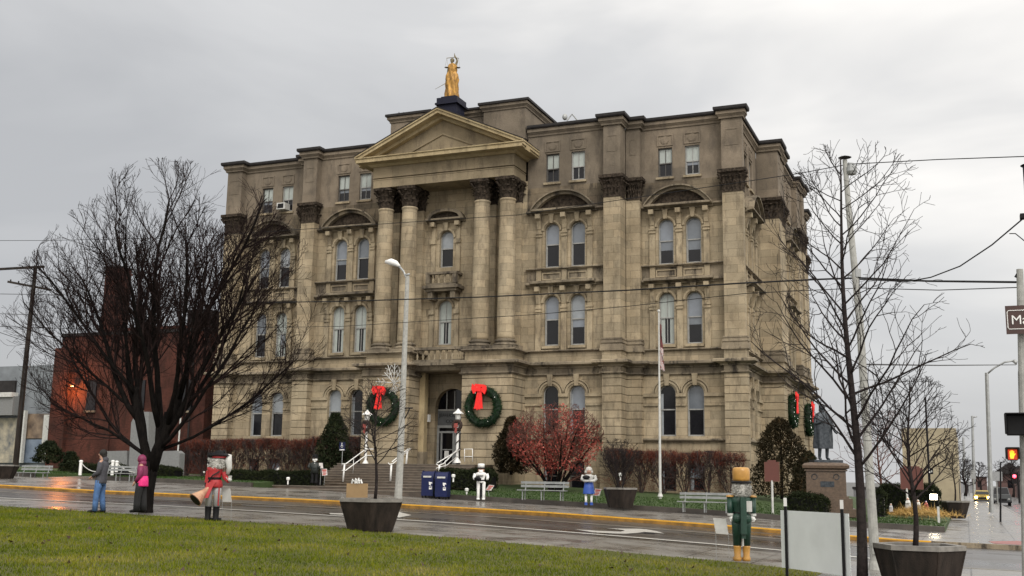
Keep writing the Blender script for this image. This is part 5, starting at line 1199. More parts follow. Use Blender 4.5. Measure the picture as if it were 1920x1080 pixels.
for x, xx in ((1371, 1374), (1414, 1412)):
    b = k('arm', 'dgreen'); b.lathe([(.05, 0), (.07, .02), (.065, -.35), (.05, -.37)][::1], (x_(x), 0, z(933)), 12)
    b = k('epaulette', 'brass'); b.lathe([(.09, 0), (.085, .03), (.03, .045)], (x_(x), 0, z(934)), 12)
    b = k('cuff', 'offwhite'); b.lathe([(.07, -.02), (.07, .03)], (x_(x), 0, z(967)), 12)
    b = k('hand', 'white'); b.ball((x_(xx), 0, z(973)), .065, 8)
    for t_ in range(4): b.path([(x_(xx)-.04+t_*.026, -.03, z(973)), (x_(xx)-.035+t_*.025, -.02, z(979))], .013, 5)
    b.path([(x_(xx)+.05, 0, z(972)), (x_(xx)+.07, -.03, z(976))], .014, 5)
b = k('trouser_stripe', 'offwhite'); b.box(x_(1390.5), x_(1393.5), -.12, -.1, z(1024), z(1003))
b = k('head', 'fur'); b.lathe([(.16, 0), (.205, .05), (.21, .2), (.19, .3), (.1, .32)], (x_(1393), 0, z(934)), 14, 1, .9)
b = k('hat_brim', 'black'); b.lathe([(.2, 0), (.23, .015), (.23, .035), (.2, .06)], (x_(1393), 0, z(909)), 18)
b = k('hat', 'brass'); b.lathe([(.175, 0), (.19, .06), (.195, .22), (.185, .28), (.15, .31), (.05, .315)], (x_(1393), 0, z(905)), 20)
k.done(('boot', 'coat', 'hat', 'head', 'arm', 'trouser_leg')); fuzz(r, 0, 'hair', (x_(1393), 0, z(920)), .205, .2, .15, 2200, size=.045)
# generic white soldier nutcracker
r, s, q = fig('nutcracker', 901, 937, 48.1, 'plain white painted nutcracker soldier with dark gloves beside the mailboxes', 'nutcracker', 'painted wooden nutcracker figures')
k = Pt(r)
for x in (-.11, .14):
    b = k('leg', 'white'); b.lathe([(.085, .04), (.075, .3), (.09, .75), (.09, .82)], (x, 0, 0), 12); b.box(x-.07, x+.07, -.16, .08, 0, .07)
b = k('leg_gap', 'black'); b.box(-.05, .07, -.05, .05, .1, .8)
b = k('tunic', 'white'); b.lathe([(.18, .78), (.2, .84), (.16, .92), (.23, 1.16), (.25, 1.24), (.1, 1.3)], (0, 0, 0), 16, 1, .75)
b = k('belt', 'black'); b.lathe([(.18, .86), (.185, .87), (.185, .92), (.17, .93)], (0, 0, 0), 16, 1, .8); b.box(-.17, .12, -.22, -.17, 1.1, 1.13)
for s_ in (-1, 1):
    b = k('arm', 'white'); b.path([(s_*.27, 0, 1.2), (s_*.32, -.03, 1.05), (s_*.3, -.12, .95)], [.085, .075, .065], 8)
b = k('glove', 'black'); b.path([(-.27, -.15, .98), (-.12, -.28, .98), (.02, -.27, .95)], [.07, .07, .06], 8); b.ball((-.14, -.3, 1.0), .11, 8)
b = k('head', 'skin'); b.lathe([(.1, 1.28), (.15, 1.31), (.155, 1.4), (.15, 1.46)], n=16)
b = k('beard', 'white'); b.ball((0, -.09, 1.30), .11, 8); b.ball((-.06, -.13, 1.36), .045, 6); b.ball((.06, -.13, 1.36), .045, 6)
b = k('hat_band', 'black'); b.lathe([(.165, 1.44), (.19, 1.45), (.19, 1.49), (.165, 1.50)], n=16)
b = k('hat', 'white'); b.lathe([(.165, 1.49), (.165, 1.66), (.15, 1.68), (.04, 1.69)], n=16)
b = k('eye', 'black'); b.ball((-.05, -.145, 1.41), .016, 5); b.ball((.05, -.145, 1.41), .016, 5)
k.done(('leg', 'tunic', 'head', 'hat', 'arm'))
# blue skirted figure
r, s, q = fig('nutcracker', 1104, 947, 48.1, 'painted figure with a white top and blue skirt holding a dark bundle', 'nutcracker', 'painted wooden nutcracker figures')
k = Pt(r)
for x in (-.13, .12):
    b = k('leg', 'white'); b.lathe([(.06, .12), (.05, .2), (.07, .55)], (x, 0, 0), 10)
    b = k('shoe', 'skirtblue'); b.lathe([(.07, 0), (.07, .1), (.055, .13)], (x, 0, 0), 10); b.box(x-.06, x+.06, -.16, 0, 0, .06)
b = k('skirt', 'skirtblue'); b.lathe([(.27, .5), (.27, .52), (.24, .75), (.2, 1.0), (.17, 1.02)], (0, 0, 0), 18, 1, .75, jit=.02)
b = k('blouse', 'offwhite'); b.lathe([(.17, 1.0), (.17, 1.05), (.23, 1.25), (.23, 1.33), (.1, 1.38)], (0, 0, 0), 16, 1, .75)
for s_ in (-1, 1):
    b = k('sleeve', 'offwhite'); b.path([(s_*.25, 0, 1.32), (s_*.31, -.05, 1.15), (s_*.2, -.22, 1.08), (0, -.26, 1.08)], [.085, .08, .07, .05], 8)
b = k('bundle', 'black'); b.ball((-.14, -.26, 1.24), .12, 8, sx=1.5, sz=.8)
b = k('head', 'skin'); b.ball((0, 0, 1.52), .13, 10, sz=1.15); b.ball((0, -.14, 1.5), .025, 5)
b = k('hair', 'fur'); b.ball((0, .04, 1.56), .165, 10); b.ball((-.13, .0, 1.48), .07, 7); b.ball((.13, 0, 1.48), .07, 7)
b = k('eye', 'black'); b.ball((-.045, -.125, 1.54), .016, 5); b.ball((.045, -.125, 1.54), .016, 5); b.box(-.04, .04, -.135, -.12, 1.445, 1.455)
k.done(('skirt', 'blouse', 'head', 'hair', 'sleeve', 'leg'))
# dark hatted figure at left
r, s, q = fig('nutcracker', 589, 905, 50.4, 'dark painted figure with a black hat and white beard by the left hedge', 'nutcracker', 'painted wooden nutcracker figures')
k = Pt(r); mats('dkcoat', (.010, .014, .012), rough=.6)
for x in (-.1, .1): b = k('leg', 'black'); b.lathe([(.09, 0), (.08, .2), (.1, .6)], (x, 0, 0), 10)
b = k('coat', 'dkcoat'); b.lathe([(.22, .5), (.2, .7), (.24, 1.0), (.1, 1.08)], (0, 0, 0), 14, 1, .8); b.box(-.05, .09, -.21, -.16, .76, .79)
for s_ in (-1, 1): b = k('arm', 'dkcoat'); b.path([(s_*.25, 0, 1.0), (s_*.3, -.05, .85), (s_*.22, -.2, .78)], .07, 8)
b = k('head', 'skin'); b.ball((0, 0, 1.2), .13, 9)
b = k('beard', 'white'); b.ball((-.055, -.07, 1.2), .085, 7); b.ball((.06, -.07, 1.2), .085, 7); b.ball((0, -.1, 1.1), .05, 6)
b = k('hat', 'black'); b.lathe([(.22, 1.29), (.22, 1.31), (.15, 1.32), (.15, 1.48), (.05, 1.49)], n=14)
b = k('white_button', 'white'); b.ball((.02, -.2, 1.0), .02, 5)
k.done(('coat', 'head', 'beard'))

# ------------------------------------------------------------------ people: one skinned body each, clothing as children
def skin(name, V, Ed, m, parent, sub=2, root=0):
    me = bpy.data.meshes.new(name); me.from_pydata([v[:3] for v in V], Ed, []); me.materials.append(m); me.shade_smooth()
    o = bpy.data.objects.new(name, me); COL.objects.link(o); o.parent = parent
    me2 = me; bm = bmesh.new(); bm.from_mesh(me2); ly = bm.verts.layers.skin.verify()
    for i, v in enumerate(bm.verts): v[ly].radius = (V[i][3], V[i][4] if len(V[i]) > 4 else V[i][3]); v[ly].use_root = (i == root)
    bm.to_mesh(me2); bm.free()
    md = o.modifiers.new('skin', 'SKIN'); md.use_smooth_shade = True; o.modifiers.new('sub', 'SUBSURF').levels = sub; o.modifiers['sub'].render_levels = sub
    return o
def person(px_, py, Y, label, H_, pose, face=-1):
    p, s = stand(px_, py, Y); r = empty('person', (p.x, Y, p.z), label, 'person', rz=-YAW); k = H_/1.75
    J = {n: Vector(v)*k for n, v in pose['J'].items()}
    V = []; Ed = []; idx = {}
    def av(n, v, r_): idx[n] = len(V); V.append((v.x, v.y, v.z, r_*k)); return idx[n]
    av('pelvis', J['pelvis'], .13); av('waist', J['waist'], .12); av('chest', J['chest'], .15); av('neck', J['neck'], .055); av('headb', J['head']+Vector((face*.005, 0, -.06))*k, .075); av('head', J['head']+Vector((0, 0, .03))*k, .092)
    Ed += [(0, 1), (1, 2), (2, 3), (3, 4), (4, 5)]
    av('nose', J['head']+Vector((face*.105, 0, -.01))*k, .014); Ed.append((idx['head'], idx['nose']))
    for sd_ in 'LR':
        a = av('hip'+sd_, J['hip'+sd_], .095); b_ = av('knee'+sd_, J['knee'+sd_], .06); c = av('ank'+sd_, J['ank'+sd_], .04); t = av('toe'+sd_, J['toe'+sd_], .035); Ed += [(0, a), (a, b_), (b_, c), (c, t)]
        a = av('sh'+sd_, J['sh'+sd_], .06); b_ = av('el'+sd_, J['el'+sd_], .042); c = av('wr'+sd_, J['wr'+sd_], .027); h = av('pa'+sd_, J['wr'+sd_]+(J['wr'+sd_]-J['el'+sd_]).normalized()*.07*k, .03); Ed += [(2, a), (a, b_), (b_, c), (c, h)]
        D = (J['wr'+sd_]-J['el'+sd_]).normalized(); S = D.cross(Vector((0, 0, 1))).normalized() if abs(D.z) < .9 else Vector((0, 1, 0)); base = Vector(V[h][:3])
        for fi, (o_, L_) in enumerate(((-.03, .065), (-.01, .078), (.01, .073), (.03, .058))):
            m1 = av('f1', base+(S*o_+D*(.02+L_*.5))*k, .009); m2 = av('f2', base+(S*o_*1.1+D*(.02+L_)+Vector((0, 0, -.015)))*k, .008); Ed += [(h, m1), (m1, m2)]
        m1 = av('t1', base+(S*.045+D*-.01)*k, .010); Ed.append((h, m1))
    skin('body', V, Ed, M['skin'], r)
    return r, J, k
def garment(name, r, J, k, chain_, m, root=0):
    """chain_: {name:(joint or vector, radius)}, edges"""
    names, Ed = chain_; V = [(*(J[n] if isinstance(n, str) else Vector(n)*k), ra*k) for n, ra in names]
    return skin(name, [(v[0], v[1], v[2], v[3]) for v in V], Ed, M[m], r)
man = dict(J=dict(pelvis=(.05, 0, .93), waist=(.06, 0, 1.08), chest=(.07, 0, 1.32), neck=(.05, 0, 1.5), head=(.03, 0, 1.62), hipL=(.04, -.09, .9), hipR=(.06, .1, .9), kneeL=(-.01, -.1, .5), kneeR=(.07, .12, .5), ankL=(-.02, -.1, .08), ankR=(.13, .13, .1), toeL=(-.2, -.1, .03), toeR=(-.0, .13, .04), shL=(.08, -.18, 1.4), shR=(.08, .18, 1.4), elL=(.05, -.23, 1.13), elR=(.03, .23, 1.13), wrL=(-.14, -.12, 1.02), wrR=(-.14, .12, 1.02)))
r, J, k_ = person(181, 962, 24.2, 'man in a grey hooded jacket and blue jeans on the near pavement', 1.72, man)
def loft(b, R_, k, n=18):
    m0 = len(b.v)
    for cx, cy, z, rx, ry in R_:
        for i in range(n): t = 2*pi*i/n; w_ = 1+.03*sin(5*t+z*20); b.v.append(((cx+rx*w_*cos(t))*k, (cy+ry*w_*sin(t))*k, z*k))
    for a in range(len(R_)-1):
        for i in range(n): j = (i+1) % n; b.f.append((m0+a*n+i, m0+a*n+j, m0+(a+1)*n+j, m0+(a+1)*n+i))
    b.f.append(tuple(range(m0, m0+n))[::-1]); b.f.append(tuple(range(m0+(len(R_)-1)*n, m0+len(R_)*n)))
def limb(b, J, ns, rs, n=12):
    P = [J[q] if isinstance(q, str) else Vector(q) for q in ns]; Q = [P[0]]; R_ = [rs[0]]
    for i in range(1, len(P)): Q += [P[i-1].lerp(P[i], .5), P[i]]; R_ += [(rs[i-1]+rs[i])/2*1.02, rs[i]]
    b.path(Q, R_, n)
def put(name, b, m): return b.build(name, M[m], r, smooth=True)
b = MB(); loft(b, [(.05, 0, .82, .145, .185), (.05, 0, .86, .155, .195), (.055, 0, .98, .145, .185), (.065, 0, 1.12, .14, .175), (.08, 0, 1.3, .155, .2), (.085, 0, 1.4, .14, .195), (.07, 0, 1.46, .10, .13), (.055, 0, 1.51, .075, .075)], k_)
for s_ in 'LR': limb(b, J, ['sh'+s_, 'el'+s_, 'wr'+s_], [.078, .066, .05])
put('jacket', b, 'cloth_grey')
b = MB(); b.ball((.135*k_, 0, 1.49*k_), .085*k_, 10, sy=1.3); put('hood', b, 'cloth_grey')
b = MB(); loft(b, [(.045, 0, .78, .13, .175), (.05, 0, .95, .14, .18)], k_)
limb(b, J, ['hipL', 'kneeL', (-.02*k_, -.1*k_, .06)], [.105, .08, .072]); limb(b, J, ['hipR', 'kneeR', (.13*k_, .13*k_, .07)], [.105, .08, .072]); put('jeans', b, 'denim')
for s_ in 'LR':
    a, c = J['ank'+s_], J['toe'+s_]; b = MB(); b.path([(a.x+.06, a.y, .045), (a.x, a.y, .06), ((a.x+c.x)/2, a.y, .05), (c.x-.02, c.y, .035)], [.035, .055, .048, .03], 10); put('shoe', b, 'black')
b = MB(); b.ball((.062*k_, 0, 1.665*k_), .108*k_, 12, sz=1.05); b.ball((.085*k_, 0, 1.6*k_), .085*k_, 10); put('hair', b, 'hair')
wom = dict(J=dict(pelvis=(.03, 0, .88), waist=(.03, 0, 1.03), chest=(.02, 0, 1.25), neck=(-.01, 0, 1.42), head=(-.04, 0, 1.53), hipL=(.03, -.09, .86), hipR=(.03, .09, .86), kneeL=(-.02, -.09, .47), kneeR=(.08, .1, .47), ankL=(-.03, -.09, .08), ankR=(.12, .1, .08), toeL=(-.2, -.09, .03), toeR=(-.04, .1, .03), shL=(.04, -.17, 1.34), shR=(.04, .17, 1.34), elL=(.06, -.22, 1.08), elR=(.04, .2, 1.08), wrL=(-.08, -.16, .9), wrR=(-.12, .12, .95)))
r, J, k_ = person(259, 961, 24.3, 'woman in a maroon and pink hooded coat and black trousers beside the tree trunk', 1.62, wom)
b = MB(); loft(b, [(.05, 0, 1.02, .15, .19), (.045, 0, 1.12, .15, .185), (.035, 0, 1.24, .15, .19), (.03, 0, 1.33, .135, .18), (.0, 0, 1.40, .09, .11), (-.01, 0, 1.44, .08, .08)], k_)
for s_ in 'LR': limb(b, J, ['sh'+s_, 'el'+s_, 'wr'+s_], [.078, .068, .05])
put('coat', b, 'maroon')
b = MB(); loft(b, [(.065, 0, .76, .17, .205), (.06, 0, .8, .175, .21), (.06, 0, .92, .165, .205), (.05, 0, 1.06, .158, .198)], k_); put('coat_hem', b, 'pink')
b = MB(); b.ball((-.0*k_, 0, 1.555*k_), .128*k_, 12, sz=1.08); b.path([(.03*k_, 0, 1.5*k_), (.02*k_, 0, 1.38*k_)], [.11*k_, .12*k_], 10); put('hood', b, 'maroon')
b = MB(); loft(b, [(.04, 0, .74, .14, .17), (.045, 0, .9, .14, .17)], k_)
limb(b, J, ['hipL', 'kneeL', (-.03*k_, -.09*k_, .05)], [.11, .09, .085]); limb(b, J, ['hipR', 'kneeR', (.12*k_, .1*k_, .05)], [.11, .09, .085]); put('trousers', b, 'blackcloth')
for s_ in 'LR':
    a, c = J['ank'+s_], J['toe'+s_]; b = MB(); b.path([(a.x+.05, a.y, .04), (a.x, a.y, .055), ((a.x+c.x)/2, a.y, .045), (c.x-.02, c.y, .03)], [.035, .05, .045, .03], 10); put('shoe', b, 'black')
# ------------------------------------------------------------------ bronze statue on its pedestal
pb = at(1550, 962, 52.3); sc = FPX/((pb-CAM).dot(fw)); zt_ = at(1550, 868, 52.3).z-lawn(pb.x, 52.3)
r = empty('statue_pedestal', (pb.x, 52.3, lawn(pb.x, 52.3)-.05), 'brown granite pedestal under the bronze statue at the corner', 'pedestal', rz=radians(8))
b = MB()
for w_, z0, z1 in ((1.25, 0, .35), (1.1, .35, .8), (.95, .8, .9), (.86, .9, zt_-.32), (.93, zt_-.32, zt_-.26)): b.box(-w_, w_, -w_, w_, z0, z1)
b.build('plinth', M['granite'], r)
b = MB(); b.lathe([(1.22, zt_-.26), (1.42, zt_-.2), (1.45, zt_-.08), (1.3, zt_+.02), (.9, zt_+.06)], (0, 0, 0), 4); b.build('cap', M['granite'], r)
b = MB(); b.box(-.25, .35, -.875, -.86, 1.3, 1.55)
for i in (-.5, .45): b.path([(i+.12*cos(t_), -.87, 1.75+.12*sin(t_)) for t_ in np.linspace(-2.2, 3.6, 14)], .02, 4)
b.build('bronze_emblem', M['bron'], r)
st = empty('bronze_statue', (pb.x-.05, 52.3, r.location.z+zt_+.06), 'dark bronze statue of a standing man in a long cloak, one arm across his chest', 'statue', rz=-YAW)
b = MB(); b.box(-.55, .75, -.45, .45, 0, .12); b.build('base', M['bron'], st)
K = 1.42; J = {n: (Vector(v)+Vector((0, 0, .08))) for n, v in dict(pelvis=(0, 0, .95), waist=(0, 0, 1.1), chest=(-.01, 0, 1.34), neck=(0, 0, 1.52), head=(.0, -.02, 1.64)).items()}
V = [(0, 0, 1.0, .15), (0, 0, 1.18, .14), (0, 0, 1.40, .18), (0, -.02, 1.58, .065), (0, -.03, 1.68, .085), (0, -.04, 1.77, .10), (0, -.15, 1.72, .02),
     (-.1, -.02, .95, .1), (-.12, -.05, .55, .07), (-.13, .02, .14, .05), (-.13, -.16, .1, .045), (.1, 0, .95, .1), (.13, .02, .55, .07), (.12, .05, .14, .05), (.16, -.12, .1, .045),
     (-.21, 0, 1.46, .08), (-.27, -.08, 1.22, .06), (-.06, -.24, 1.32, .045), (.02, -.26, 1.36, .04), (.21, 0, 1.46, .08), (.3, 0, 1.2, .06), (.38, -.1, .98, .045), (.44, -.13, .93, .035)]
Ed = [(0, 1), (1, 2), (2, 3), (3, 4), (4, 5), (5, 6), (0, 7), (7, 8), (8, 9), (9, 10), (0, 11), (11, 12), (12, 13), (13, 14), (2, 15), (15, 16), (16, 17), (17, 18), (2, 19), (19, 20), (20, 21), (21, 22)]
skin('body', [tuple(c*K for c in v) for v in V], Ed, M['bron'], st)
def robe(prof_, folds, amp, n=40, sx=1, sy=.8, tw=1.5, c=(0, 0, 0)):
    b = MB()
    for r_, z in prof_:
        for i in range(n):
            t_ = 2*pi*i/n; a = amp*r_*(sin(folds*t_+z*tw)+.5*sin((folds*2+1)*t_-z*tw*1.7)); b.v.append((c[0]+(r_+a)*cos(t_)*sx, c[1]+(r_+a)*sin(t_)*sy, c[2]+z))
    for a in range(len(prof_)-1):
        for i in range(n): j = (i+1) % n; b.f.append((a*n+i, a*n+j, (a+1)*n+j, (a+1)*n+i))
    return b
b = robe([(.34, .45*K), (.33, .7*K), (.31, 1.0*K), (.30, 1.2*K), (.30, 1.42*K), (.22, 1.56*K), (.12, 1.62*K)], 6, .10, sx=1.25); b.build('cloak', M['bron'], st, smooth=True)
b = MB(); b.ball((0, .01, 1.79*K), .15, 10); b.ball((0, .07, 1.68*K), .13, 8); b.build('hair', M['bron'], st, smooth=True)
# ------------------------------------------------------------------ gilded justice statue on the pediment
js = empty('gilded_statue', (sx, sy, 25.08), 'gilded robed woman holding scales and a sword on the navy pedestal', 'statue', rz=-YAW)
G = 1.0
b = robe([(.40, 0), (.43, .06), (.40, .3), (.37, .6), (.38, .9), (.41, 1.2), (.38, 1.45), (.32, 1.65), (.24, 1.78)], 6, .14, n=60, tw=3.4); b.build('robe', M['gold'], js, smooth=True)
b = robe([(.24, 1.68), (.29, 1.85), (.29, 2.1), (.22, 2.25), (.08, 2.33)], 5, .09, tw=4); b.build('bodice', M['gold'], js, smooth=True)
V = [(0, 0, 1.2, .16), (0, 0, 1.7, .16), (.02, 0, 2.1, .16), (-.02, 0, 2.32, .06), (-.05, -.02, 2.5, .12), (-.14, -.05, 2.5, .03), (.2, 0, 2.2, .08), (.3, -.05, 2.5, .06), (.13, -.05, 2.82, .045), (.12, -.05, 2.9, .04), (-.2, 0, 2.18, .08), (-.28, -.03, 1.8, .06), (-.3, -.1, 1.4, .045), (-.3, -.12, 1.32, .04)]
skin('body', V, [(0, 1), (1, 2), (2, 3), (3, 4), (4, 5), (2, 6), (6, 7), (7, 8), (8, 9), (2, 10), (10, 11), (11, 12), (12, 13)], M['olddark'], js)
b = MB(); b.ball((-.02, .02, 2.54), .14, 8); b.build('hair', M['olddark'], js, smooth=True)
b = MB(); b.tube((.12, -.1, 2.95), (.12, -.1, 2.72), .02); b.path([(-.38, -.12, 2.62), (.1, -.12, 2.68), (.4, -.12, 2.62)], .022, 5)
for x in (-.36, .38):
    for dx in (-.1, .1): b.tube((x, -.12, 2.62), (x+dx, -.12, 2.0), .008, n=4)
    b.lathe([(.02, -.05), (.1, -.02), (.14, .0)], (x, -.12, 2.0), 10)
b.build('scales', M['olddark'], js)
b = MB(); b.tube((-.3, -.14, 1.0), (-1.05, -.2, .52), .022, .01, 5); b.tube((-.36, -.14, 1.12), (-.3, -.14, .9), .02, n=5); b.tube((-.3, -.12, 1.0), (-.2, -.12, 1.07), .025, n=5); b.build('sword', M['olddark'], js)

# ------------------------------------------------------------------ wreaths
def wreath(T_, uc, zc, R_, d, label, m='wgreen', bow=True, lights=4):
    p = T_(uc, d, zc); r = empty('wreath', p, label, 'wreath', 'big green wreaths with red bows', absolute=True)
    b = MB(); Tt = lambda u, dd, z: T_(uc+u, d+dd, zc+z); rm, rt_ = R_*.80, R_*.17
    b.path([Tt(rm*cos(t_), 0, rm*1.04*sin(t_)) for t_ in np.linspace(0, 2*pi, 33)], rt_, 8); cr_ = b.build('ring', M[m], r)
    n = 3600; t_ = RS.uniform(0, 2*pi, n); ph = RS.uniform(0, 2*pi, n); q_ = rt_*RS.uniform(.8, 1.25, n)
    P = np.array([Tt((rm+q*cos(f))*cos(t), q*sin(f), (rm*1.04+q*cos(f))*sin(t)) for t, f, q in zip(t_, ph, q_)]); nd = tris('needles', leaves(P, .19, .18, 0), M['ever2'], r); nd.matrix_parent_inverse = Matrix.Translation(r.location).inverted()
    b = MB()
    for i in range(lights): t = 2*pi*(i+random.random()*.6)/lights; b.ball(Tt((rm+random.uniform(-.1, .1))*cos(t), rt_*1.05, (rm+random.uniform(-.1, .1))*sin(t)), .016, 4)
    b.build('fairy_light', M['bulb'], r)
    if bow:
        b = MB(); k = R_/1.15; D = rt_+.1; o = -.12
        def rib(pts, dd, dep=.05):
            A = [Tt(x*k+o, D+dd, z*k) for x, z in pts]; B_ = [Tt(x*k+o, D+dd-dep, z*k) for x, z in pts]; b.poly(A); b.poly(B_)
            for i in range(len(A)): j = (i+1) % len(A); b.quad(A[i], A[j], B_[j], B_[i])
        rib([(-.02, .98), (-.45, 1.3), (-.5, 1.02), (-.36, .72)], .05, .1); rib([(.02, .98), (.4, 1.2), (.46, .95), (.34, .68)], .06, .1); rib([(-.1, .85), (-.08, 1.12), (.1, 1.12), (.1, .85)], .1, .1); rib([(-.3, 1.14), (.3, 1.10), (.3, 1.24), (-.3, 1.3)], .0)
        rib([(-.1, .95), (-.32, -.17), (-.2, -.10), (-.12, -.22), (-.02, -.14), (.02, .9)], .03); rib([(.0, .95), (-.06, -.1), (.05, -.2), (.14, -.08), (.24, -.16), (.14, .9)], .045)
        b.build('bow', M['red'], r)
M['ever2'] = island_mat('wreath_greens', [(.004, .012, .005), (.008, .028, .010), (.016, .05, .014)], .8)
c = at(720, 763, 58.7); wreath(Tf(58.8), c.x, c.z, 1.12, .28, 'large wreath with a red bow on the left entrance pier')
c = at(908, 763, 58.7); wreath(Tf(58.8), c.x, c.z, 1.17, .28, 'large wreath with a red bow on the right entrance pier')
c = atz(1480, 778, 5.9); wreath(Ts(-10.2), 71.2, 6.05, 1.05, .28, 'wreath on the side wall nearer the front corner, seen edge on', lights=20)
wreath(Ts(-10.2), 79.0, 5.9, 1.1, .28, 'wreath on the side wall at the far end, twinkling with lights', lights=60)

# ------------------------------------------------------------------ poles, lamps, wires
p, s = stand(746, 945, 41.4); r = empty('street_lamp', (p.x, 41.4, walk(p.x, 41.4)), 'tall pale steel street lamp with a curved arm in front of the portico', 'street lamp', absolute=True)
T_ = lambda x, y: P3(x, y, 41.4); b = MB(); b.path([(p.x, 41.4, walk(p.x, 41.4)), T_(750, 870), T_(757, 700), T_(764, 518)], [.17, .15, .12, .09], 12); b.build('pole', M['concpole'], r, smooth=False)
b = MB(); b.path([T_(764, 534), T_(762, 522), T_(757, 509), T_(748, 499)], [.045]*4, 8); b.tube(T_(760, 516), T_(768, 514), .05); b.build('arm', M['steel'], r, smooth=True)
b = MB(); q = [Vector(T_(749, 499)), Vector(T_(742, 494)), Vector(T_(733, 491)), Vector(T_(723, 491))]; b.path(q, [.06, .13, .15, .07], 10); b.build('lamp_head', M['white'], r, smooth=True)
b = MB(); b.tube(T_(758, 765), T_(774, 765), .03, n=5); b.path([T_(754, 790), T_(762, 779), T_(768, 766)], .03, 5); b.build('banner_bracket', M['coping'], r)
ss = MB(); C_ = Vector(T_(738, 718)); random.seed(12)
for a_ in (60, 88, 112, 135, 30, -60, -95, 175, -20):
    L_ = random.uniform(.6, .95)*(1 if a_ > 0 else .55); D = Vector((cos(radians(a_)), 0, sin(radians(a_)))); ss.path([C_, C_+D*L_*.5, C_+D*L_], .018, 5)
    for f in (.45, .7):
        for e_ in (-40, 40): D2 = Vector((cos(radians(a_+e_)), 0, sin(radians(a_+e_)))); ss.path([C_+D*L_*f, C_+D*L_*f+D2*.24], .012, 4)
ss.path([C_, Vector(T_(756, 712))], .02, 4)
ss.build('snowflake_decoration', M['offwhite'], r)
# right foreground lamp pole
zb = g(-2)+.12; pb = at(1642, 1062, 26.5)
r = empty('street_lamp', (pb.x, 26.5, zb), 'pale concrete lamp pole behind the young tree, lamp hanging at its top', 'street lamp', absolute=True)
T_ = lambda x, y: P3(x, y, 26.5)
b = MB(); b.path([(pb.x, 26.5, zb), T_(1631, 900), T_(1612, 600), T_(1592, 400), T_(1584, 300)], [.115, .10, .085, .07, .055], 12); b.lathe([(.17, 0), (.15, .12), (.13, .2)], (pb.x, 26.5, zb), 12); b.build('pole', M['concpole'], r)
b = MB(); b.lathe([(.1, 0), (.16, .02), (.02, .07)], T_(1584, 297), 10); b.build('cap', M['coping'], r)
b = MB(); c = T_(1597, 318); b.lathe([(.10, -.12), (.13, -.05), (.12, .06), (.05, .16)], c, 12); b.path([T_(1585, 312), T_(1592, 306), T_(1597, 312)], .03, 5); b.build('lamp_head', M['steel'], r)
b = MB(); b.box(pb.x-.05, pb.x+.06, 26.36, 26.4, zb+.35, zb+.6); b.build('access_plate', M['concpole'], r)
b = MB(); b.tube(T_(1607, 520), T_(1607, 505), .09, n=10); b.tube(T_(1599, 517), T_(1590, 515), .03, n=5); b.build('wire_clamp', M['steel'], r)
# left utility pole
r = empty('utility_pole', P3(30, 868, 58), 'dark wooden utility pole with two crossarms at the left edge', 'utility pole', absolute=True)
T_ = lambda x, y, Y=58: P3(x, y, Y); b = MB(); b.path([T_(28, 885), T_(47, 690), T_(67, 498)], [.2, .17, .13], 10); b.build('pole', M['wood'], r)
b = MB(); b.path([T_(-25, 506, 58.5), T_(82, 500, 57.5)], .11, 4); b.build('crossarm', M['wood'], r)
b = MB(); b.path([T_(14, 528, 57), T_(97, 544, 59)], .09, 4); b.build('crossarm', M['wood'], r)
b = MB(); b.path([T_(47, 690, 57.8), T_(37, 800, 57.8)], .03, 4)
b.build('ground_wire', M['coping'], r)
for x in (20, 35, 80): b = MB(); b.tube(T_(x, 528+(x-14)*.19, 57.3), T_(x, 523+(x-14)*.19, 57.3), .05, n=6); b.build('insulator', M['coping'], r)
# right utility pole with pedestrian signals and street sign
r = empty('signal_pole', P3(1922, 1085, 22), 'grey wooden signal pole carrying the pedestrian signals at the right edge', 'signal pole', absolute=True)
T_ = lambda x, y, Y=22: P3(x, y, Y)
b = MB(); b.path([T_(1928, 1100), T_(1921, 800), T_(1912, 505)], [.10, .09, .06], 12); b.build('pole', M['concpole'], r)
b = MB(); b.path([T_(1918, 815), T_(1914, 840), T_(1908, 850)], .02, 5); b.path([T_(1909, 512), T_(1904, 520)], .03, 5); b.path([T_(1914, 645), T_(1910, 700), T_(1912, 780)], .015, 5); b.build('conduit', M['black'], r)
def sighead(x0, x1, y0, y1, Y, label, hand=False):
    A, C2 = at(x0, y0, Y), at(x1, y1, Y); w_ = C2.x-A.x; h = A.z-C2.z; rr_ = empty('pedestrian_signal', (A.x, Y, C2.z), label, 'traffic signal', 'pedestrian signal heads on the right pole')
    b = MB(); b.box(0, w_, -.05, .22, 0, h); e = .03
    b.box(-e, 0, -.22, .1, .02, h+e); b.box(w_, w_+e, -.22, .1, .02, h+e); b.box(-e, w_+e, -.22, .1, h, h+e); hs = b.build('housing', M['black'], rr_)
    bv = hs.modifiers.new('bevel', 'BEVEL'); bv.width = .02; bv.segments = 2
    if hand:
        b = MB(); cx, cz = w_*.45, h*.5; F = lambda u, v: (cx+u*h*.9, -.056, cz+v*h*.9)
        b.poly([F(-.16, -.4), F(.12, -.4), F(.2, -.1), F(.2, .1), F(-.2, .1), F(-.22, -.15)])
        for u, t_ in ((-.17, .33), (-.06, .42), (.05, .42), (.155, .34)): b.poly([F(u-.045, .08), F(u+.045, .08), F(u+.045, t_), F(u-.045, t_)])
        b.poly([F(.18, -.15), F(.33, .08), F(.27, .14), F(.16, 0)]); b.build('hand_symbol', M['handlit'], rr_)
        b = MB(); b.quad((.01, -.053, .01), (w_-.01, -.053, .01), (w_-.01, -.053, h-.01), (.01, -.053, h-.01)); b.build('signal_face', mat('signal_face', (.12, .01, .005), .4, emit=((1, .08, .02), .35)), rr_)
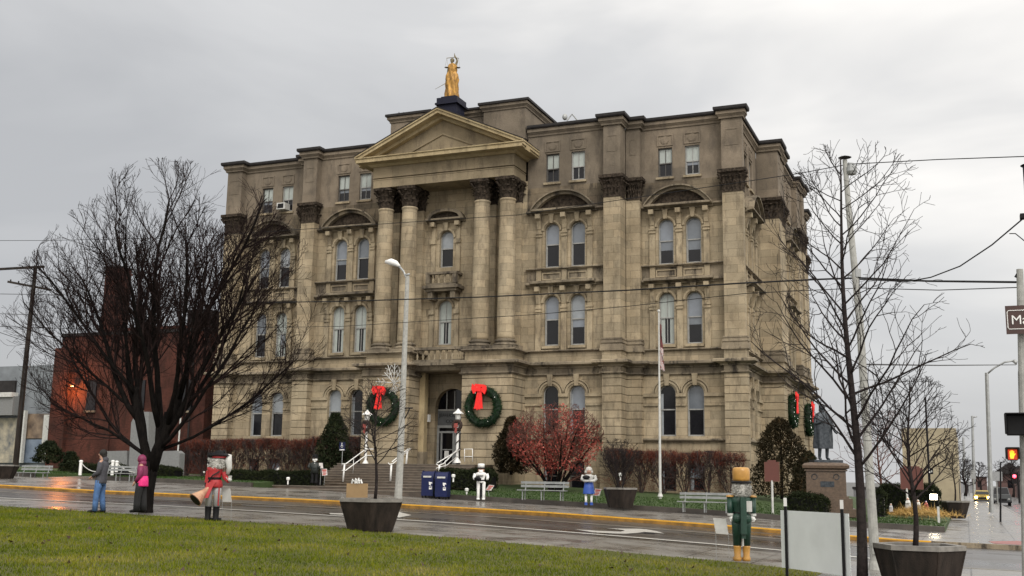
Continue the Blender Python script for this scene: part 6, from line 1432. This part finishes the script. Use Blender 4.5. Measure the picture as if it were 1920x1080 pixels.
M['handlit'] = mat('lit_orange_hand', (1, .35, .03), .5, emit=((1, .38, .02), 1.4))
sighead(1886, 1935, 778, 816, 21.7, 'black signal housing seen side on, above the lit hand signal')
sighead(1888, 1909, 842, 863, 21.7, 'pedestrian signal showing a lit orange hand', True)
A, C2 = at(1884, 574, 21.8), at(1884, 627, 21.8); r = empty('street_name_sign', (A.x, 21.8, C2.z), 'brown street name sign reading Ma at the right edge', 'street sign', absolute=True)
h = A.z-C2.z; W_ = .9; b = MB(); b.box(A.x, A.x+W_, 21.78, 21.8, C2.z, A.z); b.build('panel', mat('brown_street_sign', (.045, .018, .014), .4), r)
b = MB(); y = 21.775; e = h*.17
b.path([(A.x+W_, y, A.z-e), (A.x+.05, y, A.z-e), (A.x+.03, y, A.z-e-.03), (A.x+.03, y, C2.z+e+.03), (A.x+.05, y, C2.z+e), (A.x+W_, y, C2.z+e)], .008, 4); b.path([(A.x+.28, y, A.z-e*1.1), (A.x+.4, y, A.z-e*.5), (A.x+.6, y, A.z-e*1.0)], .008, 4); b.build('border', M['white'], r)
T_s = lambda u, d, z: (u, 21.77-d, z); t_ = text('Ma', h*.46, M['white'], None, T_s, A.x+.085, 0, C2.z+h*.34, 1, align='LEFT', ext=.003); t_.parent = r; t_.matrix_parent_inverse = Matrix.Translation(r.location).inverted()
# traffic signal hanging at the top right
A, C2 = at(1917, 312, 21.5), at(1921, 402, 21.5); r = empty('hanging_signal', (A.x+.2, 21.5, C2.z), 'dark signal cylinder hanging at the upper right edge', 'traffic signal', absolute=True)
b = MB(); b.lathe([(.16, 0), (.16, A.z-C2.z), (.2, A.z-C2.z+.01), (.05, A.z-C2.z+.05)], (A.x+.16, 21.5, C2.z), 14); b.build('housing', M['navy'], r); b = MB(); c = at(1918, 406, 21.5); b.box(c.x-.05, c.x+.2, 21.4, 21.6, c.z-.04, c.z+.04); b.build('wire_clamp', M['black'], r)
def wire(pts, label, rad=.012, sag=0, m='black'):
    b = MB(); V = [Vector(P3(*q)) for q in pts]; b.path(V, rad, 5); tag(b.build('wire', M[m]), label, 'wire', 'overhead wires')
wire([(-10, 451, 36), (80, 451, 36), (330, 446, 36), (640, 425, 34), (970, 403, 32), (1400, 340, 30), (1500, 325, 28), (1590, 308, 26.5), (1760, 299, 25), (1930, 293, 24)], 'thin wire crossing the sky from the left edge to the lamp pole top and beyond', .011)
wire([(440, 568, 38), (640, 565, 36), (900, 557, 34), (1180, 544, 31), (1390, 531, 29), (1530, 524, 27), (1612, 521, 26.5), (1740, 527, 24.5), (1905, 529, 22)], 'thick black cable crossing the building above the second floor', .022)
wire([(430, 615, 38), (640, 612, 36), (800, 602, 35), (1000, 590, 32), (1180, 574, 31), (1400, 550, 29), (1612, 540, 26.5), (1760, 544, 24.5), (1908, 539, 22)], 'thin wire running below the thick cable', .010)
wire([(1612, 524, 26.5), (1700, 528, 25), (1745, 520, 24.5), (1800, 499, 23.5), (1860, 459, 22.5), (1918, 410, 21.5)], 'cable swooping up to the hanging signal', .014)
wire([(1612, 683, 26.5), (1760, 685, 40), (1905, 684, 60)], 'thin level wire low on the right', .02)
wire([(1893, 438, 22), (1904, 438, 21.8), (1925, 455, 21.5)], 'short drooping wire loop at the upper right', .010)
for i, (ya, yb_, xb) in enumerate([(551, 556, 330), (588, 590, 60), (612, 618, 200), (620, 644, 60)]):
    wire([(-10, ya, 57), (xb, yb_, 60)], ['thin wire left of the chimney, uppermost', 'thin wire second from top at the left edge', 'thin wire third from top at the left edge', 'lowest thin wire at the left edge'][i], .02)
# ================================================================== NEIGHBOURING BUILDINGS AND THE SIDE STREET
def bldg(name, label, Y, x0, x1, ytop, m, depth=12, zb=0, cat='building', cop=True):
    a, c = at(x0, ytop, Y), at(x1, ytop, Y); zt = a.z
    r = empty(name, ((a.x+c.x)/2, Y, zb), label, cat, absolute=True)
    b = MB(); b.box(a.x, c.x, Y, Y+depth, zb, zt); b.build('wall', M[m], r)
    if cop: b = MB(); b.box(a.x-.1, c.x+.1, Y-.1, Y+depth+.1, zt, zt+.25); b.build('coping', M['coping'], r)
    return r, a.x, c.x, zt
# brick building behind the big tree
r, xa, xc, zt = bldg('brick_building', 'dark red brick building with a tall square chimney behind the big tree', 66, 118, 392, 632, 'brick')
b = MB(); q0, q1 = at(240, 603, 70), at(402, 603, 70); b.box(q0.x, q1.x, 68.6, 76, zt-.2, at(300, 617, 70).z); b.build('upper_storey', M['brick'], r)
q0, q1 = at(382, 588, 72), at(408, 588, 72); b = MB(); b.box(q0.x, q1.x+.6, 70, 76, zt-1, q0.z); b.build('roof_housing', M['coping'], r)
q0, q1 = at(198, 503, 72), at(238, 503, 72); b = MB(); b.box(q0.x, q1.x-.7, 72, 73.4, zt-1, q0.z); b.box(q0.x-.06, q1.x-.64, 71.9, 73.5, q0.z-.5, q0.z-.35); ch = b.build('chimney', M['brick'], r); b = MB(); b.box(q0.x-.06, q1.x-.64, 71.93, 73.47, q0.z, q0.z+.12); b.build('chimney_cap', M['coping'], ch)
q0, q1 = at(104, 648, 65.6), at(125, 648, 65.6); b = MB(); b.box(q0.x, q1.x+.4, 65.6, 66.1, 0, q0.z-.2); b.build('corner_pier', M['brick'], r)
for x in (171, 206, 262, 352):
    q = at(x, 760, 66); b = MB(); b.box(q.x-.45, q.x+.45, 65.9, 66.02, q.z-.4, q.z+1.9) if x != 206 else b.box(q.x-.25, q.x+.25, 65.85, 66.0, 1.5, zt)
    w_ = b.build('window' if x != 206 else 'buttress', M['glass'] if x != 206 else M['brick'], r)
    if x != 206: b = MB(); b.box(q.x-.55, q.x+.55, 65.82, 65.9, q.z-.55, q.z-.4); b.build('sill', M['ledge'], w_)
b = MB(); q = at(353, 800, 65.8); b.tube((q.x, 65.85, 1.4), (q.x, 65.85, zt), .07, n=6); b.build('downpipe', M['coping'], r)
# orange wall lamp, lit
q = at(136, 722, 65.5); b = MB(); b.lathe([(.06, .1), (.16, .06), (.18, -.02), (.1, -.06)], q, 10); o = b.build('wall_lamp', M['coping'], r); b = MB(); b.lathe([(.10, -.06), (.12, -.1), (.03, -.14)], q, 10); b.build('lamp_lens', mat('lit_lamp_lens', (1, .7, .4), .4, emit=((1, .55, .25), 6)), o)
pl = bpy.data.lights.new('wall_lamp_light', 'POINT'); pl.energy = 230; pl.color = (1, .30, .07); pl.shadow_soft_size = .12; po = bpy.data.objects.new('wall_lamp_light', pl); COL.objects.link(po); po.location = q+Vector((0, -.45, -.3))
# grey mural building at the left edge
M['palewall'] = mat('pale_blue_grey_wall', (.15, .165, .18), .7, .25, .8)
r, xa, xc, zt = bldg('mural_building', 'pale blue grey building with picture panels at the left edge', 68, -80, 103, 690, 'palewall', cop=False)
def pan(x0, x1, y0, y1, Y, m, nm, par=r, t=.06):
    a, c = at(x0, y0, Y), at(x1, y1, Y); b = MB(); b.box(a.x, c.x, Y-t, Y, c.z, a.z); return b.build(nm, m, par)
mur = mat('brown_mural', (.05, .035, .03), .6, scale=1.1, col2=(.26, .19, .13)); mur2 = mat('pale_mural', (.08, .09, .10), .6, scale=1.3, col2=(.42, .37, .27))
pan(48, 88, 776, 822, 67.9, mur, 'mural_panel'); pan(46, 92, 824, 868, 67.9, mat('blue_faded_panel', (.09, .12, .17), .7, scale=1.4, col2=(.18, .22, .28)), 'lower_panel'); pan(-40, 38, 784, 868, 67.8, mur2, 'mural_panel')
pan(-40, 33, 745, 779, 67.5, M['greyst'], 'awning', t=.6); pan(-40, 34, 738, 745, 67.4, M['offwhite'], 'gutter', t=.7); pan(-60, 30, 716, 738, 68.0, M['coping'], 'dark_fascia', t=.2)
pan(88, 97, 778, 868, 67.6, M['offwhite'], 'white_pillar', t=.3); pan(40, 44, 770, 868, 67.6, M['offwhite'], 'white_pillar', t=.3)
# brown planting bed in front
a = at(60, 876, 57); c = at(135, 876, 57)
# --- side street beyond
M['signback'] = mat('grey_sign_back', (.26, .27, .28), .5)
M['tanwall'] = mat('tan_render', (.32, .275, .185), .8, .2, .5); M['farbrick'] = mat('far_dark_brick', (.09, .05, .045), .8, .2, .3); M['fargrey'] = mat('far_grey_wall', (.20, .20, .21), .8, .2, .3)
r, xa, xc, zt = bldg('tan_building', 'plain tan building down the side street', 112, 1690, 1792, 803, 'tanwall', 30, -1, cop=False)
b = MB(); b.box(xc, xc+.05, 113, 120, 0, 2.2); b.build('side_door', M['coping'], r)
def low_far(x0, x1, yt, Y, m, label, depth=20, zb=-1): 
    r, a, c, z = bldg('far_building', label, Y, x0, x1, yt, m, depth, zb, cop=True)
    n = max(1, int((c-a)/3))
    for i in range(n): xx = a+(c-a)*(i+.5)/n; b = MB(); b.box(xx-.5, xx+.5, Y-.05, Y+.05, (z+zb)/2-.3, (z+zb)/2+1.2); b.build('window', M['glass'], r)
    return r
low_far(1872, 1915, 888, 240, 'farbrick', 'dark brick house far down the street on the right'); low_far(1912, 1960, 876, 200, 'farbrick', 'dark building at the right edge beyond the pickup')
r = low_far(1822, 1850, 895, 330, 'farbrick', 'brown building closing the far end of the street'); low_far(1776, 1800, 893, 220, 'fargrey', 'small grey building behind the far planter'); low_far(1796, 1826, 905, 300, 'fargrey', 'pale low building left of the far poles')
low_far(1600, 1690, 917, 130, 'fargrey', 'long low pale building behind the nativity lawn')
# gable roof for the dark brick house
a, c = at(1872, 888, 240), at(1915, 888, 240); b = MB(); P_ = [(a.x-1, 239, a.z), (c.x+1, 239, a.z), ((a.x+c.x)/2, 239, a.z+2.2)]; Q_ = [(x, 262, z) for x, y, z in P_]
b.poly(P_); b.poly(Q_); b.quad(P_[0], P_[2], Q_[2], Q_[0]); b.quad(P_[1], P_[2], Q_[2], Q_[1]); 
hh = [o for o in bpy.data.objects if o.get('label') == 'dark brick house far down the street on the right'][0]; o = b.build('roof', M['coping'], hh)
def pole(x0, y0, x1, y1, Y, rad, label, extra=None, m='steel', name='street_pole', cat='pole'):
    A = at(x0, y0, Y); r = empty(name, tuple(A), label, cat, absolute=True); b = MB(); b.path([P3(x0, y0, Y), P3(x1, y1, Y)], [rad, rad*.75], 8); b.build('pole', M[m], r)
    for nm, pts, rr_, mm in extra or []: b = MB(); b.path([P3(x, y, Y) for x, y in pts], rr_, 6); b.build(nm, M[mm], r, smooth=True)
    return r
pole(1859, 961, 1850, 699, 78, .15, 'grey street lamp pole on the side street with a long arm', [('arm', [(1850, 702), (1864, 690), (1884, 679), (1902, 676)], .06, 'steel'), ('lamp_head', [(1900, 676), (1905, 679), (1903, 682)], .12, 'steel')], name='street_lamp', cat='street lamp')
pole(1876, 979, 1876, 867, 64, .05, 'thin dark pole beside the red kerb', [('arm', [(1876, 867), (1884, 866)], .03, 'black')], m='black')
for x, yb, yt, Y, rad, lb, ex in [(1827, 936, 780, 150, .2, 'tall thin lamp pole in the middle distance', [('arm', [(1822, 783), (1832, 781)], .08, 'steel')]), (1810, 935, 820, 170, .2, 'second thin lamp pole in the middle distance', None), (1795, 936, 848, 130, .16, 'dark utility pole behind the far planter', None), (1818, 932, 872, 230, .16, 'short distant pole by the pale low building', None), (1744, 930, 745, 100, .1, 'thin dark pole rising by the tan building', None)]:
    pole(x, yb, x+(-4 if x > 1800 else 0) if x != 1744 else 1735, yt, Y, rad, lb, ex, m='black' if x in (1795, 1744) else 'steel')
r = pole(1741, 936, 1741, 905, 95, .07, 'small black and white sign on a dark post before the tan building', None, m='black', name='road_sign', cat='sign')
a, c = at(1739, 877, 95), at(1750, 889, 95); b = MB(); b.box(a.x, c.x, 94.95, 95, c.z, a.z); o = b.build('panel', M['black'], r); b = MB(); b.box(a.x+.1, a.x+.2, 94.93, 94.95, c.z+.1, a.z-.1); b.box(a.x+.28, c.x-.08, 94.93, 94.95, c.z+.15, c.z+.28); b.build('white_mark', M['white'], o)
b = MB(); q = at(1744, 905, 95); b.tube((q.x, 95.05, q.z-1), (q.x, 95.05, a.z), .05, n=6); b.build('upper_post', M['black'], r)
def gsign(x0, x1, y0, y1, Y, label, m='signback'):
    a, c = at(x0, y0, Y), at(x1, y1, Y); r = empty('road_sign', ((a.x+c.x)/2, Y, -.3), label, 'sign', absolute=True)
    b = MB(); b.box(a.x, c.x, Y, Y+.04, c.z, a.z); b.build('panel', M[m], r); b = MB(); x = (a.x+c.x)/2; b.tube((x, Y+.1, -.3), (x, Y+.1, a.z), .06, n=6); b.build('post', M['steel'], r)
gsign(1856, 1880, 884, 902, 120, 'large blank grey sign back beside the lamp pole'); gsign(1819, 1830, 882, 898, 140, 'narrow grey sign back left of the oncoming car')
# --- vehicles
def car(px_, py, Y, label, body, pickup=False, lights=True, w=1.85):
    p = at(px_, py, Y); r = empty('parked_car' if not lights else 'oncoming_car', (p.x, Y, -.49), label, 'car' if not pickup else 'pickup truck')
    h, L_ = (1.9, 5.6) if pickup else (1.5, 4.5); hw = w/2
    b = MB(); sec = [(0, .35, .62), (.15, .3, .85), (1.3, .28, .98 if not pickup else 1.15), (1.9, .28, 1.0 if not pickup else 1.2)]
    P_ = [(-hw, .3), (-hw*1.0, .75), (-hw*.93, .98 if not pickup else 1.15), (hw*.93, .98 if not pickup else 1.15), (hw, .75), (hw, .3)]
    A = [(x, 0, z) for x, z in P_]; B_ = [(x, L_, z) for x, z in P_]; b.poly(A); b.poly(B_)
    for i in range(6): j = (i+1) % 6; b.quad(A[i], A[j], B_[j], B_[i])
    zt = .98 if not pickup else 1.15; F = [(-hw*.88, 1.3, zt), (hw*.88, 1.3, zt), (hw*.72, 2.0, h), (-hw*.72, 2.0, h)]; G_ = [(x, (3.0 if pickup else L_-.5) - (0 if z == zt else .5), z) for x, y, z in F]
    b.poly(F); b.poly(G_)
    for i in range(4): j = (i+1) % 4; b.quad(F[i], F[j], G_[j], G_[i])
    b.build('body', body, r)
    b = MB(); b.poly([(-hw*.8, 1.33, zt+.06), (hw*.8, 1.33, zt+.06), (hw*.68, 1.93, h-.06), (-hw*.68, 1.93, h-.06)]); b.build('windscreen', M['glass'], r)
    b = MB(); b.box(-hw*.5, hw*.5, -.02, .02, .5, .72); b.box(-hw, hw, -.08, .1, .3, .45); b.build('grille', M['black'], r)
    for x in (-hw+.15, hw-.15):
        for y in (.8, L_-.9): b = MB(); b.tube((x-.1, y, .33), (x+.1, y, .33), .33, n=14); w__ = b.build('wheel', M['black'], r); b = MB(); b.tube((x-.11, y, .33), (x+.11, y, .33), .18, n=10); b.build('rim', M['steel'], w__)
    for x in (-hw*.72, hw*.72):
        b = MB(); b.lathe([(.09, 0), (.09, .05)], (0, 0, 0), 10); b.v = [(x+v[0]*1.3, -.03-v[2], .7+v[1]) for v in b.v]; b.build('headlight', M['headlit'] if lights else M['steel'], r)
M['headlit'] = mat('lit_headlight', (1, .9, .7), .3, emit=((1, .80, .55), 60 ))
car(1842, 936, 140, 'oncoming yellow taxi-like car with bright headlights in the side street', mat('dull_yellow_car', (.30, .22, .05), .4, .1, 2, coat=.4)); car(1879, 938, 128, 'dark pickup truck standing beside the oncoming car', mat('dark_pickup_paint', (.05, .055, .06), .3, .1, 2, coat=.4), True, False)
car(1866, 934, 175, 'distant dark car behind the lamp pole with small headlights', mat('dark_car_paint', (.03, .03, .035), .3, coat=.4), False, True, 1.8)
# red traffic light far
b = MB(); q = at(1902, 893, 150); b.box(q.x-.25, q.x+.25, 150, 150.3, q.z-.9, q.z+.35); r = b.build('traffic_light', M['black']); tag(r, 'far traffic light glowing red at the right', 'traffic signal'); b = MB(); b.ball((q.x, 149.9, q.z), .22, 7); b.build('red_lens', mat('lit_red_lens', (1, .05, .05), .4, emit=((1, .05, .08), 5)), r)
b = MB(); b.tube((q.x+.4, 150.2, -.5), (q.x+.4, 150.2, q.z+.5), .12, n=7); b.build('post', M['black'], r)
# red kerb patch and puddle reflections come from the wet paving; tactile ramp:
b = MB(); P_ = [on(1850, 1016), on(1912, 1020), on(1903, 1026-5), on(1862, 1020)]
zc = lambda x, y: walk(x, min(y, 48.5))+.006
b = MB(); b.poly([(x, y, zc(x, y)) for x, y in ((.75, 41.0), (2.0, 41.0), (2.1, 43.0), (1.6, 43.6), (.6, 42.4))]); o = b.build('tactile_ramp', mat('red_tactile_paving', (.22, .055, .045), .45)); o['kind'] = 'structure'
# --- nativity on the corner lawn
nx_, ny_ = -2.2, 56.5; zn = lawn(nx_, ny_)
def ng(px_, py): q = at(px_, py, ny_); return q.x, q.z
x, z = ng(1722, 965); n = 2600; P = np.stack([RS.normal(0, .75, n), RS.normal(0, .35, n), np.abs(RS.normal(0, .16, n))], 1); P[:, 2] *= np.exp(-(P[:, 0]/.9)**2)+.15; hroot = empty('hay_pile', (x, ny_-.5, z), 'pile of golden hay on the corner lawn', 'hay'); tris('straw', leaves(P, .3, .07, .2), island_mat('straw', [(.25, .14, .04), (.42, .27, .09), (.5, .36, .16)], .8), hroot)
def nfig(px_, yb, yt, m, label, hood=True, m2='white'):
    x, z = ng(px_, yb); s = FPX/((Vector((x, ny_, z))-CAM).dot(fw)); h = (yb-yt)/s; r = empty('nativity_figure', (x, ny_, z), label, 'figurine', 'plastic nativity figures on the hay')
    b = robe([(.26*h, 0), (.24*h, .3*h), (.2*h, .6*h), (.16*h, .78*h), (.06*h, .85*h)], 5, .06); b.build('robe', M[m], r, smooth=True); b = MB(); b.ball((0, -.02, .9*h), .1*h, 8); b.build('head', M['skin'], r); b = MB(); b.ball((0, .03, .92*h), .115*h, 8); b.build('veil', M[m2], r); b = MB(); b.path([(-.15*h, -.05, .7*h), (-.12*h, -.2*h, .55*h), (0, -.24*h, .58*h)], .05*h, 6); b.path([(.15*h, -.05, .7*h), (.12*h, -.2*h, .55*h), (0, -.24*h, .58*h)], .05*h, 6); b.build('sleeve', M[m], r)
nfig(1737, 957, 940, 'dred', 'small kneeling nativity figure in a dark red robe', m2='skirtblue'); nfig(1722, 957, 938, 'offwhite', 'small nativity figure in white beside the tree trunk'); nfig(1717, 962, 946, 'dgreen', 'small nativity figure in green'); nfig(1703, 956, 934, 'offwhite', 'pale nativity figure left of the tree trunk'); nfig(1671, 960, 945, 'paintgrey', 'small grey lamb-like nativity figure at the left')
x, z = ng(1751, 947); r = empty('floodlight', (x, ny_+.3, z), 'lit floodlight on a dark stand above the nativity', 'floodlight'); b = MB(); b.box(-.2, .2, 0, .15, .2, .55); b.box(-.03, .03, .05, .1, -.2, .2); b.build('housing', M['black'], r); b = MB(); b.box(-.16, .16, -.02, 0, .25, .5); b.build('lens', mat('lit_floodlight', (1, .9, .7), .4, emit=((1, .85, .6), 18)), r)
boxhedge(1645, 1766, 60, 960, 1.35, 'long dark hedge behind the nativity scene', d=.6)
x, z = ng(1763, 972); b = MB(); b.box(x-.05, x+.05, ny_-3, ny_-2.9, z-.2, z+.6); tag(b.build('marker_stub', M['offwhite']), 'short pale marker post at the end of the nativity hedge', 'post')
# spot lamps and small white things along the lawn
for x, y, Y, lb in [(540, 901, 49.6, 'small white ground lamp in front of the long low hedge'), (1163, 893, 56, 'small pale ground lamp under the hedge'), (850, 896, 50, 'small white ground lamp right of the mailboxes'), (875, 922, 49.4, 'white stake lamp between mailbox and white nutcracker')]:
    p = at(x, y, Y); b = MB(); b.lathe([(.04, -.2), (.04, 0), (.09, .04), (.1, .14), (.05, .18)], p, 8); tag(b.build('ground_lamp', M['white']), lb, 'lamp', 'small ground lamps on the courthouse lawn')
# asphalt repairs, manhole, litter of leaves
rp_ = [M['patch1'], M['patch2']] if 'patch1' in M else [wet('dark_asphalt_patch', (.016, .015, .014), (.034, .031, .029), .10, .3, .8), wet('pale_asphalt_patch', (.05, .046, .042), (.08, .075, .07), .25, .5, .8)]
rr = random.Random(17)
for i in range(16):
    x = rr.uniform(-42, 0); y = rr.uniform(29.6, 39.6); a_ = rr.uniform(.5, 3.2); c_ = rr.uniform(.3, .9); n_ = 14; b = MB()
    b.poly([(x+a_*cos(2*pi*k/n_)*rr.uniform(.75, 1.1), y+c_*sin(2*pi*k/n_)*rr.uniform(.75, 1.1), 0) for k in range(n_)]); b.v = [(v[0], v[1], g(v[0])+.006) for v in b.v]
    b.build('road_patch', rp_[i % 2])['kind'] = 'structure'
b = MB(); b.lathe([(.34, 0), (.34, .012), (.3, .014)], (-9.5, 34.4, g(-9.5)), 18); tag(b.build('manhole_cover', M['coping']), 'round dark manhole cover in the wet carriageway', 'manhole cover')
P = []
for _ in range(900):
    x = RS.uniform(-45, 1); q = RS.uniform()
    if q < .4: y = 48.5-abs(RS.normal(0, .4)); z = walk(x, y)+.01
    elif q < .7: y = 40.4-abs(RS.normal(0, .25)); z = g(x)+.012
    else: y = 24.75+abs(RS.normal(0, .5)); z = g(x)+.13
    P.append((x, y, z))
L_ = leaves(np.array(P), .08, .8, 0); L_[:, :, 2] = np.array(P)[:, 2][:, None]+.2*(L_[:, :, 2]-np.array(P)[:, 2][:, None]).clip(0); o = tris('wet_leaves', L_, island_mat('wet_brown_leaves', [(.02, .010, .006), (.05, .025, .012), (.10, .05, .02)], .6)); tag(o, kind='stuff')
for o in bpy.data.objects:
    if 'abs' in o: del o['abs']
